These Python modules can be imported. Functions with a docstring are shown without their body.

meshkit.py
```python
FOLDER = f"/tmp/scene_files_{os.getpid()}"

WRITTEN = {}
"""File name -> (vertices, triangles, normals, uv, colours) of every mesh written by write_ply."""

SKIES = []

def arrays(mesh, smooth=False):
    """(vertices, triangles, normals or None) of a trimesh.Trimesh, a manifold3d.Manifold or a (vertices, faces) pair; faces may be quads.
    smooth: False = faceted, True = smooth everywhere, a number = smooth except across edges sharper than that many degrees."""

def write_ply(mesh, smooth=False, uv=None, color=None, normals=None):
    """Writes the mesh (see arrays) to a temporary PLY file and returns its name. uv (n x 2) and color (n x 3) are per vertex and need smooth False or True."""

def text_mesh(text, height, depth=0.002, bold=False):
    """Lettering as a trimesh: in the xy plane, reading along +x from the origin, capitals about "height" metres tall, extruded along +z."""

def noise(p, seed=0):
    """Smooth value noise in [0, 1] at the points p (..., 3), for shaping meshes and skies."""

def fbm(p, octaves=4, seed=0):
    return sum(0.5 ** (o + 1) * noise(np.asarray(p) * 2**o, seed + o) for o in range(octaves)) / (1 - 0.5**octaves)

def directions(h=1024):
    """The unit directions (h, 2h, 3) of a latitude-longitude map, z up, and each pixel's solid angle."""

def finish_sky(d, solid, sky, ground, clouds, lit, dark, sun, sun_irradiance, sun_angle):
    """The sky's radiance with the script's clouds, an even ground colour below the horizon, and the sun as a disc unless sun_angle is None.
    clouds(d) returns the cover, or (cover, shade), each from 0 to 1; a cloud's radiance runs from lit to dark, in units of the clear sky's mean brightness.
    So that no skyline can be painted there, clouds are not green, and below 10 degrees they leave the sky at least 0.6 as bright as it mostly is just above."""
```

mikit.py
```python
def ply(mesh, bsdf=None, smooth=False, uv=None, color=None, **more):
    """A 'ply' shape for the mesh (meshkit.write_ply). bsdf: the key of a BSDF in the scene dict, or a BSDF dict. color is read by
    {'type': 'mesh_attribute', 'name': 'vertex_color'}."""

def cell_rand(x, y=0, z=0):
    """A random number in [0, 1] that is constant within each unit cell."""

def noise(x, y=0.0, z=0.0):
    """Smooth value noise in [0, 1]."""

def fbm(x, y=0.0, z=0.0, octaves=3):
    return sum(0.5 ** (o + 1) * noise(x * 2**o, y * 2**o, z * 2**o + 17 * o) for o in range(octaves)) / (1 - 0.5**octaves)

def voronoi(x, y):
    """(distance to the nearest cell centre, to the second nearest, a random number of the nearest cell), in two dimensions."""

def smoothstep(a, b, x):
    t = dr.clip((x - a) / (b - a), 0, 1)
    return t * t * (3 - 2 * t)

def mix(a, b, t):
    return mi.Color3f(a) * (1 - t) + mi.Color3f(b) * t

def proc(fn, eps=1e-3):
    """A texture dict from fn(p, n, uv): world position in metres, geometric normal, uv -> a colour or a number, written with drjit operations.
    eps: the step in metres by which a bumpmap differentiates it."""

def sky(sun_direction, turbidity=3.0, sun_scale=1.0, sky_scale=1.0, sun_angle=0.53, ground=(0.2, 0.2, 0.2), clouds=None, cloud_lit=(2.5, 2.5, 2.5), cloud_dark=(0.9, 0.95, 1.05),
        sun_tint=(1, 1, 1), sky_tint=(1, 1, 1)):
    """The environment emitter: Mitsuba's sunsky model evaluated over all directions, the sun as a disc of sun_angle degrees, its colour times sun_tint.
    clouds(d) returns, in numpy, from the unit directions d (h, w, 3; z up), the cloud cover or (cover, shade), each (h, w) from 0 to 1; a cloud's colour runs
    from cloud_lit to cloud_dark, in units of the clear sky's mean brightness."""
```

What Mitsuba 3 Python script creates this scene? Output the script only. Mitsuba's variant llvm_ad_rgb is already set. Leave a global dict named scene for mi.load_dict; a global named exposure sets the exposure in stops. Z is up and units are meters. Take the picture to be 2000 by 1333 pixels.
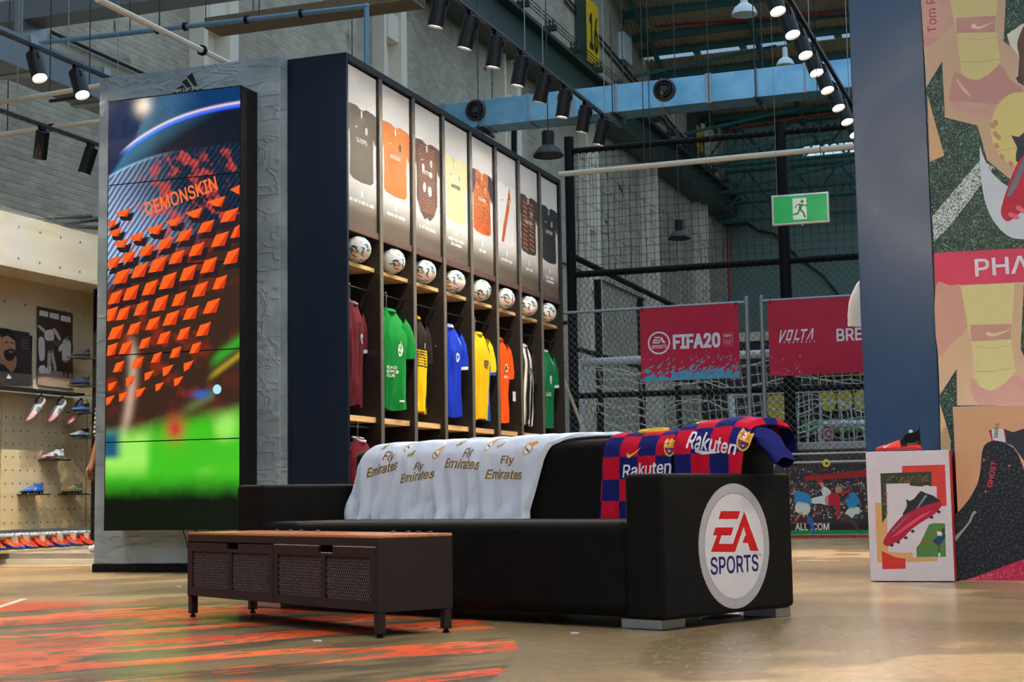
import math, random
import numpy as np
import trimesh, manifold3d
import mitsuba as mi
import drjit as dr
import mikit, meshkit
from mikit import ply, proc, noise, fbm, voronoi, cell_rand, smoothstep, mix
from shapely.geometry import Polygon

T = mi.ScalarTransform4f
PI = math.pi
scene, labels = {}, {}
rng = np.random.default_rng(7)

# ------------------------------------------------------------------ camera, sky, exposure
EYE = np.array([0.0, 0.0, 0.56])
YAW, PITCH, ROLL = math.radians(-20.187), math.radians(5.9012), math.radians(-0.9208)
_fw = np.array([math.sin(YAW) * math.cos(PITCH), math.cos(YAW) * math.cos(PITCH), math.sin(PITCH)])
_r0 = np.array([math.cos(YAW), -math.sin(YAW), 0.0])
_up = -_r0 * math.sin(ROLL) + np.cross(_r0, _fw) * math.cos(ROLL)
scene['camera'] = {'type': 'thinlens', 'fov': 2 * math.degrees(math.atan(1000 / 2976.0)), 'fov_axis': 'x', 'aperture_radius': 0.004, 'focus_distance': 9.5,
                   'near_clip': 0.05, 'far_clip': 500.0, 'to_world': T().look_at(origin=EYE.tolist(), target=(EYE + _fw).tolist(), up=_up.tolist())}


def cloud_cover(d):
    return np.ones(d.shape[:2]), 0.55 * meshkit.fbm(d * 2.2 + 5, 3) + 0.1


scene['sky'] = mikit.sky((0.3, -0.6, 0.75), turbidity=3.0, sun_scale=0.0, sky_scale=10.0, clouds=cloud_cover, cloud_lit=(0.80, 1.0, 1.22), cloud_dark=(0.42, 0.72, 1.08), ground=(0.12, 0.11, 0.1))
exposure = 0.10
SPOT = 24.0


# ------------------------------------------------------------------ helpers
def hx(h):
    c = np.array([int(h[i:i + 2], 16) for i in (1, 3, 5)]) / 255.0
    return np.where(c <= 0.04045, c / 12.92, ((c + 0.055) / 1.055) ** 2.4)


def L(h):
    return hx(h).tolist()


def rgb(h):
    return {'type': 'rgb', 'value': L(h)}


def add(key, mesh, mat=None, smooth=False, color=None, to=None, em=None, uv=None, **lab):
    d = dict(mesh) if isinstance(mesh, dict) else ply(mesh, mat, smooth, color=color, uv=uv)
    if em is not None:
        d['emitter'] = {'type': 'area', 'radiance': em if isinstance(em, dict) else {'type': 'rgb', 'value': list(em)}}
    if to is not None:
        d['to_world'] = T(np.asarray(to, float).tolist())
    scene[key] = d
    if lab:
        labels[key] = lab


def tag(key, label, category, group=None):
    labels[key] = {'label': label, 'category': category}
    if group:
        labels[key]['group'] = group


def num(name, i):
    return name if i == 0 else '%s_%03d' % (name, i)


def cat(*m):
    m = [x for y in m for x in (y if isinstance(y, (list, tuple)) else [y])]
    vs, fs, n = [], [], 0
    for x in m:
        vs.append(np.asarray(x.vertices)); fs.append(np.asarray(x.faces) + n); n += len(x.vertices)
    return trimesh.Trimesh(np.vstack(vs), np.vstack(fs), process=False)


_SB = [(a, b, c) for a in (-1, 1) for b in (-1, 1) for c in (-1, 1)]
_HULL = {}


def box(x0, x1, y0, y1, z0, z1, b=0.004):
    h = np.array([x1 - x0, y1 - y0, z1 - z0]) / 2
    c = np.array([x1 + x0, y1 + y0, z1 + z0]) / 2
    b = min(b, 0.45 * h.min())
    if b <= 0:
        m = trimesh.creation.box(2 * h); m.apply_translation(c); return m
    if 'f' not in _HULL:
        p = np.array([np.array(s) * (1 - 0.2 * (np.arange(3) != k)) for s in _SB for k in range(3)])
        t = trimesh.Trimesh(p, trimesh.convex.convex_hull(p).faces, process=False)
        hull = trimesh.convex.convex_hull(p)
        from scipy.spatial import cKDTree
        idx = cKDTree(p).query(hull.vertices)[1]
        _HULL['f'] = idx[hull.faces]
    p = np.array([np.array(s) * (h - b * (np.arange(3) != k)) for s in _SB for k in range(3)]) + c
    return trimesh.Trimesh(p, _HULL['f'], process=False)


def mat4(o, u, v, w):
    m = np.eye(4)
    m[:3, 0], m[:3, 1], m[:3, 2], m[:3, 3] = u, v, w, o
    return m


def xf(m, M):
    m = m.copy(); m.apply_transform(M); return m


def rotz(deg, o=(0, 0, 0)):
    a = math.radians(deg)
    return mat4(o, (math.cos(a), math.sin(a), 0), (-math.sin(a), math.cos(a), 0), (0, 0, 1))


def tube(pts, r, n=6, closed=False):
    p = np.asarray(pts, float)
    r = np.broadcast_to(np.asarray(r, float), (len(p),))
    t = np.roll(p, -1, 0) - np.roll(p, 1, 0) if closed else np.gradient(p, axis=0)
    t /= np.linalg.norm(t, axis=1, keepdims=True) + 1e-12
    a = np.cross(t, np.where(np.abs(t[:, 2:]) < 0.9, [0, 0, 1.0], [1.0, 0, 0]))
    for i in range(1, len(a)):
        a[i] = a[i - 1] - t[i] * (a[i - 1] @ t[i]) if np.linalg.norm(a[i - 1] - t[i] * (a[i - 1] @ t[i])) > 0.2 else a[i]
    a /= np.linalg.norm(a, axis=1, keepdims=True) + 1e-12
    b = np.cross(t, a)
    g = np.arange(n) * 2 * PI / n
    v = (p[:, None] + r[:, None, None] * (np.cos(g)[None, :, None] * a[:, None] + np.sin(g)[None, :, None] * b[:, None])).reshape(-1, 3)
    m = len(p)
    f = []
    for i in range(m if closed else m - 1):
        for k in range(n):
            q0, q1, q2, q3 = i * n + k, i * n + (k + 1) % n, ((i + 1) % m) * n + (k + 1) % n, ((i + 1) % m) * n + k
            f += [(q0, q1, q2), (q0, q2, q3)]
    if not closed:
        for k in range(1, n - 1):
            f += [(0, k + 1, k), ((m - 1) * n, (m - 1) * n + k, (m - 1) * n + k + 1)]
    return trimesh.Trimesh(v, f, process=False)


def bar(p, q, r, n=6):
    return tube([p, q], r, n)


def lathe(prof, n=32, M=None):
    m = trimesh.creation.revolve(np.array(prof, float), sections=n)
    return m if M is None else xf(m, M)


def axis_frame(o, d):
    """A frame whose third axis runs along d."""
    w = np.asarray(d, float); w = w / np.linalg.norm(w)
    u = np.cross([0, 0, 1.0] if abs(w[2]) < 0.95 else [1.0, 0, 0], w); u /= np.linalg.norm(u)
    return mat4(o, u, np.cross(w, u), w)


def extrude(pts, depth, holes=None):
    return trimesh.creation.extrude_polygon(Polygon(pts, holes), depth, engine='earcut')


def ell(cx, cy, rx, ry, n=40, rot=0.0, a0=0, a1=360):
    g = np.radians(np.linspace(a0, a1, n, endpoint=abs(a1 - a0) < 359))
    x, y = rx * np.cos(g), ry * np.sin(g)
    c, s = math.cos(math.radians(rot)), math.sin(math.radians(rot))
    return list(zip(cx + x * c - y * s, cy + x * s + y * c))


def curve(pts, n=8):
    """A smooth closed outline through the points."""
    p = np.asarray(pts, float); m = len(p); out = []
    for i in range(m):
        a, b, c, d = p[i - 1], p[i], p[(i + 1) % m], p[(i + 2) % m]
        for t in np.arange(n) / n:
            out.append(0.5 * (2 * b + (c - a) * t + (2 * a - 5 * b + 4 * c - d) * t * t + (3 * b - a - 3 * c + d) * t ** 3))
    return [tuple(q) for q in out]


def stroke(pts, w):
    """The outline of a band of width w along a line (w may vary per point)."""
    p = np.asarray(pts, float); t = np.gradient(p, axis=0); t /= np.linalg.norm(t, axis=1, keepdims=True) + 1e-9
    n = np.stack([-t[:, 1], t[:, 0]], 1) * (np.broadcast_to(np.asarray(w, float), (len(p),)) / 2)[:, None]
    return [tuple(q) for q in np.vstack([p + n, (p - n)[::-1]])]


_TXT = {}


def text2d(s, h, bold=False):
    k = (s, bold)
    if k not in _TXT:
        _TXT[k] = meshkit.text_mesh(s, 1.0, depth=0.01, bold=bold)
    m = _TXT[k].copy()
    m.vertices = np.asarray(m.vertices) * [h, h, 1]
    return m


class Print:
    """Flat print: coloured shapes laid in layers (0.4 mm each) on a plane, one mesh with a colour per vertex."""

    def __init__(self):
        self.v, self.f, self.c, self.n, self.k = [], [], [], 0, 1

    def up(self):
        self.k += 1
        return self

    def mesh(self, v, f, col):
        self.v.append(v); self.f.append(np.asarray(f) + self.n); self.n += len(v)
        self.c.append(np.broadcast_to(hx(col) if isinstance(col, str) else np.asarray(col, float), (len(v), 3)))

    def poly(self, pts, col, holes=None):
        g = Polygon(pts, holes)
        if not g.is_valid:
            g = g.buffer(0)
        for q in getattr(g, 'geoms', [g]):
            if q.is_empty:
                continue
            v, f = trimesh.creation.triangulate_polygon(q, engine='earcut')
            self.mesh(np.c_[v, np.full(len(v), self.k * 4e-4)], f, col)
        return self

    def quad(self, x, y, w, h, col, rot=0.0):
        c, s = math.cos(rot), math.sin(rot)
        p = np.array([(-w / 2, -h / 2), (w / 2, -h / 2), (w / 2, h / 2), (-w / 2, h / 2)])
        v = np.c_[x + p[:, 0] * c - p[:, 1] * s, y + p[:, 0] * s + p[:, 1] * c, np.full(4, self.k * 4e-4)]
        self.mesh(v, [(0, 1, 2), (0, 2, 3)], col)
        return self

    def text(self, s, x, y, h, col, bold=False, w=None, rot=0.0, shear=0.0, anchor='l'):
        m = text2d(s, h, bold)
        v = np.array(m.vertices)
        if w is not None:
            v[:, 0] *= w / np.ptp(v[:, 0])
        v[:, 0] -= v[:, 0].min()
        if anchor == 'c':
            v[:, 0] -= v[:, 0].max() / 2
        v[:, 0] += v[:, 1] * shear
        c, q = math.cos(rot), math.sin(rot)
        v = np.c_[x + v[:, 0] * c - v[:, 1] * q, y + v[:, 0] * q + v[:, 1] * c, self.k * 4e-4 + (v[:, 2] > 0.005) * 2e-4]
        self.mesh(v, m.faces, col)
        return self

    def build(self, key, o, u, v, w, bsdf='print', **lab):
        P = np.vstack(self.v)
        V = np.asarray(o, float) + P[:, :1] * np.asarray(u, float) + P[:, 1:2] * np.asarray(v, float) + P[:, 2:] * np.asarray(w, float)
        add(key, (V, np.vstack(self.f)), bsdf, False, color=np.vstack(self.c), **lab)


def mat(name, base, rough=0.5, metallic=0.0, spec=0.5, two=True, bump=None, **kw):
    d = {'type': 'principled', 'base_color': rgb(base) if isinstance(base, str) else base, 'roughness': rough, 'metallic': metallic, 'specular': spec, **kw}
    if bump:
        d = {'type': 'bumpmap', 'arbitrary': bump[0], 'scale': bump[1], 'bsdf': d}
    if two:
        d = {'type': 'twosided', 'bsdf': d}
    scene[name] = d
    return name


# ------------------------------------------------------------------ materials
VC = {'type': 'mesh_attribute', 'name': 'vertex_color'}
mat('print', VC, 0.55, spec=0.35)
mat('cloth', VC, 0.85, spec=0.15, two=True)
mat('gloss_print', VC, 0.25, spec=0.5)
mat('black_metal', '#0e0f11', 0.4, spec=0.35)
mat('black_plastic', '#080809', 0.5, spec=0.18)
mat('steel_paint', '#241c1b', 0.5, spec=0.35)
mat('mesh_steel', '#4d413b', 0.5, spec=0.3)
mat('dark_hole', '#070606', 0.8)
mat('chrome', '#b9bcbd', 0.28, 0.9)
mat('galvanised_pole', '#9aa0a2', 0.34, 0.75)
mat('wire_black', '#090a0b', 0.6, spec=0.2)
mat('wire_dark', '#23282a', 0.5)
mat('wire_steel', '#8f9494', 0.45, 0.5)
mat('white_cord', '#e9e8e0', 0.75)
mat('white_paint', '#e3e5e2', 0.45)
mat('cream_paint', '#c2b69c', 0.55)
mat('conduit_white', '#d9cdb8', 0.4)
mat('conduit_grey', '#6d90a8', 0.4, 0.3)
mat('green_steel', '#33443a', 0.55)
mat('green_truss', '#30625c', 0.55)
mat('red_pipe', '#b3242b', 0.45)
mat('yellow_sign', '#d8b31c', 0.5)
mat('white_enamel', '#d5dedd', 0.4)
mat('grey_shade', '#2b2a29', 0.45)
mat('lightbox_frame', '#3d2a26', 0.5)
mat('unit_dark', '#191614', 0.45, spec=0.35)
mat('unit_edge', '#55524c', 0.45)  # same laminate as the dividers, lamplight painted in as a lighter grey
mat('unit_back', '#100e0d', 0.7)
mat('box_white', '#c9c0c8', 0.4)
mat('lens_cover', '#f3e6cf', 0.4)
mat('paper', '#c9ccd0', 0.7)
mat('person_skin', '#8a5a40', 0.6)
mat('boot_sole', '#1c1414', 0.5)


def _tower(p, n, uv):
    a = fbm(p.x * 3.1, p.y * 3.1, p.z * 3.1, 3)
    b = noise(p.x * 17 + 3 * a, p.y * 17, p.z * 23)
    return mix(L('#78868a'), L('#98a6a9'), smoothstep(0.3, 0.75, a) * 0.75 + b * 0.25)


def _tower_b(p, n, uv):
    a = fbm(p.x * 6 + 2 * noise(p.x * 9, p.z * 9), p.y * 6, p.z * 8, 3)
    return dr.exp(-dr.square((a - 0.5) * 26))


mat('concrete_cladding', proc(_tower), 0.5, bump=(proc(_tower_b, 0.004), 0.006))


def _navy(p, n, uv):
    a = fbm(p.x * 1.7 + 4, p.y * 1.7, p.z * 1.1, 3)
    sc = noise(p.x * 9 + 2 * a, p.z * 5) * noise(p.x * 31, p.z * 13)
    return mix(L('#1d3d5f'), L('#2a4560'), smoothstep(0.45, 0.7, a)) + 0.010 * smoothstep(0.5, 0.8, sc)


mat('navy_lacquer', proc(_navy), 0.30, spec=0.6)
mat('navy_panel', '#0f1a2a', 0.38, spec=0.22)


def _oak(p, n, uv):
    g = fbm(p.y * 3, p.x * 60, p.z * 40, 3)
    return mix(L('#b98f5c'), L('#dcb885'), g)


mat('oak', proc(_oak), 0.5)


def _top(p, n, uv):
    a = math.radians(-31.8)
    s, t = p.x * math.cos(a) + p.y * math.sin(a), -p.x * math.sin(a) + p.y * math.cos(a)
    return mix(L('#a25d34'), L('#d08f58'), fbm(s * 3, t * 70, 0, 3))


mat('table_wood', proc(_top), 0.22, spec=0.6)


def _velvet(p, n, uv):
    return mix(L('#0a0a09'), L('#151311'), fbm(p.x * 14, p.y * 14, p.z * 14, 3))


mat('sofa_fabric', proc(_velvet), 0.85, spec=0.12, sheen=0.7, sheen_tint=0.3)


def _brick(p, n, uv):
    row = dr.floor(p.z / 0.086)
    col = dr.floor(p.y / 0.24 + 0.5 * (row - 2 * dr.floor(row / 2)))
    r = cell_rand(row, col)
    st = fbm(p.y * 0.7, p.z * 0.35, 3, 4)
    spot = smoothstep(0.86, 0.93, noise(p.y * 5.3 + st, p.z * 5.3, 5)) * smoothstep(0.5, 0.65, st)
    return mix(mix(L('#958e7d'), L('#c0b69f'), 0.55 * smoothstep(0.3, 0.7, st) + 0.45 * r), L('#4d443b'), spot)


def _brick_b(p, n, uv):
    row = p.z / 0.086
    k = dr.floor(row)
    fr = dr.abs(row - k - 0.5)
    col = p.y / 0.24 + 0.5 * (k - 2 * dr.floor(k / 2))
    fc = dr.abs(col - dr.floor(col) - 0.5)
    return 1 - dr.maximum(smoothstep(0.40, 0.5, fr), smoothstep(0.465, 0.5, fc))


mat('brick_painted', proc(_brick), 0.75, bump=(proc(_brick_b, 0.006), 0.008))
mat('wall_plain', '#6b6a64', 0.8)
mat('wall_end_green', '#74897f', 0.8)
mat('pilaster_paint', '#ded4bf', 0.7)


def _duct_skylit(p, n, uv):
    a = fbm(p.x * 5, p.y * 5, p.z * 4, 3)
    return mix(L('#5f9fc0'), L('#9fd0e6'), a)  # galvanised metal with the blue of the skylight painted into its colour


mat('galvanised_sheet', proc(_duct_skylit), 0.38, 0.85)


def _corr(p, n, uv):
    a = fbm(p.x * 1.3, p.y * 0.7, 2, 3)
    return mix(L('#9d907b'), L('#cfc1a7'), a)


mat('galvanised_grey', '#7c858a', 0.45, 0.6)
mat('tray_brown', '#6e5d43', 0.6)
mat('roof_sheet', proc(_corr), 0.8, two=True)


def _ply(p, n, uv):
    g = fbm(p.y * 1.2, p.z * 9, 1, 3)
    return mix(L('#c9b68c'), L('#d9c9a3'), g)


mat('cream_ply', proc(_ply), 0.6)


def _floor(p, n, uv):
    big = fbm(p.x * 0.55 + 3, p.y * 0.55, 1, 4)
    wob = fbm(p.x * 1.6, p.y * 1.6, 5, 3)
    pool = smoothstep(0.50, 0.55, fbm(p.x * 1.1 + 0.4 * wob, p.y * 0.75 + 0.5 * wob, 9, 3))
    fine = fbm(p.x * 26, p.y * 26, 2, 2)
    scr = smoothstep(0.80, 0.86, noise(p.x * 90 + 9 * wob, p.y * 22 + 5 * wob))
    c = mix(L('#75644a'), L('#aa8f69'), smoothstep(0.32, 0.68, big))
    c = mix(c, L('#5d4e38'), 0.62 * pool)
    c = c * (0.88 + 0.24 * fine)
    # painted court circle: orange brush streaks on dark stain
    dx, dy = p.x + 6.794, p.y - 3.638
    inside = smoothstep(5.135, 5.115, dr.sqrt(dx * dx + dy * dy))
    a = math.radians(57)
    s, t = p.x * math.cos(a) + p.y * math.sin(a), -p.x * math.sin(a) + p.y * math.cos(a)
    st = fbm(s * 0.7 + 2.2, t * 3.1, 3, 3) + 0.16 * (noise(s * 3, t * 26) - 0.5)
    lim = smoothstep(4.0, 7.6, p.y + 0.28 * (p.x + 3.0))
    stain = mix(L('#4f4433'), L('#786748'), smoothstep(0.3, 0.7, fbm(s * 2.5, t * 8, 4, 3)))
    paint = mix(L('#cf4a2a'), L('#ea7142'), smoothstep(0.42, 0.7, fbm(s * 1.1, t * 4, 7, 2)))
    k = smoothstep(0.395, 0.445, st - 0.01 * lim)
    rec = mix(stain, paint, k * (1 - 0.85 * smoothstep(0.55, 0.72, noise(s * 16, t * 40, 3)) * smoothstep(0.58, 0.5, st)))
    c = mix(c, rec, inside * smoothstep(8.1, 7.2, p.y + 0.15 * noise(p.x * 3, p.y * 3)))
    return mix(c, L('#c9c2b0'), 0.10 * scr * smoothstep(0.5, 0.6, wob))


mat('floor_concrete', proc(_floor), 0.24, spec=0.6)
mat('platform_grey', '#9a9184', 0.35)
mat('strip_white', '#d6cfbd', 0.4)


def _turf(p, n, uv):
    a = noise(p.x * 160, p.z * 160)
    b = noise(p.x * 61 + 8 * a, p.z * 47)
    c = mix(L('#1c2f2c'), L('#3f5a48'), smoothstep(0.35, 0.75, a * 0.6 + b * 0.4))
    return mix(c, L('#6f8577'), smoothstep(0.74, 0.82, a))


mat('turf_print', proc(_turf), 0.55, spec=0.35)


def _turf_line(p, n, uv):
    a = noise(p.x * 190, p.z * 190)
    return mix(L('#5c6a66'), L('#c8cfcb'), smoothstep(0.3, 0.6, a))


mat('turf_line_print', proc(_turf_line), 0.55, spec=0.35)


def _textile(p, n, uv):
    d1, d2, r = voronoi(p.x * 46, p.z * 46)
    return mix(L('#161c26'), L('#46505b'), smoothstep(0.35, 0.05, d1) * (0.4 + 0.6 * r))


mat('boot_textile_print', proc(_textile), 0.5, spec=0.35)


def _poster(p, n, uv):
    # the print runs from pale grey at the top to dark grey behind the caption
    return mix(L('#4c463f'), L('#dcd5ca'), smoothstep(2.92, 3.25, p.z))


mat('poster_print', proc(_poster), 0.7, spec=0.2)

mat('red_sign', '#b90c38', 0.45)
mat('board_brown', '#6e5a48', 0.6)
mat('hoarding_black', '#0c0e10', 0.6)
mat('green_strip', '#1d7a35', 0.6)


# ------------------------------------------------------------------ the hall
def st(key, mesh, m, smooth=False, label=None, color=None):
    add(key, mesh, m, smooth, color=color)
    labels[key] = {'kind': 'structure', **({'label': label} if label else {})}


st('floor', box(-14, 15, -12, 62, -0.1, 0, 0), 'floor_concrete', label='polished tan concrete floor with an orange brush-painted court circle')
add('floor__marking', box(-2.24, -1.88, 12.93, 12.97, 0, 0.002, 0), 'strip_white')
add('floor__marking_001', xf(box(0, 1.0, 0, 0.04, 0, 0.002, 0), rotz(-63, (-6.05, 7.75, 0))), 'strip_white')
teeth = [(43, 17.0), (50, 14.9), (50, 17.0), (57, 14.9), (57, 17.0), (62, 15.5)]
prof = [(-2, 0), (62, 0)] + teeth[::-1] + [(-2, 17.0)]
wl = extrude(prof, 0.35)
wl.vertices = np.c_[-13.0 - wl.vertices[:, 2], wl.vertices[:, 0], wl.vertices[:, 1]]
wl.invert()
st('wall_left', wl, 'brick_painted', label='tall cream-painted brick side wall of the hall')
wy0, wy1 = 14.0, 14.62
st('wall_far', cat(box(-13.4, 15, 61, 61.3, 0, wy0, 0), box(-13.4, 15, 61, 61.3, wy1, 17, 0), box(-13.4, -9.75, 61, 61.3, wy0, wy1, 0), box(-5.6, 15, 61, 61.3, wy0, wy1, 0)), 'wall_end_green', label='dim green-grey end wall of the hall')
scene['pane'] = {'type': 'thindielectric', 'int_ior': 1.5}
for i in range(5):
    x0 = -9.75 + i * 0.83
    nm = 'window_1__pane' + ('' if i == 0 else '_%03d' % i)
    add(nm, box(x0, x0 + 0.77, 61.1, 61.102, wy0, wy1, 0), 'pane')
    if i:
        add('window_1__mullion' + ('' if i == 1 else '_%03d' % (i - 1)), box(x0 - 0.05, x0, 61.05, 61.18, wy0, wy1), 'green_truss')
labels['window_1'] = {'kind': 'structure', 'label': 'high strip window in the far end wall'}
st('wall_right', box(14.7, 15, -12, 61, 0, 9, 0), 'wall_plain', label='grey wall on the right of the hall')
st('wall_back', box(-14, 15, -12.3, -12, 0, 9, 0), 'wall_plain', label='grey wall behind the viewer')


def corrugated(y0, y1, za, zb, x0=-13.0, x1=6.0, pitch=0.17):
    xs = np.arange(x0, x1, pitch / 4)
    w = 0.035 * np.sin(np.arange(len(xs)) * PI / 2)
    v = np.array([(x, y, z + d) for (y, z) in ((y0, za), (y1, zb)) for x, d in zip(xs, w)])
    n = len(xs)
    f = [(i, i + 1, n + i + 1, n + i) for i in range(n - 1)]
    return trimesh.Trimesh(v, np.array([(a, b, c) for a, b, c, d in f] + [(a, c, d) for a, b, c, d in f]), process=False)


zt = lambda y, y0: 17.0 - 0.3 * (y - y0)
k = 0
for (y0, ya, yb) in ((43, 43, 48.6), (43, 48.85, 50), (50, 50, 57), (57, 57, 62)):
    add('ceiling__sheet' + ('' if k == 0 else '_%03d' % k), corrugated(ya, yb, zt(ya, y0), zt(yb, y0)), 'roof_sheet', 60)
    k += 1
labels['ceiling'] = {'kind': 'structure', 'label': 'corrugated sawtooth roof on green steel trusses'}
scene['skylight_sheet'] = {'type': 'principledthin', 'base_color': rgb('#cfe3ec'), 'roughness': 0.6, 'diff_trans': 1.6, 'spec_trans': 0.0}
for i in range(9):
    x0 = -12.6 + i * 1.55
    v = [(x0, 48.58, zt(48.58, 43) - 0.02), (x0 + 1.3, 48.58, zt(48.58, 43) - 0.02), (x0 + 1.3, 48.87, zt(48.87, 43) - 0.02), (x0, 48.87, zt(48.87, 43) - 0.02)]
    add('ceiling__skylight' + ('' if i == 0 else '_%03d' % i), (np.array(v), np.array([(0, 1, 2), (0, 2, 3)])), 'skylight_sheet')
k = 0
for y0, off in ((43, (0.4, 1.7, 3.0, 4.3, 5.2, 6.6)), (50, (0.6, 2.0, 3.5, 5.0, 6.4)), (57, (0.8, 2.4, 3.8))):
    for o in off:
        z = zt(y0 + o, y0)
        add('ceiling__purlin' + ('' if k == 0 else '_%03d' % k), box(-13, 6, y0 + o - 0.05, y0 + o + 0.05, z - 0.28, z - 0.05), 'green_truss')
        k += 1
k = 0
for y0 in (43, 50, 57):
    for x in (-12.4, -9.0, -5.6, -2.2, 1.2):
        y1 = min(y0 + 7, 61)
        add('ceiling__rafter' + ('' if k == 0 else '_%03d' % k), tube([(x, y0, zt(y0, y0) - 0.4), (x, y1, zt(y1, y0) - 0.4)], 0.09, 4), 'green_truss')
        k += 1


def truss(y, zb, zt_, n=7, x0=-12.8, x1=5.5):
    m = [bar((x0, y, zb), (x1, y, zb), 0.09, 6), bar((x0, y, zt_), (x1, y, zt_), 0.09, 6)]
    for i in range(n * 2):
        xa, xb = x0 + (x1 - x0) * i / (2 * n), x0 + (x1 - x0) * (i + 1) / (2 * n)
        za, zc = (zb, zt_) if i % 2 == 0 else (zt_, zb)
        m.append(bar((xa, y, za), (xb, y, zc), 0.05, 5))
    return cat(m)


for i, (y, a, b) in enumerate(((49.9, 13.7, 14.75), (56.9, 13.4, 14.8), (58.5, 11.3, 12.4), (60.2, 12.3, 13.6), (59.4, 13.7, 14.9))):
    add('ceiling__truss' + ('' if i == 0 else '_%03d' % i), truss(y, a, b, 7 + i), 'green_truss')
for i, (y, x, z) in enumerate(((46, -12.7, 13.9), (53, -12.7, 13.6), (57.5, -12.7, 13.3))):
    add('ceiling__brace' + ('' if i == 0 else '_%03d' % i), cat(bar((x, y, z), (x + 4.2, y + 2.5, z + 1.2), 0.06), bar((x, y, z - 1.1), (x + 5.2, y + 0.6, z - 0.2), 0.06)), 'green_truss')
# pilasters on the side wall: white channel, a recessed web with square openings
for i, y in enumerate((14.6, 21.2, 28.0, 35.0, 41.7, 48.4, 55.8)):
    key = 'wall_left__pilaster' + ('' if i == 0 else '_%03d' % i)
    zt1 = 12.0 if i > 1 else 15.0
    add(key, cat(box(-13, -12.62, y, y + 0.28, 0, zt1), box(-13, -12.72, y - 0.62, y - 0.5, 0, zt1), box(-13, -12.9, y - 0.5, y, 0, zt1)), 'pilaster_paint')
    b = []
    for z in np.arange(1.2, zt1 - 0.2, 1.75):
        b.append(box(-12.9, -12.68, y - 0.5, y, z, z + 0.55))
    add(key + '__batten', cat(b), 'pilaster_paint')
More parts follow.
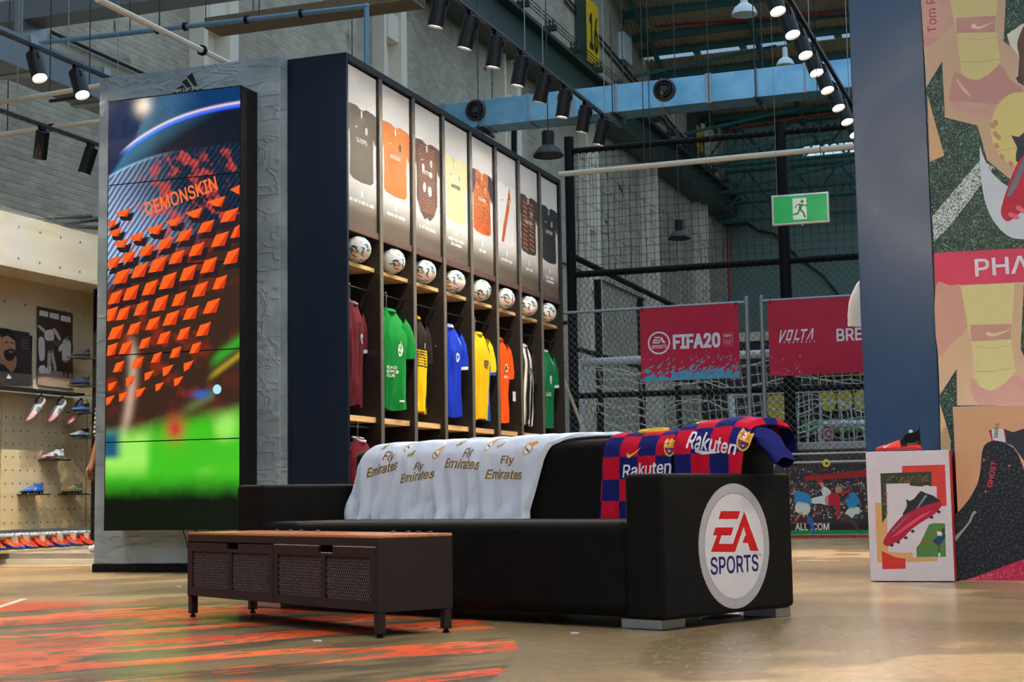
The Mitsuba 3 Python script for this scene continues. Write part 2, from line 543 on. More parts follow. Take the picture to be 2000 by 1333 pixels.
# wall stains of service runs: conduits and a long cable
add('crane_beam', cat(box(-12.95, -12.15, 24, 60.9, 11.5, 11.62), box(-12.6, -12.5, 24, 60.9, 11.6, 12.5), box(-12.85, -12.25, 24, 60.9, 12.5, 12.6)), 'green_steel')
tag('crane_beam', 'long dark green crane runway beam carried along the cream side wall', 'beam')
k = 0
for y in np.arange(26, 60, 2.1):
    add('crane_beam__insulator' + ('' if k == 0 else '_%03d' % k), cat(box(-12.4, -12.05, y - 0.05, y + 0.05, 12.6, 12.75), *[bar((-12.34 + 0.1 * j, y, 12.7), (-12.34 + 0.1 * j, y, 12.92), 0.03, 6) for j in range(3)]), 'grey_shade')
    k += 1
for j in range(3):
    add('crane_beam__wire' + ('' if j == 0 else '_%03d' % j), bar((-12.34 + 0.1 * j, 24, 12.9), (-12.34 + 0.1 * j, 60.5, 12.9), 0.014, 5), 'wire_dark')
# yellow bay number signs
for i, (y, z, t) in enumerate(((41.0, 14.0, '16'), (54.6, 13.3, '17'))):
    key = num('bay_number_sign', i)
    add(key + '__post', box(-12.98, -12.6, y + 0.05, y + 0.55, 12.6, 15.9), 'green_steel')
    add(key + '__plate', box(-12.6, -12.56, y - 0.1, y + 1.0, z - 0.95, z + 0.95), 'yellow_sign')
    p = Print()
    p.text(t, 0.45, -0.50, 1.02, '#1f3326', True, w=0.80, anchor='c')
    p.build(key + '__lettering', (-12.54, y, z), (0, 1, 0), (0, 0, 1), (1, 0, 0))
tag('bay_number_sign', 'yellow plate reading 16 high on the side wall', 'sign')
tag('bay_number_sign_001', 'smaller-looking yellow plate beyond the air duct, behind the netting', 'sign')
add('junction_box', box(-13, -12.8, 45.6, 46.5, 14.4, 15.3), 'white_enamel')
add('junction_box__cable', bar((-12.95, 46.0, 15.3), (-12.95, 46.0, 17.0), 0.02), 'wire_dark')
tag('junction_box', 'small white electrical box on the wall right of the yellow 16 plate', 'box')
for i, (a, b) in enumerate((((-12.93, 17, 7.05), (-12.93, 58, 6.9)), ((-12.95, 36, 15.1), (-12.95, 60, 13.2)), ((-12.95, 40, 14.6), (-12.95, 60, 12.9)))):
    add(num('wall_cable', i), bar(a, b, 0.03, 5), 'wire_dark')
tag('wall_cable', 'dark cable running along the lower brick wall behind the locker unit', 'cable')
tag('wall_cable_001', 'upper dark cable high on the wall beyond the 16 plate', 'cable')
tag('wall_cable_002', 'second dark cable just below the one high beyond the 16 plate', 'cable')
add('hanging_red_pipe', bar((-12.133, 47.0, 15.773), (3.0, 47, 15.05), 0.035), 'red_pipe')
tag('hanging_red_pipe', 'upper thin red sprinkler pipe under the roof sheets', 'pipe')
add('hanging_red_pipe_001', bar((-11.464, 55.0, 14.109), (3.0, 55, 15.0), 0.035), 'red_pipe')
tag('hanging_red_pipe_001', 'lower red sprinkler pipe seen below the air duct', 'pipe')
add('wall_left__downpipe', bar((-12.8, 60.4, 0), (-12.8, 60.4, 11), 0.06), 'red_pipe')

# ------------------------------------------------------------------ air duct with round jets
DY, DZ0, DZ1, DD = 19.0, 5.62, 5.99, 0.42
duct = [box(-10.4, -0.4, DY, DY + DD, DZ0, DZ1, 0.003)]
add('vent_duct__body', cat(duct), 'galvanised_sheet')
k = 0
for i in range(15):
    x = -9.8 + i * 0.62
    nm = 'vent_duct__seam' + ('' if i == 0 else '_%03d' % i)
    w = 0.016 if i % 3 else 0.04
    add(nm, cat(box(x - w, x + w, DY - 0.012, DY + 0.0, DZ0 - 0.012 * (i % 3 == 0), DZ1 + 0.012), box(x - w, x + w, DY, DY + DD, DZ0 - 0.012, DZ0)), 'galvanised_pole')
for i, (x, z) in enumerate(((-7.454, 5.848), (-4.803, 5.844))):
    key = 'vent_duct__jet_outlet' + ('' if i == 0 else '_%03d' % i)
    M = mat4((x, DY, z), (1, 0, 0), (0, 0, 1), (0, -1, 0))
    add(key, lathe([(0.10, 0.0), (0.145, 0.0), (0.15, 0.03), (0.12, 0.045), (0.105, 0.02)], 32, M), 'grey_shade', 40)
    add(key + '__bore', lathe([(0, 0.006), (0.108, 0.006), (0.1, 0.03)], 24, M), 'grey_shade', 40)
    add(key + '__ring', cat(lathe([(0.07, 0.008), (0.088, 0.04), (0.08, 0.045), (0.062, 0.01)], 28, M), lathe([(0.03, 0.008), (0.045, 0.05), (0.035, 0.055), (0.0, 0.05)], 24, M)), 'grey_shade', 40)
for i in range(5):
    x = -9.3 + i * 1.9
    nm = 'vent_duct__hanger' + ('' if i == 0 else '_%03d' % i)
    add(nm, cat(box(x - 0.02, x + 0.02, DY - 0.1, DY + DD + 0.1, DZ0 - 0.05, DZ0 - 0.012), bar((x, DY - 0.06, DZ0 - 0.06), (x, DY - 0.06, 9.5), 0.008, 5), bar((x, DY + DD + 0.06, DZ0 - 0.06), (x, DY + DD + 0.06, 9.5), 0.008, 5)), 'wire_dark')
tag('vent_duct', 'long rectangular galvanised air duct hanging across the hall with two round jet outlets', 'air duct')

# the two short ducts at the upper left
LD = [((-12.2, 14.2), (-7.6, 14.2)), ]
add('vent_duct_001__body', box(-12.6, -8.3, 14.6, 15.0, 6.341, 6.6), 'galvanised_grey')
add('vent_duct_001__collar', box(-11.62, -11.5, 14.57, 15.03, 5.6, 6.62), 'galvanised_pole')
tag('vent_duct_001', 'grey sheet metal duct crossing the top left corner', 'air duct')
px = -9.6
za, zb = 4.88, 5.22
add('vent_duct_002__body', box(px - 0.4, px, 9.5, 14.55, za, zb), 'galvanised_grey')
for i, y in enumerate((12.337, 13.567)):
    add('vent_duct_002__flange' + ('' if i == 0 else '_001'), box(px - 0.42, px + 0.02, y - 0.06, y + 0.06, za - 0.02, zb + 0.03), 'galvanised_pole')
add('vent_duct_002__hanger', cat(*[bar((px + 0.05, y, za - 0.03), (px + 0.05, y, 9), 0.006, 5) for y in (11.2, 13.2)], *[box(px - 0.45, px + 0.08, y - 0.02, y + 0.02, za - 0.05, za - 0.02) for y in (11.2, 13.2)]), 'wire_dark')
tag('vent_duct_002', 'lower grey duct running away above the left lighting track', 'air duct')
add('cable_tray', cat(box(-10.2, -7.3, 16.5, 16.9, 6.62, 6.66), *[box(-10.2, -7.3, 16.5 + 0.1 * i, 16.53 + 0.1 * i, 6.66, 6.76) for i in range(5)], bar((-9.6, 16.7, 6.7), (-9.6, 16.7, 10), 0.01), bar((-7.8, 16.7, 6.7), (-7.8, 16.7, 10), 0.01)), 'tray_brown')
tag('cable_tray', 'ribbed cable tray hanging above the concrete tower at the top edge', 'tray')


def conduit(key, pts, r, m, label, cat_='pipe', hang=(), clips=()):
    """A run of conduit with elbows, clips and hanger wires."""
    add(key + '__tube', cat(*[bar(a, b, r, 8) for a, b in zip(pts[:-1], pts[1:])], *[trimesh.creation.icosphere(1, r * 1.15).apply_translation(q) for q in pts[1:-1]]), m, 40)
    pts = [np.array(q, float) for q in pts]
    for i, t in enumerate(clips):
        q = pts[0] + (pts[1] - pts[0]) * t
        d = (pts[1] - pts[0]) / np.linalg.norm(pts[1] - pts[0])
        add(key + '__clip' + ('' if i == 0 else '_%03d' % i), bar(q - d * 0.015, q + d * 0.015, r * 1.7, 8), 'black_plastic')
    for i, t in enumerate(hang):
        q = pts[0] + (pts[1] - pts[0]) * t
        add(key + '__wire' + ('' if i == 0 else '_%03d' % i), bar(q, q + [0, 0, 8.5 - q[2]], 0.006, 5), 'wire_dark')
    tag(key, label, cat_)


conduit('hanging_conduit', [(-11.285, 13.4, 5.594), (-6.417, 13.4, 5.477), (-6.423, 13.4, 4.547)], 0.028, 'conduit_grey', 'grey blue conduit crossing above the concrete tower and turning down behind the locker unit', hang=(0.43, 0.62, 0.75), clips=(0.15, 0.5, 0.57, 0.72, 0.85))
conduit('hanging_conduit_001', [(-7.0, 9.762, 4.501), (-7.0, 12.228, 4.516)], 0.028, 'conduit_white', 'cream pipe slanting down behind the top of the concrete tower', clips=(0.62,), hang=(0.35,))
conduit('hanging_conduit_002', [(-10.217, 12.3, 4.596), (-8.513, 12.3, 4.655)], 0.026, 'conduit_white', 'white pipe passing behind the pair of lit track spotlights at left', hang=(0.5,))
conduit('hanging_conduit_003', [(-10.79, 13.0, 4.484), (-8.993, 13.0, 4.505)], 0.026, 'conduit_white', 'lower white pipe at left, with a black clip, between the two lighting tracks', clips=(0.51,), hang=(0.2,))
conduit('hanging_conduit_004', [(-5.683, 17.2, 4.446), (-1.878, 17.2, 4.456)], 0.034, 'conduit_white', 'long white pipe hanging in front of the black netting', hang=(0.28, 0.30, 0.49, 0.93))


# ------------------------------------------------------------------ track lighting
def disc(o, d, r, n=24):
    """A round lens facing d."""
    M = axis_frame(o, d)
    g = np.arange(n) * 2 * PI / n
    v = np.vstack([[0, 0, 0], np.stack([r * np.cos(g), r * np.sin(g), 0 * g], 1)])
    return xf(trimesh.Trimesh(v, [(0, 1 + i, 1 + (i + 1) % n) for i in range(n)], process=False), M)


def spotlight(key, at, d, label, group, power, lit=True, length=0.255, r=0.066):
    """A cylinder spotlight under its track: AT is the point where it hangs from the track."""
    d = np.asarray(d, float) / np.linalg.norm(d)
    piv = np.asarray(at, float) + [0, 0, -0.085]
    M = axis_frame(piv - d * 0.03, d)
    H = M @ mat4((0, 0, 0), (1, 0, 0), (0, 1, 0), (0, 0, 1))
    body = lathe([(0, -0.02), (r - 0.008, -0.02), (r, -0.012), (r, length), (r - 0.005, length), (r - 0.006, length - 0.02), (0, length - 0.022)], 32, H)
    add(key + '__housing', body, 'black_metal', 35)
    add(key + '__yoke', cat(bar(piv + [0, 0, 0.0], np.asarray(at) + [0, 0, -0.01], 0.012, 8), tube([piv + M[:3, 1] * (r + 0.006) + d * 0.05, piv + M[:3, 1] * (r + 0.006), piv + [0, 0, 0.03], piv - M[:3, 1] * (r + 0.006), piv - M[:3, 1] * (r + 0.006) + d * 0.05], 0.007, 6)), 'black_metal')
    add(key + '__adapter', box(at[0] - 0.018, at[0] + 0.018, at[1] - 0.05, at[1] + 0.05, at[2] - 0.03, at[2] + 0.0), 'black_plastic')
    q = piv + d * (length - 0.03 - 0.018)
    add(key + '__lens', disc(q, d, r - 0.007), 'lens_cover', em=(LENS * 1.0, LENS * 0.86, LENS * 0.64) if lit else None)
    if lit and power:
        o = q + d * 0.025
        scene[key + '_light'] = {'type': 'spot', 'intensity': {'type': 'rgb', 'value': [power, power * 0.84, power * 0.64]}, 'cutoff_angle': 72, 'beam_width': 28,
                                 'to_world': T().look_at(origin=o.tolist(), target=(o + d).tolist(), up=[0, 1, 0.01])}
    tag(key, label, 'spotlight', group)


def track(key, a, b, label, wires):
    a, b = np.asarray(a, float), np.asarray(b, float)
    add(key + '__track_rail', box(a[0] - 0.018, a[0] + 0.018, a[1], b[1], a[2], a[2] + 0.035, 0.003), 'black_metal')
    add(key + '__end_cap', box(a[0] - 0.02, a[0] + 0.02, b[1], b[1] + 0.03, a[2] - 0.002, a[2] + 0.037, 0.003), 'black_plastic')
    for i, y in enumerate(wires):
        add(key + '__wire' + ('' if i == 0 else '_%03d' % i), bar((a[0], y, a[2] + 0.03), (a[0], y, 9.0), 0.0045, 5), 'wire_steel')
    tag(key, label, 'lighting track')


ORD = ['first', 'second', 'third', 'fourth', 'fifth', 'sixth', 'seventh', 'eighth', 'ninth']
LENS = 18.0
CT = 4.56
track('ceiling_track', (-4.5, 8.6, CT), (-4.5, 15.75, CT), 'black lighting track hanging in front of the jersey posters', (9.4, 10.9, 12.7, 13.2, 15.2))
for i, y in enumerate((10.74, 11.38, 11.97, 12.62, 13.24, 13.86, 14.52, 15.14)):
    spotlight(num('track_spotlight', i), (-4.5, y, CT), (-0.22 - 0.06 * math.sin(i * 2.1), 0.02 * math.cos(i * 3), -1), 'black cylinder spotlight, %s from the upper left on the track before the posters' % ORD[i], 'spotlights on the track before the posters', SPOT * 0.6)
RT = 4.56
track('ceiling_track_001', (-2.0, 10.6, RT), (-2.0, 17.5, RT), 'black lighting track running behind the dark blue partition at right', (11.2, 13.1, 15.6))
for i, y in enumerate((11.55, 12.2, 12.83, 13.42, 14.05, 14.75, 15.35, 15.95)):
    spotlight(num('track_spotlight', 8 + i), (-2.05, y, RT), (0.32, -0.36, -1), 'black spotlight with glowing lens, %s from the top beside the blue partition' % ORD[i], 'spotlights on the track beside the blue partition', SPOT * 0.40)
track('ceiling_track_002', (-8.0, 8.6, 4.37), (-8.0, 11.9, 4.37), 'upper black lighting track at the top left', (9.2, 10.75))
for i, y in enumerate((10.30, 10.88)):
    spotlight(num('track_spotlight', 16 + i), (-8.0, y, 4.37), (0.5, -0.28, -1), 'black spotlight with bright lens, %s of the pair on the upper left track' % ('left' if i == 0 else 'right'), 'pair on the upper left track', SPOT * 0.8)
track('ceiling_track_003', (-9.2, 9.3, 4.20), (-9.2, 13.7, 4.20), 'lower black lighting track at left, above the boot display wall', (11.6, 13.2))
for i, y in enumerate((11.98, 12.75)):
    spotlight(num('track_spotlight', 18 + i), (-9.2, y, 4.20), (-0.3, 0.22 - 0.3 * i, -1), 'black spotlight %s on the lower left track' % ('with unseen lens' if i == 0 else 'with lens just showing'), 'pair on the lower left track', SPOT * 1.6)
for i, y in enumerate((9.9, 10.9)):
    spotlight(num('track_spotlight', 20 + i), (-9.2, y, 4.20), (-0.35, 0.5, -1), 'black spotlight beyond the left edge, %s above the boot display' % ('nearer' if i == 0 else 'farther'), 'spotlights beyond the left edge', SPOT * 1.1)

track('ceiling_track_004', (-1.1, 1.0, 4.56), (-1.1, 5.2, 4.56), 'added unseen lighting track above the viewer, brightening the sofa front', (1.5, 4.6))  # added lamps out of view, to brighten the white jerseys and sofa front
for i, y in enumerate((1.6, 2.8, 4.0)):
    spotlight(num('track_spotlight', 22 + i), (-1.1, y, 4.56), (-0.34 + 0.12 * i, 0.72, -1), 'added unseen spotlight above the viewer, %s on its track, brightening the sofa front' % ORD[i], 'added spotlights above the viewer', SPOT * 0.55)
track('ceiling_track_005', (1.7, 3.8, 4.56), (1.7, 8.6, 4.56), 'added unseen lighting track beyond the right edge, brightening the plinth and sofa arm', (4.2, 8.0))  # added lamps out of view, to brighten the plinth and sofa badge
for i, y in enumerate((4.6, 6.2, 7.8)):
    spotlight(num('track_spotlight', 25 + i), (1.7, y, 4.56), (-0.55, 0.30, -1), 'added unseen spotlight beyond the right edge, %s on its track, brightening the sofa arm' % ORD[i], 'added spotlights beyond the right edge', SPOT * 0.55)


# ------------------------------------------------------------------ pendant lamps
def pendant(key, at, r, dark, label):
    x, y, z = at
    M = mat4(at, (1, 0, 0), (0, 1, 0), (0, 0, 1))
    s = r / 0.175
    if dark:
        add(key + '__shade', lathe([(0.065 * s, 0.125 * s), (0.07 * s, 0.12 * s), (0.12 * s, 0.085 * s), (0.165 * s, 0.02 * s), (0.175 * s, 0), (0.168 * s, 0.002), (0.11 * s, 0.075 * s), (0.06 * s, 0.11 * s)], 36, M), 'grey_shade', 40)
        add(key + '__rim', lathe([(0.176 * s, -0.012 * s), (0.18 * s, 0.0), (0.176 * s, 0.012 * s), (0.17 * s, 0.0), (0.176 * s, -0.012 * s)], 36, M), 'black_metal', 40)
        add(key + '__lamp_holder', lathe([(0, 0.29 * s), (0.068 * s, 0.285 * s), (0.072 * s, 0.27 * s), (0.072 * s, 0.11 * s), (0, 0.11 * s)], 24, M), 'black_metal', 40)
        top = 0.29 * s
    else:
        add(key + '__shade', lathe([(0.03 * s, 0.16 * s), (0.07 * s, 0.15 * s), (0.13 * s, 0.10 * s), (0.165 * s, 0.03 * s), (0.17 * s, 0), (0.162 * s, 0.0), (0.12 * s, 0.09 * s), (0.06 * s, 0.14 * s)], 36, M), 'white_enamel', 40)
        add(key + '__lamp_holder', lathe([(0, 0.36 * s), (0.035 * s, 0.355 * s), (0.05 * s, 0.33 * s), (0.05 * s, 0.15 * s), (0, 0.15 * s)], 24, M), 'white_enamel', 40)
        top = 0.36 * s
    add(key + '__cord', bar((x, y, z + top - 0.01), (x, y, z + 6), 0.008, 5), 'wire_dark')
    tag(key, label, 'pendant lamp')


pendant('pendant_lamp', (-6.188, 18.3, 4.956), 0.195, True, 'black pendant lamp right of the locker unit, under the air duct')
pendant('pendant_lamp_001', (-5.641, 23.0, 4.563), 0.175, True, 'black pendant lamp hanging alone before the pale pilasters inside the netting')
pendant('pendant_lamp_002', (-5.483, 28.0, 9.635), 0.25, False, 'white enamel pendant lamp cut by the top edge')
pendant('pendant_lamp_003', (-6.434, 38.0, 11.421), 0.235, False, 'white bell pendant lamp peeking over the air duct')

# ------------------------------------------------------------------ exit sign
ex = (-2.117, 13.0, 3.002)
M = rotz(3.0, ex)
add('exit_sign__case', cat(xf(box(-0.245, 0.245, 0, 0.05, -0.132, 0.132, 0.004), M)), 'chrome')
p = Print()
p.quad(0, 0, 0.456, 0.232, '#0f9a52').up()
p.quad(-0.005, 0, 0.118, 0.185, '#dfeae0').up()
p.poly(ell(0.018, 0.062, 0.014, 0.014, 16), '#0f7a44')
p.poly(stroke([(0.008, 0.036), (-0.004, -0.004)], [0.03, 0.026]), '#0f7a44')
p.poly(stroke([(-0.004, -0.004), (0.025, -0.036), (0.040, -0.082)], 0.016), '#0f7a44')
p.poly(stroke([(-0.008, -0.006), (-0.020, -0.042), (-0.060, -0.046)], 0.016), '#0f7a44')
p.poly(stroke([(0.010, 0.04), (0.045, 0.022), (0.066, 0.026)], 0.010), '#0f7a44')
p.poly(stroke([(0.004, 0.042), (-0.030, 0.034), (-0.042, 0.008)], 0.010), '#0f7a44')
c_, s_ = math.cos(math.radians(3)), math.sin(math.radians(3))
p.build('exit_sign__face', np.array(ex) + [s_ * 0.0, -0.0005, 0], (c_, s_, 0), (0, 0, 1), (s_, -c_, 0), 'gloss_print')
add('exit_sign__status_lamp', xf(lathe([(0, -0.012), (0.008, -0.012), (0.008, 0.0)], 12), mat4(np.array(ex) + [0.01, 0.02, -0.132], (1, 0, 0), (0, 1, 0), (0, 0, 1))), 'lens_cover')
add('exit_sign__cable', tube([np.array(ex) + [0.17, 0.03, 0.13], np.array(ex) + [0.2, 0.03, 0.22], np.array(ex) + [0.18, 0.03, 0.6], np.array(ex) + [0.16, 0.03, 6]], 0.004, 5), 'wire_black')
add('exit_sign__wire', bar(np.array(ex) + [-0.2, 0.03, 0.13], np.array(ex) + [-0.2, 0.03, 6], 0.002, 4), 'wire_steel')
tag('exit_sign', 'green running man exit sign hanging before the netting', 'exit sign')


# ------------------------------------------------------------------ concrete-look tower with the video wall
add('display_tower__cladding', box(-7.782, -6.015, 10.9, 11.62, 0.07, 4.243, 0.004), 'concrete_cladding')
add('display_tower__kick_plate', box(-7.79, -6.012, 10.885, 11.62, 0.0, 0.07, 0.003), 'black_plastic')
tag('display_tower', 'tall grey concrete-look column carrying the video wall, with black kick plate', 'display tower')
p = Print()
lx, lz = -6.83, 4.02
for pts in ([(337, 178), (351, 170), (357, 181), (340, 182)], [(352, 165), (363, 157), (376, 178), (362, 180)], [(363, 153), (375, 144), (387, 174), (378, 176)]):
    pass
bars = [[(-7.02, 4.063), (-6.945, 4.097), (-6.92, 4.066), (-7.01, 4.064)], [(-6.955, 4.123), (-6.91, 4.144), (-6.855, 4.069), (-6.905, 4.066)], [(-6.905, 4.162), (-6.855, 4.192), (-6.8, 4.07), (-6.835, 4.07)]]
for b in bars:
    p.poly(b, '#0c0c0d')
ADX = [(-7.051, 4.058), (-6.745, 4.046)]
p.text('adidas', ADX[0][0], ADX[0][1] - 0.072, 0.075, '#0c0c0d', True, w=0.30, rot=0.0)
p.build('display_tower__logo', (0, 10.9, 0), (1, 0, 0), (0, 0, 1), (0, -1, 0))
labels['display_tower__logo'] = {'label': 'black three-bar sportswear logo and lettering above the video wall'}

VX0, VX1, VZ0, VZ1, VY = -7.50, -6.225, 0.35, 3.948, 10.63
add('video_screen__housing', box(VX0, VX1, VY + 0.004, 10.9, VZ0, VZ1, 0.003), 'black_plastic')
ARC1 = np.polyfit(*np.array([(-7.315, 3.516), (-7.101, 3.625), (-6.903, 3.701), (-6.752, 3.737), (-6.562, 3.765), (-6.227, 3.789)]).T, 3).tolist()
ARC2 = np.polyfit(*np.array([(-7.468, 3.299), (-7.348, 3.362), (-7.198, 3.392), (-6.901, 3.442), (-6.706, 3.47), (-6.226, 3.471)]).T, 3).tolist()
SH = np.polyfit(*np.array([(-7.179, 3.921), (-7.201, 3.688), (-7.3, 3.523), (-7.478, 3.286)]).T[::-1], 3).tolist()
SGX, SGZ = (-7.158, 3.871)
SBX, SBZ = (-6.824, 1.165)
SCX, SCZ = (-6.436, 1.469)


def pv(c, x):
    return ((c[0] * x + c[1]) * x + c[2]) * x + c[3]


def gauss(dx, dz):
    return dr.exp(-(dr.square(dx) + dr.square(dz)))


def _screen(p, n, uv):
    x, z = p.x, p.z
    a = (x + 7.49) / 1.262
    d1, d2, ds = z - pv(ARC1, x), z - pv(ARC2, x), x - pv(SH, z)
    nz = fbm(x * 9, z * 9, 2, 3)
    weave = 0.5 + 0.5 * dr.sin((x * 0.92 + z * 0.22) * 190) * dr.sin(z * 160)
    knit = mix([0.10, 0.27, 0.42], [0.0, 0.035, 0.13], smoothstep(0.1, 0.75, a)) * (0.55 + 0.8 * weave * smoothstep(0.3, 0.6, a)) * (0.8 + 0.5 * nz)
    night = mi.Color3f(0.002, 0.016, 0.055) * (0.7 + 0.6 * smoothstep(2.9, 3.9, z))
    up = mix(night, knit, smoothstep(-0.02, 0.05, ds))
    mid = mix([0.035, 0.15, 0.25], [0.001, 0.006, 0.014], smoothstep(0.15, 0.95, a + 0.6 * smoothstep(0.0, -0.3, d1))) * (0.8 + 0.45 * nz)
    ribs = 0.5 + 0.5 * dr.sin((x * 0.78 - z * 0.62) * 150 + 3 * nz)
    rib = mix([0.36, 0.50, 0.78], [0.004, 0.02, 0.05], smoothstep(-0.05, 0.85, a + 0.25 * smoothstep(2.8, 3.2, z))) * (0.25 + 1.0 * ribs)
    red = smoothstep(0.50, 0.70, fbm(x * 9 - 5 * z, z * 11 + x * 7, 8, 4))
    rib = mix(rib, [0.62, 0.06, 0.045], red * (0.35 + 0.55 * ribs) * smoothstep(0.15, 0.6, a + 0.15))
    dark = mix([0.040, 0.017, 0.009], [0.20, 0.020, 0.006], smoothstep(0.48, 0.72, fbm(x * 7, z * 9, 5, 4)) * smoothstep(1.1, 1.6, z) * smoothstep(1.15, 0.5, a))
    low = mix(dark, rib, smoothstep(-0.12, 0.12, z - (2.42 + 0.42 * a)))
    c = mix(low, mid, smoothstep(-0.012, 0.012, d2))
    c = mix(c, up, smoothstep(-0.012, 0.012, d1))
    c = mix(c, night, smoothstep(0.03, -0.03, ds) * smoothstep(3.0, 3.05, z))
    right = smoothstep(-0.05, 0.1, x - (-7.35))
    c = c + mi.Color3f(0.75, 0.55, 0.55) * dr.exp(-dr.square((d1 - 0.014) / 0.012)) * right + mi.Color3f(0.03, 0.12, 1.0) * dr.exp(-dr.square((d1 + 0.012) / 0.014)) * right
    c = c + mi.Color3f(0.16, 0.3, 0.4) * dr.exp(-dr.square(d2 / 0.012)) * smoothstep(0.6, 0.1, a)
    c = c + mi.Color3f(0.95, 0.75, 0.5) * gauss((x - SGX) / 0.075, (z - SGZ) / 0.075)
    # the blurred pitch at the bottom
    gz = 1.10 + 0.16 * a + 0.05 * nz
    turf = mix([0.05, 0.50, 0.012], [0.33, 0.80, 0.11], smoothstep(0.30, 0.60, fbm(x * 2.2, z * 2.6, 6, 2)) * smoothstep(0.72, 0.92, z))
    turf = turf * smoothstep(0.60, 0.86, z + 0.05 * nz) + mi.Color3f(0.002, 0.006, 0.001)
    c = mix(c, turf, smoothstep(0.10, -0.10, z - gz))
    c = mix(c, [0.01, 0.10, 0.17], smoothstep(0.16, 0.06, a) * smoothstep(0.9, 0.98, z) * smoothstep(1.22, 1.1, z))
    c = mix(c, [0.55, 0.04, 0.03], gauss((x - SBX) / 0.085, (z - SBZ) / 0.10))
    bl = (z - SCZ - 0.10) - 0.62 * (x - SCX + 0.1)
    c = mix(c, [0.03, 0.33, 0.02], dr.exp(-dr.square((bl - 0.09) / 0.05)) * smoothstep(SCX - 0.10, SCX + 0.04, x))
    c = mix(c, [0.36, 0.26, 0.02], dr.exp(-dr.square((bl + 0.02) / 0.03)) * smoothstep(SCX - 0.12, SCX + 0.02, x))
    b2 = (z - SCZ + 0.02) - 0.48 * (x - SCX)
    c = mix(c, [0.11, 0.13, 0.03], dr.exp(-dr.square(b2 / 0.05)) * smoothstep(SCX + 0.0, SCX - 0.05, x) * smoothstep(SCX - 0.40, SCX - 0.2, x))
    c = mix(c, [0.03, 0.12, 0.5], gauss((x - SCX + 0.145) / 0.07, (z - SCZ + 0.035) / 0.032))
    c = mix(c, [0.40, 0.75, 0.85], smoothstep(0.043, 0.034, dr.sqrt(dr.square(x - SCX) + dr.square(z - SCZ))))
    # pale lens streak
    sx = -7.32 + 0.09 * dr.sin((z - 1.1) * 2.6)
    c = c + mi.Color3f(0.42, 0.30, 0.22) * dr.exp(-dr.square((x - sx) / 0.045)) * smoothstep(1.05, 1.3, z) * smoothstep(2.0, 1.75, z)
    return c * SCREEN


scene['screen_glass'] = {'type': 'principled', 'base_color': {'type': 'rgb', 'value': [0.004, 0.004, 0.005]}, 'roughness': 0.3, 'specular': 0.12}
SCREEN = 1.0
SCR_EM = proc(_screen)
PH = (VZ1 - VZ0 - 0.012) / 5
for i in range(5):
    z0 = VZ0 + 0.008 + i * PH
    v = np.array([(VX0 + 0.012, VY, z0), (VX1 - 0.006, VY, z0), (VX1 - 0.006, VY, z0 + PH - 0.008), (VX0 + 0.012, VY, z0 + PH - 0.008)])
    add('video_screen__screen_panel' + ('' if i == 0 else '_%03d' % i), (v, np.array([(0, 1, 2), (0, 2, 3)])), 'screen_glass', em=SCR_EM, uv=np.array([[0, 0], [1, 0], [1, 1], [0, 1.0]]))
tag('video_screen', 'portrait wall of five stacked screens showing orange studs, DEMONSKIN lettering and grass', 'video screen')
# the orange studs and the lettering of the picture on the screen
ROWS = [[(-7.343, 2.975), (-7.427, 2.817), (-7.473, 2.899)], [(-7.365, 2.718), (-7.206, 2.762), (-7.038, 2.809), (-6.857, 2.859), (-6.659, 2.916), (-6.448, 2.992), (-6.244, 3.076)], [(-7.439, 2.564), (-7.286, 2.602), (-7.111, 2.644), (-6.929, 2.69), (-6.749, 2.743), (-6.545, 2.799), (-6.328, 2.874)],
        [(-7.352, 2.44), (-7.175, 2.478), (-7.001, 2.516), (-6.821, 2.565), (-6.633, 2.616), (-6.415, 2.682), (-6.243, 2.736)], [(-7.41, 2.27), (-7.257, 2.297), (-7.074, 2.328), (-6.902, 2.374), (-6.713, 2.426), (-6.519, 2.477), (-6.303, 2.535)],
        [(-7.453, 2.131), (-7.331, 2.13), (-7.156, 2.161), (-6.975, 2.192), (-6.794, 2.218), (-6.598, 2.284), (-6.414, 2.33)], [(-7.399, 1.976), (-7.224, 2.0), (-7.042, 2.032), (-6.87, 2.064), (-6.683, 2.098), (-6.49, 2.141)],
        [(-7.444, 1.836), (-7.301, 1.844), (-7.118, 1.875), (-6.937, 1.908), (-6.75, 1.934), (-6.564, 1.957)], [(-7.369, 1.69), (-7.186, 1.714), (-7.005, 1.75), (-6.825, 1.783), (-6.639, 1.811)],
        [(-7.43, 1.536), (-7.254, 1.573), (-7.078, 1.608), (-6.901, 1.642), (-6.706, 1.671)], [(-7.454, 1.42), (-7.322, 1.445), (-7.158, 1.473), (-6.977, 1.513), (-6.799, 1.55)]]
SIZ = [(30, 17), (33, 20), (33, 23), (34, 27), (33, 29), (32, 29), (31, 26), (27, 24), (24, 22), (22, 19), (21, 18)]
hot, deep, shade = Print(), Print(), Print()
shade.k = 1; hot.k = 2; deep.k = 3
PX = 0.00493
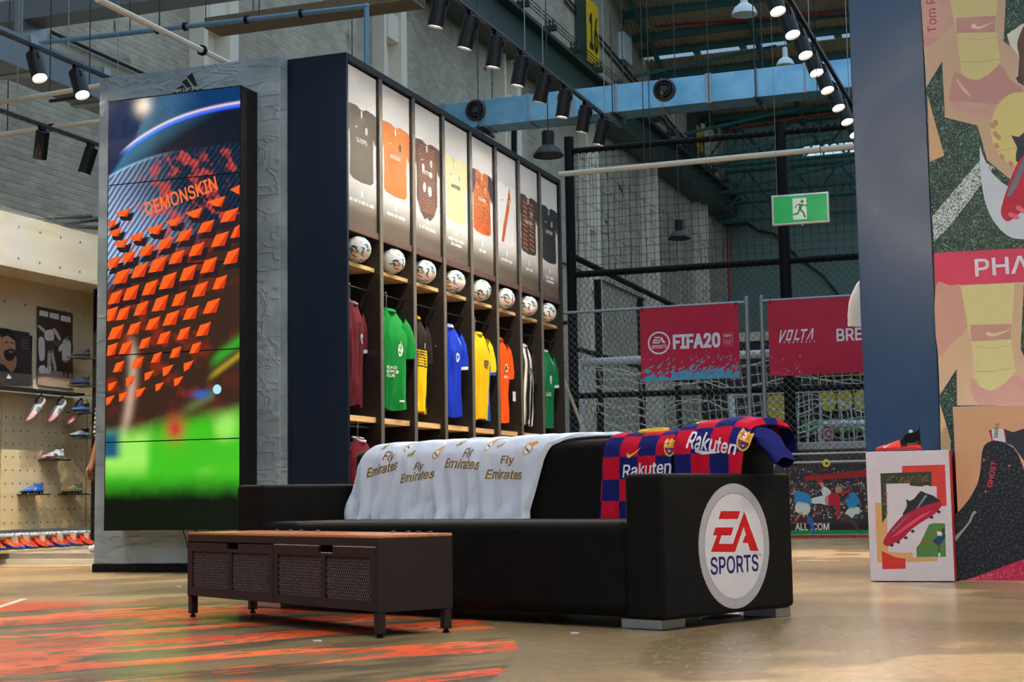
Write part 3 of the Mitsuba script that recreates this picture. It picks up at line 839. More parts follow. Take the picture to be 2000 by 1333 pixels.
for r, (row, (w, h)) in enumerate(zip(ROWS, SIZ)):
    for (x, z) in row:
        W, H = w * PX / 2, h * PX / 2
        j = rng.uniform(0.9, 1.1)
        if r < 2:
            q = [(-1.0, 0.25), (1.0, 0.95), (0.55, -0.75), (-0.15, -0.55)]
        elif r < 9:
            q = [(-0.45, 0.62), (1.0, 0.98), (0.55, -0.72), (-1.0, -0.80)]
        else:
            q = [(-0.75, 0.45), (1.0, 0.9), (0.2, -0.6), (-0.7, -0.95)]
        P4 = [(min(max(x + a * W * j, VX0 + 0.013), VX1 - 0.007), z + b * H * j) for a, b in q]
        hot.poly(P4, '#ffffff')
        tri = [P4[1], P4[2], (0.5 * (P4[2][0] + P4[3][0]), 0.5 * (P4[2][1] + P4[3][1]))]
        deep.poly(tri, '#ffffff')
        if r < 5:
            S4 = [(min(max(P4[k][0] + (0.2 if k == 3 else 1.0) * W * 0.5, VX0 + 0.013), VX1 - 0.007), P4[k][1] - H * (0.9 if r < 3 else 0.6)) for k in range(4)]
            shade.poly(S4, '#000000')


def plain(pr):
    return np.vstack(pr.v), np.vstack(pr.f)


def on_plane(m, o, u, v, w):
    P = np.asarray(m[0])
    return np.asarray(o, float) + P[:, :1] * np.asarray(u, float) + P[:, 1:2] * np.asarray(v, float) + P[:, 2:] * np.asarray(w, float), m[1]


FR = ((0, VY - 0.0008, 0), (1, 0, 0), (0, 0, 1), (0, -1, 0))


add('video_screen__stud_shadow', on_plane(plain(shade), *FR), 'screen_glass', em=(0.018, 0.010, 0.012))
add('video_screen__stud_image', on_plane(plain(hot), *FR), 'screen_glass', em=(0.95, 0.115, 0.010))
add('video_screen__stud_facet', on_plane(plain(deep), *FR), 'screen_glass', em=(0.62, 0.035, 0.006))
t = Print(); t.k = 5
ta, tb = [(-7.109, 2.935), (-6.434, 3.101)]
tr = math.atan2(tb[1] - ta[1], tb[0] - ta[0])
t.text('DEMONSKIN', ta[0], ta[1], 0.112, '#ffffff', True, w=math.hypot(tb[0] - ta[0], tb[1] - ta[1]), rot=tr)
add('video_screen__lettering', on_plane(plain(t), *FR), 'screen_glass', em=(1.0, 0.16, 0.03))
add('video_screen__cable', tube([(-6.75, 10.8, 0.35), (-6.70, 10.83, 0.30), (-6.62, 10.80, 0.33), (-6.55, 10.84, 0.29), (-6.52, 10.83, 0.2), (-6.55, 10.84, 0.12), (-6.57, 10.85, 0.09), (-6.53, 10.86, 0.13), (-6.50, 10.84, 0.25), (-6.58, 10.82, 0.34)], 0.006, 6), 'wire_black')
add('video_screen__cable_001', tube([(-6.86, 10.8, 0.36), (-6.855, 10.86, 0.25), (-6.86, 10.88, 0.2)], 0.004, 5), 'wire_black')

# ------------------------------------------------------------------ locker unit
X0, PIT, Y0, YE, ZT = -5.464, 0.696, 11.021, 16.589, 4.24
XB = -6.008
add('locker_unit__side_panel', box(XB, X0, 11.021, 11.055, 0, ZT, 0.003), 'navy_panel')
labels['locker_unit__side_panel'] = {'label': 'dark navy end panel beside the concrete column'}
add('locker_unit__end_panel', box(XB, X0, YE - 0.07, YE, 0, ZT, 0.003), 'unit_dark')
add('locker_unit__top_rail', box(XB, X0 + 0.004, 11.055, YE - 0.07, 4.182, ZT, 0.003), 'unit_dark')
add('locker_unit__back_panel', box(XB, XB + 0.02, 11.055, YE - 0.07, 0, 4.182, 0), 'unit_back')
add('locker_unit__plinth', box(XB + 0.02, X0 - 0.04, 11.055, YE - 0.07, 0, 0.1, 0), 'unit_dark')
BAY = [(max(Y0 + PIT * i, 11.055), Y0 + PIT * (i + 1) - 0.07) for i in range(8)]
for i in range(7):
    nm = 'locker_unit__divider' + ('' if i == 0 else '_%03d' % i)
    y = BAY[i][1]
    add(nm, box(XB + 0.02, X0 - 0.006, y, y + 0.07, 0.1, 4.182, 0.002), 'unit_dark')
    add(nm + '__lit_edge_strip', box(X0 - 0.006, X0, y + 0.004, y + 0.066, 0.0, 4.182, 0.001), 'unit_edge')  # added strip: lamplight on the divider front, put into the colour
for i, (a, b) in enumerate(BAY):
    sfx = '' if i == 0 else '_%03d' % i
    add('locker_unit__ball_shelf' + sfx, box(XB + 0.02, X0 - 0.055, a, b, 2.49, 2.526, 0.002), 'oak')
    add('locker_unit__lower_shelf' + sfx, box(XB + 0.02, X0 - 0.05, a, b, 1.21, 1.258, 0.002), 'oak')
    add('locker_unit__hanging_rail' + sfx, bar((-5.56, a, 2.33), (-5.56, b, 2.33), 0.007, 8), 'black_metal')
    add('locker_unit__lightbox' + sfx, cat(box(XB + 0.02, X0 - 0.03, a, b, 2.80, 4.182, 0.002)), 'unit_dark')
    add('locker_unit__lightbox' + sfx + '__trim', cat(box(X0 - 0.03, X0 - 0.012, a, b, 2.765, 2.825), []), 'lightbox_frame')
tag('locker_unit', 'long dark locker unit of eight bays with jersey posters above and oak shelves', 'locker unit')

CAPW = [(3, 4, 2, 4, 2, 5), (7, 4, 7), (2, 3, 4, 8), (7, 5, 7), (4, 5), (3, 6, 6), (5, 5), (6, 8)]   # word lengths of the captions, too small in the photograph to read
JN = ['charcoal jersey', 'orange jersey', 'black jersey with thin copper stripes', 'pale yellow jersey', 'orange jersey with navy sleeves', 'white jersey with an orange sash', 'black jersey with orange bars', 'plain black jersey']
JCOL = ['#3d3a35', '#d8571f', '#3a2620', '#e2cf86', '#c4491f', '#efe7dc', '#201d1d', '#201f20']
JY = [[11.098, 11.669]]
for i, (a, b) in enumerate(BAY):
    key = num('jersey_poster', i)
    add(key + '__sheet', box(X0 - 0.03, X0 - 0.026, a + 0.008, b - 0.008, 2.83, 4.165, 0), 'poster_print')
    W = b - a - 0.02
    p = Print()
    col = JCOL[i]
    sl = '#1f2038' if i == 4 else col
    J = lambda q: [(min(max(u, 0.005), 0.995) * W, z) for u, z in q]
    # the pale backdrop is the sheet's own print; the jersey itself:
    left = [(0, 3.595), (0.02, 3.57), (0.06, 3.59), (0.10, 3.63), (0.115, 3.5), (0.11, 3.36), (0.105, 3.245)]
    hem = [(0.20, 3.222), (0.5, 3.208), (0.80, 3.218)]
    if i == 2:
        left[-1] = (0.11, 3.29); hem = [(0.24, 3.18), (0.38, 3.125), (0.62, 3.125), (0.76, 3.18)]
    right = [(1 - u, z) for u, z in left[::-1]]
    top = [(1, 3.83), (0.88, 3.845), (0.66, 3.852), (0.58, 3.836), (0.5, 3.828), (0.42, 3.836), (0.34, 3.852), (0.12, 3.845), (0, 3.83)]
    p.poly(J(left + hem + right + top), col)
    if i in (4,):
        p.up().poly(J([(0, 3.595), (0.03, 3.565), (0.095, 3.60), (0.20, 3.70), (0.22, 3.846), (0.12, 3.842), (0, 3.80)]), sl)
        p.poly(J([(1, 3.595), (0.97, 3.565), (0.905, 3.60), (0.80, 3.70), (0.78, 3.846), (0.88, 3.842), (1, 3.80)]), sl)
    p.up()
    if i == 2:
        for j in range(26):
            z = 3.20 + 0.024 * j
            p.quad(0.5 * W, z, 0.62 * W, 0.007, '#a2553c')
    if i == 4:
        for j in range(70):
            u, z = rng.uniform(0.2, 0.8), rng.uniform(3.25, 3.8)
            p.quad(u * W, z, 0.05, 0.014, ['#8a2c16', '#e06a35'][j % 2], rot=rng.uniform(-0.6, 0.6))
    if i == 5:
        p.poly(J([(0.68, 3.85), (0.74, 3.70), (0.36, 3.22), (0.24, 3.23)]), '#c9511f')
    if i == 6:
        for j in range(11):
            z = 3.26 + 0.05 * j
            for u in (0.33, 0.67):
                p.quad(u * W, z + (0.015 if u > 0.5 else 0), 0.24 * W, 0.016, '#d2561f', rot=-0.12)
    p.up()
    if i in (0, 1):
        for j in range(7):
            u = 0.25 + 0.08 * j
            p.poly(stroke([(u * W, 3.70 - 0.02 * j % 3), ((u + 0.03) * W, 3.5), ((u - 0.02) * W, 3.3)], [0.004, 0.018, 0.004]), ['#4b4842', '#c04a18'][i])
    p.up()
    light = '#efe9df'
    p.poly(J([(0.482, 3.822), (0.518, 3.822), (0.52, 3.765), (0.50, 3.755), (0.48, 3.765)]), light if i != 3 else '#f6eecb')
    dk = light if i not in (3, 5) else '#3b3a2c'
    p.poly([(0.28 * W + q[0], 3.665 + q[1]) for q in ((0, 0), (0.012, -0.008), (0.06, 0.018), (0.016, 0.004))], dk)
    p.poly(ell(0.66 * W, 3.665, 0.026, 0.034, 20), '#c9c4bb' if i != 1 else '#2b2622')
    p.poly(ell(0.66 * W, 3.665, 0.013, 0.018, 16), '#7a746a')
    SP = ['SLEEPS', 'MASTERS FC', 'HOSTPLUS', 'MARINERS', 'INVERSE', '', 'FUJITSU', 'BOUTON']
    if SP[i]:
        p.text(SP[i], 0.5 * W, 3.545, 0.036, dk, True, w=0.22 if i else 0.2, anchor='c')
    if i == 2:
        p.poly(ell(0.36 * W, 3.60, 0.03, 0.04, 8), light).poly(ell(0.64 * W, 3.56, 0.04, 0.03, 10), light).poly(ell(0.40 * W, 3.42, 0.035, 0.05, 7), light).poly(ell(0.60 * W, 3.40, 0.045, 0.05, 12), light)
    p.poly(ell(0.5 * W, 3.118, 0.018, 0.026, 14), light).poly(stroke([(0.5 * W - 0.02, 3.09), (0.5 * W + 0.02, 3.09)], 0.01), light)
    for row, words in enumerate([CAPW[i]] + ([(4, 9)] if i in (3, 7) else [])):
        n = sum(words) + len(words) - 1
        cw = min(0.019, 0.47 / n)
        u = 0.5 * W - n * cw / 2
        for w_ in words:
            for q in range(w_):
                p.quad(u + cw * 0.45, 3.040 - 0.045 * row, cw * 0.74, 0.028, light)
                u += cw
            u += cw
    p.build(key + '__artwork', (X0 - 0.026, a + 0.01, 0), (0, 1, 0), (0, 0, 1), (1, 0, 0), 'print')
    tag(key, 'poster of a %s above the %s locker bay' % (JN[i], ORD[i]), 'poster', 'jersey posters over the lockers')

# ------------------------------------------------------------------ match balls
ico = trimesh.creation.icosphere(5, 0.11)
V = np.asarray(ico.vertices) / 0.11
BC = np.tile(hx('#e9e5dd'), (len(V), 1))
rb = np.random.default_rng(11)
for k in range(6):
    ax = [(1, -0.3, 0.1), (-1, 0.2, 0.2), (0, 1, 0.3), (0.2, -1, -0.2), (0.1, 0.2, 1), (0, 0, -1)][k]
    ax = np.array(ax, float) / np.linalg.norm(ax)
    for j in range(13):
        d = ax + rb.normal(0, 0.30, 3); d /= np.linalg.norm(d)
        t = np.cross(d, rb.normal(0, 1, 3)); t /= np.linalg.norm(t)
        e = V - d
        la, lb = e @ t, e @ np.cross(d, t)
        m = (la / rb.uniform(0.12, 0.34)) ** 2 + (lb / rb.uniform(0.035, 0.09)) ** 2 + ((e @ d) / 0.2) ** 2 < 1
        BC[m] = hx(['#d8452a', '#1f8f4a', '#1c6e8c', '#16202b', '#e08a2a', '#2aa0a8', '#3a4450'][rb.integers(0, 7)])
ball = ply(ico, 'gloss_print', True, color=BC)
for i, (a, b) in enumerate(BAY):
    key = num('match_ball', i)
    c = (-5.50 - 0.004 * (i % 3), Y0 + PIT * i + (0.27 if i < 7 else 0.22), 2.526 + 0.11)
    A = trimesh.transformations.euler_matrix(0.25 * math.sin(i * 2), 0.15 * math.cos(i * 3), 0.5 * math.sin(i * 1.7))
    A[:3, 3] = c
    add(key, ball, to=A)
    tag(key, 'white match ball with bright splashes on the oak shelf of the %s locker bay' % ORD[i], 'ball', 'match balls on the locker shelf')


# ------------------------------------------------------------------ jerseys on hangers
def jersey_mesh(seed, fold=0.012, length=0.80):
    """(torso, sleeves, collar, cuffs) of a hanging jersey; x across, y depth (front is -y), z up from the hem."""
    k = length / 0.80
    zs = np.array([0, 0.12, 0.30, 0.48, 0.58, 0.64, 0.70, 0.75, 0.785, 0.80]) * k
    aw = [0.245, 0.24, 0.235, 0.24, 0.235, 0.222, 0.20, 0.150, 0.10, 0.085]
    bw = [0.035, 0.045, 0.055, 0.07, 0.075, 0.072, 0.06, 0.05, 0.045, 0.042]
    nz_, na = 110, 72
    z = np.linspace(0, length, nz_)
    A, B = np.interp(z, zs, aw), np.interp(z, zs, bw)
    g = np.arange(na) * 2 * PI / na
    cx, sy = np.cos(g), np.sin(g)
    X = A[:, None] * (np.sign(cx) * np.abs(cx) ** 0.8)[None]
    Yy = B[:, None] * (np.sign(sy) * np.abs(sy) ** 0.75)[None]
    Zz = np.repeat(z[:, None], na, 1)
    ph = 3 * meshkit.noise(np.stack([X * 4, Zz * 3, Yy * 0 + seed], -1))
    fade = (1 - 0.85 * Zz / length)
    Yy = Yy + fold * fade * np.sin(X * 42 + ph * 2 + seed) * np.sign(sy)[None] ** 1 + 0.02 * (meshkit.noise(np.stack([X * 7, Zz * 7, Yy * 0 + seed + 9], -1)) - 0.5)
    Zz = Zz + 0.012 * np.sin(X * 13 + seed) * (1 - Zz / length)
    v = np.stack([X, Yy, Zz], -1).reshape(-1, 3)
    f = [q for i in range(nz_ - 1) for j in range(na) for q in ((i * na + j, i * na + (j + 1) % na, (i + 1) * na + (j + 1) % na), (i * na + j, (i + 1) * na + (j + 1) % na, (i + 1) * na + j))]
    torso = trimesh.Trimesh(v, f, process=False)
    sl, cf = [], []
    for s in (-1, 1):
        path = np.array([(0.155, 0.690), (0.215, 0.640), (0.262, 0.56), (0.285, 0.48), (0.292, 0.42)]) * [1, k]
        t = np.linspace(0, 1, 26)
        pc = np.stack([np.interp(t, np.linspace(0, 1, 5), path[:, 0]), np.interp(t, np.linspace(0, 1, 5), path[:, 1])], 1)
        tg = np.gradient(pc, axis=0); tg /= np.linalg.norm(tg, axis=1, keepdims=True)
        nrm = np.stack([-tg[:, 1], tg[:, 0]], 1)
        ra, rb_ = np.interp(t, [0, 0.4, 1], [0.10, 0.105, 0.078]), np.interp(t, [0, 0.4, 1], [0.055, 0.055, 0.040])
        h = np.arange(24) * 2 * PI / 24
        vv = np.stack([pc[:, None, 0] + ra[:, None] * np.cos(h) * nrm[:, None, 0], np.repeat((rb_[:, None] * np.sin(h)), 1, 0), pc[:, None, 1] + ra[:, None] * np.cos(h) * nrm[:, None, 1]], -1)
        vv[..., 0] *= s
        vv[..., 1] += 0.01 * (meshkit.noise(vv * 14 + seed) - 0.5)
        ff = [q for i in range(25) for j in range(24) for q in ((i * 24 + j, i * 24 + (j + 1) % 24, (i + 1) * 24 + (j + 1) % 24), (i * 24 + j, (i + 1) * 24 + (j + 1) % 24, (i + 1) * 24 + j))]
        sl.append(trimesh.Trimesh(vv.reshape(-1, 3), ff, process=False))
        ring = vv[-4:].copy(); c = ring.mean(1, keepdims=True); ring = c + (ring - c) * 1.04
        cf.append(trimesh.Trimesh(ring.reshape(-1, 3), [q for i in range(3) for j in range(24) for q in ((i * 24 + j, i * 24 + (j + 1) % 24, (i + 1) * 24 + (j + 1) % 24), (i * 24 + j, (i + 1) * 24 + (j + 1) % 24, (i + 1) * 24 + j))], process=False))
    h = np.arange(36) * 2 * PI / 36
    col = tube(np.stack([0.088 * np.cos(h), 0.050 * np.sin(h) - 0.006, length + 0.0 + 0.012 * np.sin(h) * 1.0 - 0.012 * (np.sin(h) < -0.3)], 1), 0.011, 8, closed=True)
    return torso, sl, col, cf


def surf_y(torso, x, z):
    """The front surface's depth at (x, z)."""
    from scipy.spatial import cKDTree
    v = np.asarray(torso.vertices); v = v[v[:, 1] < 0.004]
    return v[cKDTree(v[:, [0, 2]]).query(np.stack([x, z], -1))[1], 1]


def front_print(pr, torso):
    v = np.vstack(pr.v).copy(); f = np.vstack(pr.f); c = np.vstack(pr.c)
    m = trimesh.Trimesh(v, f, process=False)
    v2, f2, idx = trimesh.remesh.subdivide_to_size(v, f, 0.03, return_index=True)
    vc = np.zeros((len(v2), 3)); vc[f2.ravel()] = np.repeat(c[f[idx]][:, 0], 3, 0)
    y = surf_y(torso, v2[:, 0], v2[:, 1])
    return (np.stack([v2[:, 0], y - 0.003 - v2[:, 2], v2[:, 1]], 1), f2), vc


def hang_jersey(key, at, yaw, seed, colf, collar, cuff, pr, label, length=0.80, sleeve=None, hanger=None, squeeze=(1.0, 1.0)):
    torso, sl, col, cf = jersey_mesh(seed, length=length)
    M = rotz(yaw, at)
    for m in [torso, col] + sl + cf:
        v = np.array(m.vertices); v[:, 0] *= np.where(v[:, 0] < 0, squeeze[0], squeeze[1]); m.vertices = v
    f2 = sleeve or colf
    add(key + '__body', xf(torso, M), 'cloth', True, color=colf(np.asarray(torso.vertices)))
    for i, m in enumerate(sl):
        add(key + '__sleeve' + ('' if i == 0 else '_001'), xf(m, M), 'cloth', True, color=f2(np.asarray(m.vertices)))
        add(key + '__sleeve' + ('' if i == 0 else '_001') + '__cuff', xf(cf[i], M), 'cloth', True, color=np.tile(hx(cuff), (len(cf[i].vertices), 1)))
    add(key + '__collar', xf(col, M), 'cloth', True, color=np.tile(hx(collar), (len(col.vertices), 1)))
    if pr is not None:
        m, c = front_print(pr, torso)
        add(key + '__badge_and_lettering', xf(trimesh.Trimesh(*m, process=False), M), 'print', False, color=c)
    tag(key, label, 'jersey')
    if hanger:
        hk = hanger
        add(hk + '__hook', xf(tube([(0, 0, length + 0.0), (0, 0, length + 0.09), (0.012, 0, length + 0.125), (0.0, 0, length + 0.15), (-0.02, 0, length + 0.135)], 0.004, 6), M), 'chrome')
        add(hk + '__bar', xf(tube([(-0.17, 0, length - 0.1), (-0.05, 0, length - 0.01), (0, 0, length + 0.01), (0.05, 0, length - 0.01), (0.17, 0, length - 0.1)], 0.011, 6), M), 'black_plastic')


def flat(h):
    return lambda v: np.tile(hx(h), (len(v), 1))


def stripes_v(a, b, n, half=0.25):
    def fn(v):
        k = np.floor((v[:, 0] + 0.6) / (2 * half / n)).astype(int) % 2
        return np.where(k[:, None] == 0, hx(a), hx(b))
    return fn


def wasp(v):
    z = v[:, 2]
    band = (np.floor(z / 0.0125) % 2 == 0) & (z > 0.40) & (z < 0.56)
    y = np.where((z < 0.40)[:, None], hx('#e8bd17'), hx('#1a1713'))
    y = np.where(band[:, None], hx('#e8bd17'), y)
    y = np.where(((np.abs(np.abs(v[:, 0]) - 0.20) < 0.008) & (z < 0.42))[:, None], hx('#1a1713'), y)
    return y


def yellow_blue(v):
    return np.where((np.abs(v[:, 0]) > 0.205)[:, None] & (v[:, 2] < 0.56)[:, None], hx('#1b4aa0'), hx('#dcb414'))


def crest(p, x, z, r, a, b):
    p.poly(curve([(x - r, z + r), (x, z + r * 1.15), (x + r, z + r), (x + 0.9 * r, z - 0.3 * r), (x, z - 1.25 * r), (x - 0.9 * r, z - 0.3 * r)], 4), a).up()
    p.poly(ell(x, z, r * 0.55, r * 0.6, 16), b)
    p.poly(stroke([(x - 0.4 * r, z - 0.5 * r), (x + 0.4 * r, z - 0.6 * r)], 0.25 * r), b)
    return p


prs = []
p = Print(); crest(p, 0.10, 0.56, 0.036, '#7fc0d8', '#5b1420'); prs.append(p)
p = Print(); p.poly(ell(0.105, 0.52, 0.05, 0.06, 24), '#dfe8dc').up(); p.poly(ell(0.105, 0.535, 0.03, 0.03, 16), '#6fae7c').poly(ell(0.105, 0.49, 0.022, 0.018, 16), '#6fae7c'); p.poly(ell(0.105, 0.585, 0.03, 0.02, 16), '#5c9a52')
for j, w in enumerate(('BONDI', 'BOWLING', 'CLUB')):
    p.text(w, -0.08, 0.345 - 0.035 * j, 0.026, '#e8efe6', True, w=(0.13, 0.18, 0.10)[j])
p.quad(0.16, 0.075, 0.07, 0.018, '#d7ddd2'); prs.append(p)
p = Print(); p.quad(0.10, 0.60, 0.04, 0.05, '#b9b19a'); prs.append(p)
p = Print(); p.poly(ell(0.10, 0.56, 0.042, 0.046, 20), '#c8d3ea').up(); p.poly(stroke([(0.075, 0.58), (0.10, 0.53), (0.125, 0.58)], 0.014), '#2447b0').poly(ell(0.10, 0.565, 0.014, 0.014, 10), '#2447b0'); prs.append(p)
p = Print(); crest(p, 0.09, 0.55, 0.036, '#574a2c', '#8a763c'); prs.append(p)
p = Print(); p.poly(ell(0.09, 0.56, 0.04, 0.044, 12), '#efe6dc').up(); p.poly(ell(0.09, 0.56, 0.026, 0.03, 10), '#14110f'); p.text('MIA', 0.03, 0.45, 0.028, '#efe6dc', True, w=0.11); prs.append(p)
p = Print(); crest(p, 0.09, 0.57, 0.036, '#3c3936', '#8d8982'); prs.append(p)
p = Print(); crest(p, 0.09, 0.53, 0.042, '#dde5da', '#2d6a4b'); p.text('DAILY', -0.02, 0.35, 0.04, '#dde5da', True, w=0.15); prs.append(p)
JS = [('maroon jersey with pale blue cuffs', flat('#4a0f1a'), '#a98c8c', '#9cc3dc', None), ('bright green jersey with white bowling club lettering', flat('#0b7430'), '#0c6f2c', '#0d7730', None),
      ('black and yellow jersey with pinstripes', wasp, '#e8bd17', '#1a1713', flat('#1a1713')), ('royal blue jersey with white cuffs', flat('#1230a8'), '#d4d8e4', '#dfe3ec', None),
      ('yellow jersey with blue side and cuffs', yellow_blue, '#d9b41c', '#1b4aa0', flat('#efc91f')), ('orange jersey with a swing tag', flat('#ee5413'), '#d64a10', '#ee5413', None),
      ('black and white striped jersey', stripes_v('#16150f', '#d9d6ca', 8), '#cfccc0', '#22201c', flat('#1c1b18')), ('dark green jersey with white cuffs', flat('#0f5e3a'), '#cfd8cf', '#dde4dc', None)]
for i, (nm, cf_, col, cuff, slv) in enumerate(JS):
    a, b = BAY[i]
    L_ = 0.87
    yaw = 90 + (6, -10, -5, -8, -8, -6, -4, -6)[i]
    at = (-5.54 if i else -5.58, a + (0.24, 0.205, 0.07, 0.14, 0.20, 0.09, 0.13, 0.12)[i], 2.21 - L_)
    sq = ((0.56, 0.98), (0.5, 1.16), (0.16, 0.9), (0.34, 1.06), (0.5, 1.06), (0.2, 1.0), (0.3, 1.06), (0.28, 1.12))[i]
    hang_jersey(num('hanging_jersey', i), at, yaw, 3.1 * i + 1, cf_, col, cuff, prs[i], '%s hanging in the %s locker bay' % (nm, ORD[i]), L_, slv, num('clothes_hanger', i), sq)
    labels[num('hanging_jersey', i)]['group'] = 'jerseys hanging in the lockers'
    tag(num('clothes_hanger', i), 'wire-hooked black hanger inside the %s locker bay' % ORD[i], 'hanger', 'hangers in the lockers')
    if i in (3, 4, 7, 0):
        # three shoulder stripes
        pr = Print()
        for s in (-1, 1):
            for q in range(3):
                x0 = 0.10 + 0.02 * q
                pr.poly([(s * x0, 0.777 - 0.03 * q), (s * (x0 + 0.010), 0.774 - 0.03 * q), (s * (x0 + 0.09), 0.70 - 0.03 * q), (s * (x0 + 0.08), 0.70 - 0.03 * q)], '#dfe3ec' if i != 4 else '#26356b')
        t_ = jersey_mesh(3.1 * i + 1, length=L_)[0]
        v = np.array(t_.vertices); v[:, 0] *= np.where(v[:, 0] < 0, sq[0], sq[1]); t_.vertices = v
        m, c = front_print(pr, t_)
        if i:
            add(num('hanging_jersey', i) + '__shoulder_stripe', xf(trimesh.Trimesh(*m, process=False), rotz(yaw, at)), 'print', False, color=c)
add('hanging_jersey_005__swing_tag', xf(box(-0.03, 0.03, 0, 0.002, -0.05, 0.05, 0), rotz(80, (-5.47, BAY[5][0] + 0.42, 1.62))), 'paper')
# the maroon jersey folded over a bar in the lower part of the first bay
p = Print()
for q in range(3):
    p.poly([(0.09 + 0.02 * q, 0.785 - 0.018 * q), (0.10 + 0.02 * q, 0.785 - 0.018 * q), (0.215 + 0.004 * q, 0.70 - 0.018 * q), (0.203 + 0.004 * q, 0.70 - 0.018 * q)], '#e6dada')
p.quad(0.06, 0.50, 0.15, 0.11, '#4aa6bf').up(); p.text('AIA', 0.0, 0.475, 0.05, '#16202b', True, w=0.11)
hang_jersey('hanging_jersey_008', (-5.53, BAY[0][0] + 0.27, 1.07 - 0.78), 92, 5.5, flat('#5d1522'), '#ddcfd0', '#5d1522', p, 'maroon jersey with white shoulder stripes in the lower first bay, peeking over the sofa', 0.78, None, 'clothes_hanger_008', (0.5, 1.0))
add('locker_unit__lower_rail', bar((-5.56, BAY[0][0], 1.17), (-5.56, BAY[0][1], 1.17), 0.012, 8), 'black_metal')
tag('clothes_hanger_008', 'hanger in the lower part of the first locker bay', 'hanger', 'hangers in the lockers')


# ------------------------------------------------------------------ sofa
SB = np.array([-1.625, 6.19, 0.0])
SR, SD = np.array([0.9259, -0.3778, 0.0]), np.array([0.3778, 0.9259, 0.0])
SM = mat4(SB, SR, SD, (0, 0, 1))


def rbox(x0, x1, y0, y1, z0, z1, r, sub=2):
    s = np.asarray(trimesh.creation.icosphere(sub, r).vertices)
    p = np.vstack([s + (a, b, c) for a in (x0 + r, x1 - r) for b in (y0 + r, y1 - r) for c in (z0 + r, z1 - r)])
    return trimesh.convex.convex_hull(p)


def sofa(key, m, mt='sofa_fabric', smooth=35, **k):
    add('sofa__' + key, xf(m, SM), mt, smooth, **k)


sofa('armrest', rbox(-0.20, 0, 0, 1.0, 0.045, 0.655, 0.022))
sofa('armrest_001', rbox(-2.87, -2.65, 0, 1.0, 0.045, 0.655, 0.022))
sofa('base', rbox(-2.655, -0.195, 0.03, 0.99, 0.05, 0.30, 0.02))
sofa('seat_cushion', rbox(-2.648, -0.202, 0.0, 0.66, 0.062, 0.458, 0.045, 3))
sofa('backrest', rbox(-2.648, -0.06, 0.64, 0.985, 0.285, 0.842, 0.05, 3))
for i, (x0, x1, y0, y1) in enumerate(((-0.285, -0.065, 0.07, 0.235), (-0.2, -0.02, 0.87, 0.992), (-2.80, -2.58, 0.07, 0.235), (-2.84, -2.66, 0.87, 0.992))):
    sofa('foot' + ('' if i == 0 else '_%03d' % i), box(x0, x1, y0, y1, 0, 0.044, 0.003), 'chrome', False)
tag('sofa', 'wide black velvet sofa with a round white sports badge on its right arm', 'sofa')
p = Print()
ec, er = (0.525, 0.337), 0.273
p.poly(ell(*ec, er, er, 96), '#a9a6a9').up()
p.poly(ell(ec[0] - 0.002, ec[1] + 0.002, 0.231, 0.231, 96), '#8d8a90').up()
p.poly(ell(ec[0] - 0.001, ec[1], 0.228, 0.228, 96), '#d9d4d6').up()
Q = lambda *c: [(1100 + a / 2.898, 800 + b / 2.898) for a, b in c]
EA1 = [(0.423, 0.49), (0.573, 0.488), (0.551, 0.453), (0.404, 0.456)]
EA2 = [(0.38, 0.421), (0.517, 0.417), (0.496, 0.383), (0.422, 0.385), (0.401, 0.35), (0.508, 0.346), (0.604, 0.486), (0.709, 0.308), (0.641, 0.311), (0.624, 0.346), (0.582, 0.348), (0.605, 0.38), (0.613, 0.38), (0.596, 0.419), (0.522, 0.31), (0.34, 0.317), (0.389, 0.386), (0.358, 0.387)]
p.poly(EA1, '#c01a1f').poly(EA2, '#c01a1f')
ta, tb, tc = [(0.334, 0.224), (0.704, 0.218), (0.521, 0.292)]
p.text('SPORTS', ta[0], 0.5 * (ta[1] + tb[1]), tc[1] - 0.5 * (ta[1] + tb[1]), '#241d63', True, w=tb[0] - ta[0])
p.text('TM', tb[0] + 0.004, tc[1] - 0.008, 0.009, '#241d63', w=0.018)
p.build('sofa__badge', SB + SR * 0.0006, SD, (0, 0, 1), SR, 'print')
labels['sofa__badge'] = {'label': 'round white and grey badge reading EA SPORTS in red and navy'}
pp = [(-1.63, 6.875), (-1.596, 7.483), (-1.496, 7.075), (-1.539, 6.86)]
add('paper_sheet', xf(extrude(pp, 0.002), mat4((0, 0, 0.001), (1, 0, 0), (0, 1, 0), (0, 0, 1))), 'paper')
tag('paper_sheet', 'white sheet of paper lying on the floor under the sofa arm', 'paper')


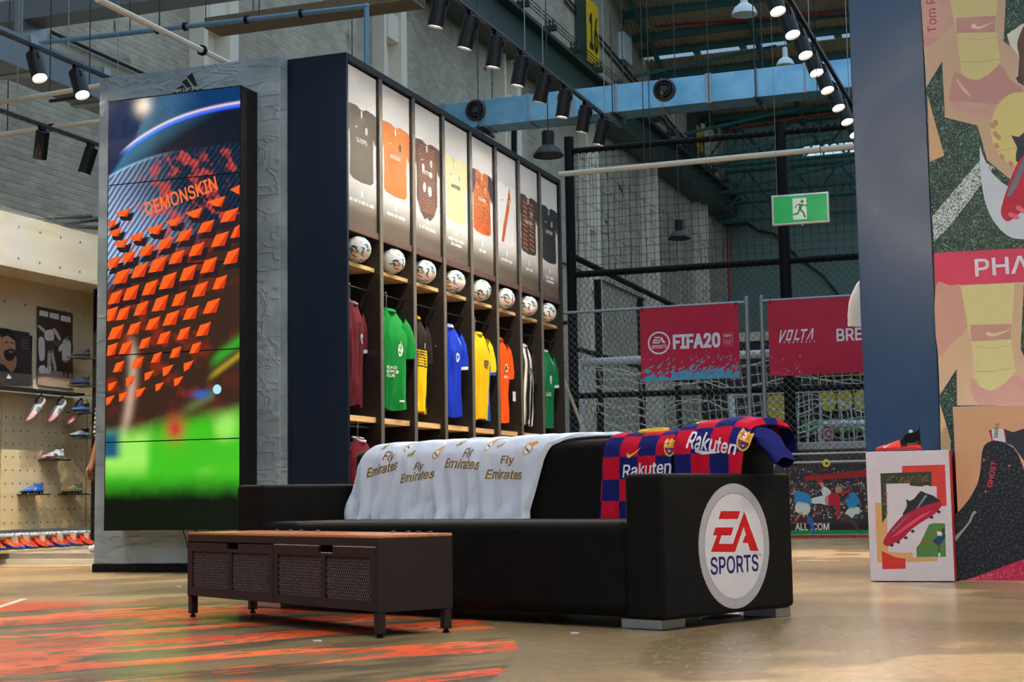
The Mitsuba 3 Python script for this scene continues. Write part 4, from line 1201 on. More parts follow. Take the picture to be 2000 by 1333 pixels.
# ------------------------------------------------------------------ jerseys laid over the sofa's back
class Drape:
    """A jersey laid over the backrest: a runs across (0 to 1), t along the path from behind the back, over the top and down to the seat."""
    PATH = np.array([(1.006, 0.70), (1.003, 0.80), (0.965, 0.848), (0.88, 0.856), (0.74, 0.856), (0.675, 0.846), (0.632, 0.80), (0.623, 0.74), (0.620, 0.62), (0.616, 0.52), (0.614, 0.47), (0.614, 0.43)])

    def __init__(self, el, er, seed, amp=0.008, bunch=0.022, t0=0.0, t1=1.0, hump=None, off=0.006):
        p = self.PATH
        d = np.r_[0, np.cumsum(np.linalg.norm(np.diff(p, axis=0), axis=1))]
        self.len = d[-1]
        u = np.linspace(0, d[-1], 300)
        y, z = np.interp(u, d, p[:, 0]), np.interp(u, d, p[:, 1])
        k = np.ones(13) / 13
        pad = lambda q: np.convolve(np.r_[[q[0]] * 6, q, [q[-1]] * 6], k, 'valid')
        self.u, self.y, self.z = u / d[-1], pad(y), pad(z)
        self.el, self.er, self.seed, self.amp, self.bunch, self.t0, self.t1, self.hump, self.off = np.array(el), np.array(er), seed, amp, bunch, t0, t1, hump, off

    def edges(self, t):
        return np.interp(t, self.el[:, 0], self.el[:, 1]), np.interp(t, self.er[:, 0], self.er[:, 1])

    def S(self, a, t, off=0.0):
        tt = self.t0 + (self.t1 - self.t0) * t
        y, z = np.interp(tt, self.u, self.y), np.interp(tt, self.u, self.z)
        e = 0.004
        dy, dz = np.interp(tt + e, self.u, self.y) - np.interp(tt - e, self.u, self.y), np.interp(tt + e, self.u, self.z) - np.interp(tt - e, self.u, self.z)
        n = np.sqrt(dy ** 2 + dz ** 2) + 1e-9
        ny, nz = dz / n, -dy / n
        ny, nz = np.where(nz < -0.2, -ny, ny), np.where(nz < -0.2, -nz, nz)
        l, r = self.edges(tt)
        x = l + (r - l) * a
        ph = 2.2 * meshkit.noise(np.stack([x * 3, tt * 3, x * 0 + self.seed], -1))
        w = np.clip((tt - 0.42) / 0.55, 0, 1)
        f = self.amp * (0.5 + 0.5 * np.sin(x * 46 + ph * 3 + self.seed)) * (0.25 + w) + 1.1 * self.amp * meshkit.fbm(np.stack([x * 9, tt * 4, x * 0 + self.seed + 3], -1), 3)
        g = np.clip((tt - 0.80) / 0.2, 0, 1) ** 1.5
        f = f + self.bunch * g * (0.3 + 0.9 * meshkit.noise(np.stack([x * 17, tt * 9, x * 0 + self.seed], -1)) + 0.4 * np.sin(x * 30 + tt * 40))
        f = f + 0.016 * np.exp(-((tt - 0.28) / 0.17) ** 2) * meshkit.noise(np.stack([x * 7, tt * 5, x * 0 + self.seed + 8], -1))
        if self.hump is not None:
            f = f + self.hump(x, tt)
        # the side edges tuck in against the sofa
        f = f * np.clip(np.minimum(a, 1 - a) / 0.04, 0.15, 1)
        d = self.off + f + off
        return np.stack([x, y + ny * d, z + nz * d], -1)

    def at(self, x, z):
        """(a, t) of the point of the front face at (x, z)."""
        k = (self.u > 0.42) & (self.u < 0.97)
        o = np.argsort(self.z[k])
        tt = np.interp(z, self.z[k][o], self.u[k][o])
        l, r = self.edges(tt)
        return (x - l) / (r - l), (tt - self.t0) / (self.t1 - self.t0)

    def shell(self, na, nt, thick=0.004):
        a, t = np.meshgrid(np.linspace(0, 1, na), np.linspace(0, 1, nt), indexing='ij')
        A, B = self.S(a, t, 0.0).reshape(-1, 3), self.S(a, t, -thick).reshape(-1, 3)
        i, j = np.meshgrid(np.arange(na - 1), np.arange(nt - 1), indexing='ij')
        q = np.stack([i * nt + j, (i + 1) * nt + j, (i + 1) * nt + j + 1, i * nt + j + 1], -1).reshape(-1, 4)
        n = na * nt
        rim = [k * nt for k in range(na)] + [(na - 1) * nt + k for k in range(1, nt)] + [k * nt + nt - 1 for k in range(na - 2, -1, -1)] + [k for k in range(nt - 2, 0, -1)]
        rq = [(rim[k], rim[(k + 1) % len(rim)], rim[(k + 1) % len(rim)] + n, rim[k] + n) for k in range(len(rim))]
        Qd = np.vstack([q, q[:, ::-1] + n, rq])
        f = np.vstack([Qd[:, [0, 1, 2]], Qd[:, [0, 2, 3]]])
        return trimesh.Trimesh(np.vstack([A, B]), f, process=False), np.r_[a.ravel(), a.ravel()], np.r_[t.ravel(), t.ravel()]

    def printed(self, pr):
        """A flat print in (x, z) of the front face, laid on the cloth."""
        v, f, c = np.vstack(pr.v), np.vstack(pr.f), np.vstack(pr.c)
        v2, f2, idx = trimesh.remesh.subdivide_to_size(v, f, 0.016, return_index=True)
        vc = np.zeros((len(v2), 3)); vc[f2.ravel()] = np.repeat(c[f[idx]][:, 0], 3, 0)
        a, t = self.at(v2[:, 0], v2[:, 1])
        P = np.array([self.S(np.array([q]), np.array([w]), 0.0012 + k)[0] for q, w, k in zip(a, t, v2[:, 2])]) if False else self.S(a, t, 0.0)
        N = self.S(a, t, 0.01) - P
        return trimesh.Trimesh(P + N * ((0.0012 + v2[:, 2:]) / 0.01), f2, process=False), vc


WL = [(0.0, 2.36), (0.42, 2.44), (0.64, 2.575), (0.92, 2.66), (1.0, 2.66)]
edge = lambda s, w: [(t, -(L_ + s)) for t, L_ in WL]
WT = [(2.36, 0.734), (2.077, 0.689), (1.749, 0.746), (1.44, 0.685)]
WF = [(2.318, 0.787), (2.065, 0.73), (1.715, 0.788), (1.418, 0.745)]
WC = [(2.191, 0.833), (1.942, 0.795), (1.581, 0.823), (1.283, 0.795)]
WA = [(2.396, 0.826), (2.143, 0.79), (1.819, 0.829), (1.513, 0.816)]
for i in range(4):
    key = num('white_jersey', i)
    sl, sr = -0.312 * i - 0.018 * (i > 0), -0.312 * (i + 1) - 0.042
    er = edge(sr, 0) if i < 3 else [(0.0, -0.88), (0.30, -0.90), (0.44, -0.95), (0.48, -1.00), (0.52, -1.09), (0.56, -1.15), (0.64, -1.185), (0.92, -1.275), (1.0, -1.27)]
    D = Drape(edge(sl, 0), er, 2.3 * i + 0.7, amp=0.021, t0=0.05, off=0.004 + 0.004 * (i % 2))
    m, a, t = D.shell(110, 130)
    add(key + '__cloth', xf(m, SM), 'cloth', True, color=np.tile(hx('#d3d9e3'), (len(m.vertices), 1)))
    p = Print()
    (x, z), (xf_, zf) = WT[i], WF[i]
    sh = (0.42, 0.40, 0.30, 0.22)[i]
    p.text('Emirates', -x, z - 0.026, 0.046, '#8a6a2f', True, w=0.25, anchor='c', shear=sh, rot=(0.16, 0.10, -0.06, -0.03)[i])
    p.text('Fly', -xf_, zf - 0.010, 0.036, '#7d6033', True, w=0.075, anchor='c', shear=sh)
    x, z = WC[i]
    p.poly(ell(-x, z, 0.030, 0.022, 20, rot=35), '#caa04c').up().poly(ell(-x, z - 0.002, 0.021, 0.014, 18, rot=35), '#dfe2ea').up()
    p.poly(stroke([(-x - 0.012, z + 0.004), (-x + 0.012, z - 0.010)], 0.006), '#3a3566').poly(ell(-x + 0.024, z + 0.022, 0.022, 0.008, 14, rot=25), '#d98a35')
    x, z = WA[i]
    for q in range(3):
        p.quad(-x + 0.014 * q, z + 0.004 * q, 0.008, 0.012 + 0.006 * q, '#9c8450', rot=-0.5)
    m, c = D.printed(p)
    add(key + '__lettering', xf(m, SM), 'print', False, color=c)
    tag(key, 'white jersey with gold Fly Emirates lettering, %s from the left on the sofa back' % ORD[i], 'jersey', 'white jerseys over the sofa back')
RED, BLU = hx('#b00f2c'), hx('#141a5a')


def checks(D, m, a, t, phase):
    tt = D.t0 + (D.t1 - D.t0) * t
    l, r = D.edges(tt)
    x = l + (r - l) * a
    c = np.floor((x + 0.81) / 0.107 + 20).astype(int)
    zt_ = (tt - 0.525) * D.len
    rr = np.floor(zt_ / 0.104 + 20).astype(int)
    return np.where(((c + rr + phase) % 2 == 0)[:, None], RED, BLU)


def swoosh(x, z, s, rot=0.0):
    q = curve([(0, 0.02), (0.08, -0.10), (0.28, -0.06), (1.0, 0.36), (0.35, 0.10), (0.16, 0.08), (0.09, 0.16), (0.05, 0.22)], 6)
    c, d = math.cos(rot), math.sin(rot)
    return [(x + s * (u * c - v * d), z + s * (u * d + v * c)) for u, v in q]


def club_crest(p, x, z, r, rot=0.0):
    c, d = math.cos(rot), math.sin(rot)
    R = lambda pts: [(x + r * (u * c - v * d), z + r * (u * d + v * c)) for u, v in pts]
    p.up().poly(R(curve([(-0.9, 1.0), (-0.3, 0.85), (0, 1.1), (0.3, 0.85), (0.9, 1.0), (0.95, 0.1), (0.7, -0.7), (0, -1.15), (-0.7, -0.7), (-0.95, 0.1)], 3)), '#e2b03a').up()
    p.poly(R([(-0.72, 0.72), (-0.04, 0.72), (-0.04, 0.2), (-0.76, 0.2)]), '#e9e2e2').poly(R([(0.04, 0.72), (0.72, 0.72), (0.76, 0.2), (0.04, 0.2)]), '#e0b23d').up()
    p.poly(R([(-0.46, 0.72), (-0.32, 0.72), (-0.32, 0.2), (-0.46, 0.2)]), '#b5202e').poly(R([(-0.72, 0.53), (-0.06, 0.53), (-0.06, 0.4), (-0.74, 0.4)]), '#b5202e')
    p.poly(R([(0.22, 0.72), (0.34, 0.72), (0.34, 0.2), (0.22, 0.2)]), '#b5202e').poly(R([(0.48, 0.72), (0.6, 0.72), (0.6, 0.2), (0.48, 0.2)]), '#b5202e')
    p.poly(R([(-0.72, 0.0), (0.72, 0.0), (0.5, -0.62), (0, -0.92), (-0.5, -0.62)]), '#22246b').up()
    for k in (-0.38, 0, 0.38):
        p.poly(R([(k - 0.1, -0.02), (k + 0.1, -0.02), (k + 0.08, -0.6), (k - 0.08, -0.6)]), '#a8182f')
    p.up().poly(R(ell(0, -0.42, 0.17, 0.17, 12)), '#e2b03a')


# left one: lies straight over the back
D = Drape([(0, -0.79), (0.5, -0.80), (0.95, -0.83), (1, -0.835)], [(0, -0.40), (1, -0.40)], 4.4, amp=0.006, bunch=0.006, t0=0.10, t1=1.0, off=0.006)
m, a, t = D.shell(90, 180)
add('checked_jersey__cloth', xf(m, SM), 'cloth', True, color=checks(D, m, a, t, 1))
p = Print()
(nx, nz), (cx_, cz), (tx0, tz0), (tx1, tz1) = [(0.657, 0.748), (0.408, 0.781), (0.678, 0.656), (0.399, 0.7)]
p.poly(swoosh(-nx, nz, 0.085, 0.12), '#d9ae4a')
club_crest(p, -cx_, cz, 0.036, 0.0)
p.up().text('Rakuten', -tx0, tz0 - 0.006, 0.058, '#e9e4e4', True, w=tx0 - tx1, shear=0.15, rot=0.06)
m, c = D.printed(p)
add('checked_jersey__lettering', xf(m, SM), 'print', False, color=c)
tag('checked_jersey', 'red and blue checked jersey with yellow tick, left of the two checked ones', 'jersey', 'checked jerseys on the sofa')
# right one: heaped over the corner
hump = lambda x, tt: 0.035 * np.exp(-((x + 0.14) / 0.20) ** 2) * np.exp(-((tt - 0.36) / 0.20) ** 2)
D = Drape([(0, -0.40), (0.5, -0.385), (1, -0.36)], [(0, 0.02), (0.36, 0.03), (0.52, 0.02), (0.75, -0.01), (1, -0.02)], 9.1, amp=0.012, bunch=0.0, t0=0.06, t1=0.80, hump=hump, off=0.016)
m, a, t = D.shell(110, 130)
add('checked_jersey_001__cloth', xf(m, SM), 'cloth', True, color=checks(D, m, a, t, 0))
p = Print()
(tx0, tz0), (tx1, tz1), (cx_, cz) = [(0.3, 0.77), (0.028, 0.733), (-0.01, 0.794)]
p.text('Rakuten', -tx0, tz0 + 0.004, 0.055, '#e9e4e4', True, w=math.hypot(tx0 - tx1, tz1 - tz0), shear=0.12, rot=math.atan2(tz1 - tz0, tx0 - tx1))
p.poly(stroke([(-tx0 + 0.05, tz0 - 0.010), (-tx0 + 0.10, tz0 - 0.022), (-tx0 + 0.19, tz0 - 0.022)], [0.012, 0.016, 0.002]), '#e9e4e4')
club_crest(p, -cx_, min(cz, 0.79), 0.036, -0.25)
m, c = D.printed(p)
add('checked_jersey_001__lettering', xf(m, SM), 'print', False, color=c)
for kk, (xa, xb, ya, yb, za, zb) in enumerate([(-0.01, 0.125, 0.66, 0.86, 0.842, 0.70)]):
    sv = []
    for i in range(24):
        for j in range(24):
            s, q = i / 23, 2 * PI * j / 24
            w = 0.10 * (1 - 0.25 * s)
            sv.append((xa + (xb - xa) * s + 0.02 * math.sin(q), (ya + yb) / 2 + w * math.cos(q), za + (zb - za) * s ** 1.3 + 0.028 * math.sin(q) * (1 - 0.3 * s) + 0.006 * math.sin(s * 14 + q * 3)))
    f = [w for i in range(23) for j in range(24) for w in ((i * 24 + j, i * 24 + (j + 1) % 24, (i + 1) * 24 + (j + 1) % 24), (i * 24 + j, (i + 1) * 24 + (j + 1) % 24, (i + 1) * 24 + j))]
    add('checked_jersey_001__sleeve', xf(trimesh.Trimesh(np.array(sv), f, process=False), SM), 'cloth', True, color=np.tile(BLU, (len(sv), 1)))
h = np.arange(24) * 2 * PI / 24
for key, x, y, z in (('checked_jersey__collar', -0.59, 0.74, 0.872), ('checked_jersey_001__collar', -0.27, 0.76, 0.895)):
    add(key, xf(tube(np.stack([x + 0.075 * np.cos(h), y + 0.05 * np.sin(h), z + 0.008 * np.sin(h)], 1), 0.009, 8, closed=True), SM), 'cloth', True, color=np.tile(hx('#d8a83f'), (192, 1)))
tag('checked_jersey_001', 'red and blue checked Rakuten jersey heaped over the right sofa corner', 'jersey', 'checked jerseys on the sofa')

# ------------------------------------------------------------------ low steel media bench
TO = np.array((-4.178, 6.628, 0.0))
TM = mat4(TO, (0.8499, -0.5269, 0), (0.5269, 0.8499, 0), (0, 0, 1))


def bench(key, m, mt='steel_paint', smooth=False):
    add('media_bench__' + key, xf(m, TM), mt, smooth)


TL, TD, TB, TT = 1.74, 0.375, 0.104, 0.418
bench('tabletop', box(0.0, TL, 0.0, TD, TT - 0.012, TT, 0.002), 'table_wood')
bench('body', cat(box(0, TL, 0.0, TD, TT - 0.046, TT - 0.012, 0.002), box(0, TL, 0.02, TD, TB, TB + 0.012, 0.001), box(0, 0.016, 0.0, TD, TB, TT - 0.04, 0.001), box(TL - 0.016, TL, 0.0, TD, TB, TT - 0.04, 0.001), box(0.01, TL - 0.01, TD - 0.012, TD, TB, TT - 0.03, 0)))
for i, (a0, a1) in enumerate(((0.016, 0.868), (0.872, TL - 0.016))):
    z0, z1 = TB + 0.004, TT - 0.05
    sfx = '' if i == 0 else '_001'
    sl0, sl1 = (0.42, 0.53) if i == 0 else (1.27, 1.385)
    am = (a0 + a1) / 2 + 0.01
    zt_, zb = z1 - 0.042, z0 + 0.040
    fr = [box(a0, a1, -0.002, 0.016, z0, zb, 0.001), box(a0, sl0, -0.002, 0.016, zt_, z1, 0.001), box(sl1, a1, -0.002, 0.016, zt_, z1, 0.001), box(sl0, sl1, -0.002, 0.016, zt_, z1 - 0.026, 0.001),
          box(a0, a0 + 0.04, -0.002, 0.016, zb, zt_, 0.001), box(a1 - 0.04, a1, -0.002, 0.016, zb, zt_, 0.001), box(am - 0.018, am + 0.018, -0.002, 0.016, zb, zt_, 0.001)]
    bench('door' + sfx, cat(fr))
    if i == 1:
        bench('door' + sfx + '__pale_edge', cat(box(a0, sl0, 0.0, 0.014, z1, z1 + 0.003, 0), box(sl1, a1, 0.0, 0.014, z1, z1 + 0.003, 0), box(sl0 + 0.02, sl1, -0.003, 0.005, z1 - 0.029, z1 - 0.026, 0)), 'cream_paint')
    for k, (m0, m1) in enumerate(((a0 + 0.04, am - 0.018), (am + 0.018, a1 - 0.04))):
        w = []
        step, hh = 0.0165, zt_ - zb
        dx = hh * 0.62
        n = int((m1 - m0 + dx) / step)
        for q in range(n):
            xa = m0 - dx + q * step
            for (xs, xe) in ((xa, xa + dx), (xa + dx, xa)):
                lo, hi = 0.0, 1.0
                for lim, sg in ((m0, 1), (m1, -1)):
                    f0, f1 = sg * (xs - lim), sg * (xe - lim)
                    if f0 < 0 and f1 < 0:
                        hi = -1
                    elif f0 < 0:
                        lo = max(lo, f0 / (f0 - f1))
                    elif f1 < 0:
                        hi = min(hi, f0 / (f0 - f1))
                if hi - lo > 0.03:
                    w.append(tube([(xs + (xe - xs) * lo, 0.007, zb + hh * lo), (xs + (xe - xs) * hi, 0.007, zb + hh * hi)], 0.0029, 4))
        nm = 'media_bench__door' + sfx + '__mesh' + ('' if k == 0 else '_001')
        bench('door' + sfx + '__mesh' + ('' if k == 0 else '_001'), cat(w), 'mesh_steel')
        labels[nm] = {'kind': 'stuff'}
for i, (x, y) in enumerate(((0.003, 0.003), (TL - 0.04, 0.003), (TL - 0.04, TD - 0.04), (0.003, TD - 0.04))):
    sfx = '' if i == 0 else '_%03d' % i
    bench('leg' + sfx, box(x, x + 0.036, y, y + 0.036, 0.018, TB + 0.001, 0.002))
    bench('leg' + sfx + '__foot', lathe([(0, 0), (0.014, 0), (0.014, 0.01), (0.008, 0.012), (0.008, 0.02), (0, 0.02)], 14, mat4((x + 0.018, y + 0.018, 0), (1, 0, 0), (0, 1, 0), (0, 0, 1))), 'black_plastic')
for i, x in enumerate((0.28, 0.42, 0.52, 0.68, 1.33, 1.45, 1.53, 1.62)):
    bench('stud' + ('' if i == 0 else '_%03d' % i), lathe([(0.012, 0), (0.012, 0.004), (0.007, 0.007), (0, 0.008)], 12, mat4((x, TD - 0.03, TT), (1, 0, 0), (0, 1, 0), (0, 0, 1))), 'lightbox_frame', 40)
tag('media_bench', 'low dark steel media bench with mesh doors and wood top before the sofa', 'media bench')
# bits of litter on the floor
for i, (x, y) in enumerate(((-2.906, 5.574), (-1.981, 6.085), (-2.657, 6.169), (-5.739, 9.003))):
    add(num('paper_scrap', i), xf(extrude(curve([(0.018, 0.0), (0.008, 0.012), (-0.012, 0.009), (-0.02, -0.002), (-0.004, -0.012)], 3), 0.004), mat4((x, y, 0), (1, 0, 0), (0, 1, 0), (0, 0, 1))), 'paper')
    tag(num('paper_scrap', i), ('white paper scrap on the orange painted floor before the bench', 'tiny white scrap on the bare floor left of the right sofa foot', 'small scrap by the right rear leg of the bench', 'dark-edged scrap on the floor left of the bench')[i], 'scrap')


# ------------------------------------------------------------------ football boots
def boot_parts(kind='low'):
    """A boot along +x (heel at 0, toe at 0.285), sole on z = 0."""
    xs = np.array([0, 0.004, 0.02, 0.05, 0.085, 0.12, 0.15, 0.19, 0.225, 0.255, 0.275, 0.285])
    wd = np.array([0.006, 0.018, 0.029, 0.033, 0.032, 0.034, 0.040, 0.046, 0.044, 0.034, 0.018, 0.004])
    tp = np.array([0.055, 0.072, 0.082, 0.078, 0.074, 0.078, 0.072, 0.056, 0.046, 0.038, 0.030, 0.022])
    n, m = 46, 28
    x = np.linspace(0, 0.285, n)
    W, Tp = np.interp(x, xs, wd), np.interp(x, xs, tp)
    z0 = 0.016 + 0.010 * np.clip((x - 0.22) / 0.065, 0, 1) ** 2
    g = np.arange(m) * 2 * PI / m
    c, s = np.cos(g), np.sin(g)
    zz = np.where(s > 0, np.sign(s) * np.abs(s) ** 0.9, s)
    X = np.repeat(x[:, None], m, 1)
    Y = W[:, None] * (np.sign(c) * np.abs(c) ** np.where(s > 0, 1.0, 0.5))[None]
    Z = np.where(zz[None] > 0, (z0 + 0.3 * (Tp - z0))[:, None] + 0.7 * (Tp - z0)[:, None] * zz[None], (z0 + 0.3 * (Tp - z0))[:, None] + 0.3 * (Tp - z0)[:, None] * zz[None])
    f = [q for i in range(n - 1) for j in range(m) for q in ((i * m + j, (i + 1) * m + j, (i + 1) * m + (j + 1) % m), (i * m + j, (i + 1) * m + (j + 1) % m, i * m + (j + 1) % m))]
    v = np.stack([X, Y, Z], -1).reshape(-1, 3)
    cap = len(v)
    v = np.vstack([v, v[:m].mean(0), v[-m:].mean(0)])
    f += [(j, (j + 1) % m, cap) for j in range(m)] + [((n - 1) * m + (j + 1) % m, (n - 1) * m + j, cap + 1) for j in range(m)]
    upper = trimesh.Trimesh(v, f, process=False)
    o = []
    for t in np.linspace(0, 1, 40, endpoint=False):
        a = 2 * PI * t
        o.append((0.14 + 0.146 * math.cos(a), (0.040 if math.cos(a) > -0.2 else 0.033) * math.sin(a)))
    sole = extrude(o, 0.012); sole.apply_translation((0, 0, 0.010))
    studs = []
    for (sx, sy) in ((0.03, 0.022), (0.03, -0.022), (0.065, 0.022), (0.065, -0.022), (0.17, 0.034), (0.17, -0.034), (0.205, 0.034), (0.205, -0.034), (0.24, 0.018), (0.24, -0.018)):
        studs.append(lathe([(0, 0), (0.006, 0), (0.009, 0.012), (0, 0.012)], 10, mat4((sx, sy, 0), (1, 0, 0), (0, 1, 0), (0, 0, 1))))
    hi = kind == 'high'
    top = 0.118 if hi else 0.088
    q = 2 * PI * np.arange(28) / 28
    rings = []
    for k, (z, rx, ry, cx) in enumerate(((0.055, 0.062, 0.030, 0.063), (0.080, 0.056, 0.029, 0.058), (top, 0.048, 0.030, 0.052), (top + 0.002, 0.044, 0.026, 0.052), (0.075, 0.040, 0.022, 0.055))):
        tilt = 0.010 * np.cos(q) * (1 if k in (2, 3) else 0) * (-1 if hi else 0.3)
        rings.append(np.stack([cx + rx * np.cos(q), ry * np.sin(q), z + tilt + (0.018 * np.exp(-((q - PI) / 0.5) ** 2) if k in (2, 3) else 0)], -1))
    v = np.vstack(rings)
    f = [w for i in range(4) for j in range(28) for w in ((i * 28 + j, i * 28 + (j + 1) % 28, (i + 1) * 28 + (j + 1) % 28), (i * 28 + j, (i + 1) * 28 + (j + 1) % 28, (i + 1) * 28 + j))]
    collar = trimesh.Trimesh(np.vstack([v, [[0.055, 0, 0.07]]]), f + [(112 + j, 112 + (j + 1) % 28, 140) for j in range(28)], process=False)
    p = Print()
    for k in range(3):
        p.poly([(0.135 + 0.022 * k, 0.026), (0.145 + 0.022 * k, 0.026), (0.128 + 0.022 * k, 0.062 - 0.004 * k), (0.118 + 0.022 * k, 0.062 - 0.004 * k)], '#15151a')
    return upper, sole, cat(studs), collar


UP, SO, STU, COL = boot_parts('low')
UPH, SOH, STUH, COLH = boot_parts('high')
STU_PLY, SO_PLY = ply(STU, 'boot_sole'), ply(SO, 'boot_sole')
mat('stud_clear', '#a98a86', 0.3)
_bp = {}


def boot(key, M, colf, collar, stripes, label, group=None, sole='boot_sole', hi=False, ck=None):
    ck = ck or label
    if ck not in _bp:
        u, c = (UPH, COLH) if hi else (UP, COL)
        d = {'up': ply(u, 'gloss_print', True, color=colf(np.asarray(u.vertices))), 'col': ply(c, 'cloth', True, color=np.tile(hx(collar), (len(c.vertices), 1)))}
        sm = []
        if stripes:
            uv_ = np.asarray(u.vertices)
            from scipy.spatial import cKDTree
            for sd in (1, -1):
                side = uv_[uv_[:, 1] * sd > 0]
                kd = cKDTree(side[:, [0, 2]])
                for k in range(3):
                    x = 0.120 + 0.020 * k
                    pts = np.array([(x + 0.016 * t, 0.026 + t * (0.034 - 0.003 * k)) for t in np.linspace(0, 1, 8)])
                    y = side[kd.query(pts)[1], 1] + sd * 0.0015
                    for w in range(7):
                        a, b = (pts[w, 0], y[w], pts[w, 1]), (pts[w + 1, 0], y[w + 1], pts[w + 1, 1])
                        sm.append(trimesh.Trimesh(np.array([(a[0] - 0.005, a[1], a[2]), (a[0] + 0.005, a[1], a[2]), (b[0] + 0.005, b[1], b[2]), (b[0] - 0.005, b[1], b[2])]), [(0, 1, 2), (0, 2, 3), (2, 1, 0), (3, 2, 0)], process=False))
            s_ = cat(sm)
            d['st'] = ply(s_, 'print', False, color=np.tile(hx(stripes), (len(s_.vertices), 1)))
        _bp[ck] = d
    d = _bp[ck]
    add(key + '__upper', d['up'], to=M)
    add(key + '__collar', d['col'], to=M)
    add(key + '__sole', dict(SO_PLY, bsdf={'type': 'ref', 'id': sole}), to=M)
    add(key + '__studs', dict(STU_PLY, bsdf={'type': 'ref', 'id': sole}), to=M)
    if 'st' in d:
        add(key + '__stripes', d['st'], to=M)
    tag(key, label, 'football boot', group)


def two_tone(a, b, cut, width=0.02, axis=0, sgn=1):
    return lambda v: hx(a) + (hx(b) - hx(a)) * np.clip((sgn * (v[:, axis] - cut) / width + 0.5), 0, 1)[:, None]


# ------------------------------------------------------------------ dark blue partition and the collage wall
add('wall_partition', box(-1.316, -0.828, 10.42, 11.3, 0, 4.6, 0.004), 'navy_lacquer')
labels['wall_partition'] = {'kind': 'structure', 'label': 'dark blue lacquered partition panel beside the poster wall'}
add('collage_poster__board', box(-0.826, 1.2, 10.402, 10.9, 0, 4.6, 0.002), 'turf_print')
p = Print()
TAN, SOCK, PINK = '#c3a486', '#cbbd82', '#b88880'
p.poly([(-0.829, 3.88), (-0.284, 3.809), (-0.311, 3.53), (-0.274, 3.493), (-0.289, 3.573), (-0.177, 3.638), (-0.229, 2.545), (-0.313, 2.597), (-0.452, 2.738), (-0.502, 2.977), (-0.708, 3.054), (-0.71, 3.439), (-0.82, 3.273)], TAN)
p.poly([(-0.816, 3.227), (-0.723, 2.796), (-0.82, 2.76)], '#d0a67e')
p.up()
p.poly([(-0.826, 3.88), (-0.642, 3.856), (-0.613, 3.706), (-0.715, 3.599), (-0.815, 3.551)], '#bf9786')
p.poly(curve([(-0.817, 3.625), (-0.752, 3.61), (-0.715, 3.599), (-0.767, 3.572), (-0.815, 3.551)], 4), '#b98484')
p.poly(curve([(-0.633, 3.351), (-0.542, 3.299), (-0.469, 3.287), (-0.349, 3.378), (-0.276, 3.259), (-0.206, 3.193), (-0.282, 3.13), (-0.344, 3.104), (-0.513, 3.135), (-0.666, 3.164), (-0.671, 3.198)], 4), PINK)
p.poly(curve([(-0.666, 3.164), (-0.514, 3.102), (-0.392, 3.109), (-0.408, 3.026), (-0.456, 3.037), (-0.542, 3.045), (-0.565, 3.075), (-0.626, 3.088)], 4), '#c29888')
p.up().poly([(-0.642, 3.856), (-0.335, 3.816), (-0.35, 3.699), (-0.357, 3.601), (-0.335, 3.409), (-0.356, 3.366), (-0.419, 3.314), (-0.487, 3.289), (-0.542, 3.299), (-0.587, 3.34), (-0.597, 3.466), (-0.608, 3.626)], SOCK)
p.poly(ell(*(-0.243, 2.929), *[0.175, 0.24700000000000033], 48), '#cfc07a').up()
p.poly([(-0.608, 3.725), (-0.351, 3.71), (-0.362, 3.598), (-0.607, 3.623)], PINK)
for q in range(7):
    p.poly(stroke([(-0.613, 3.717), (-0.537, 3.704), (-0.512, 3.706)], 0.004), SOCK) if q == 0 else None
p.poly(curve([(-0.621, 3.313), (-0.591, 3.268), (-0.529, 3.176), (-0.577, 3.214), (-0.617, 3.284)], 4), '#d3b394')
for a in ((440, 640), (455, 715), (437, 700), (472, 818), (425, 655), (540, 850)):
    pass
SPK = [(-0.385, 2.985), (-0.372, 2.886), (-0.393, 2.908), (-0.358, 2.752), (-0.405, 2.967), (-0.302, 2.699), (-0.387, 2.829)]
for (x, z) in SPK:
    p.poly(ell(x, z, 0.014, 0.022, 10, rot=20), '#b98b70')
p.poly(stroke([(-0.422, 2.781), (-0.346, 2.8), (-0.249, 2.803)], 0.004), '#b59c5f').poly(stroke([(-0.586, 3.422), (-0.464, 3.406), (-0.341, 3.412)], 0.005), '#b3a56d').poly(stroke([(-0.56, 3.587), (-0.457, 3.557), (-0.359, 3.562)], 0.004), '#b8ab74')
p.up().poly(curve([(-0.514, 3.654), (-0.484, 3.634), (-0.441, 3.638), (-0.357, 3.676), (-0.428, 3.654), (-0.471, 3.651), (-0.491, 3.675)], 4), '#d8c89c')
p.poly([(-0.289, 3.573), (-0.177, 3.638), (-0.197, 3.211), (-0.246, 3.249), (-0.218, 3.408), (-0.265, 3.492)], '#cfcdb8').up()
p.poly(curve([(-0.225, 3.513), (-0.162, 3.623), (-0.125, 3.397), (-0.181, 3.222), (-0.232, 3.26), (-0.218, 3.408)], 3), '#54392f').poly([(-0.238, 3.281), (-0.177, 3.3), (-0.181, 3.222), (-0.233, 3.238), (-0.245, 3.268)], '#2e3038')
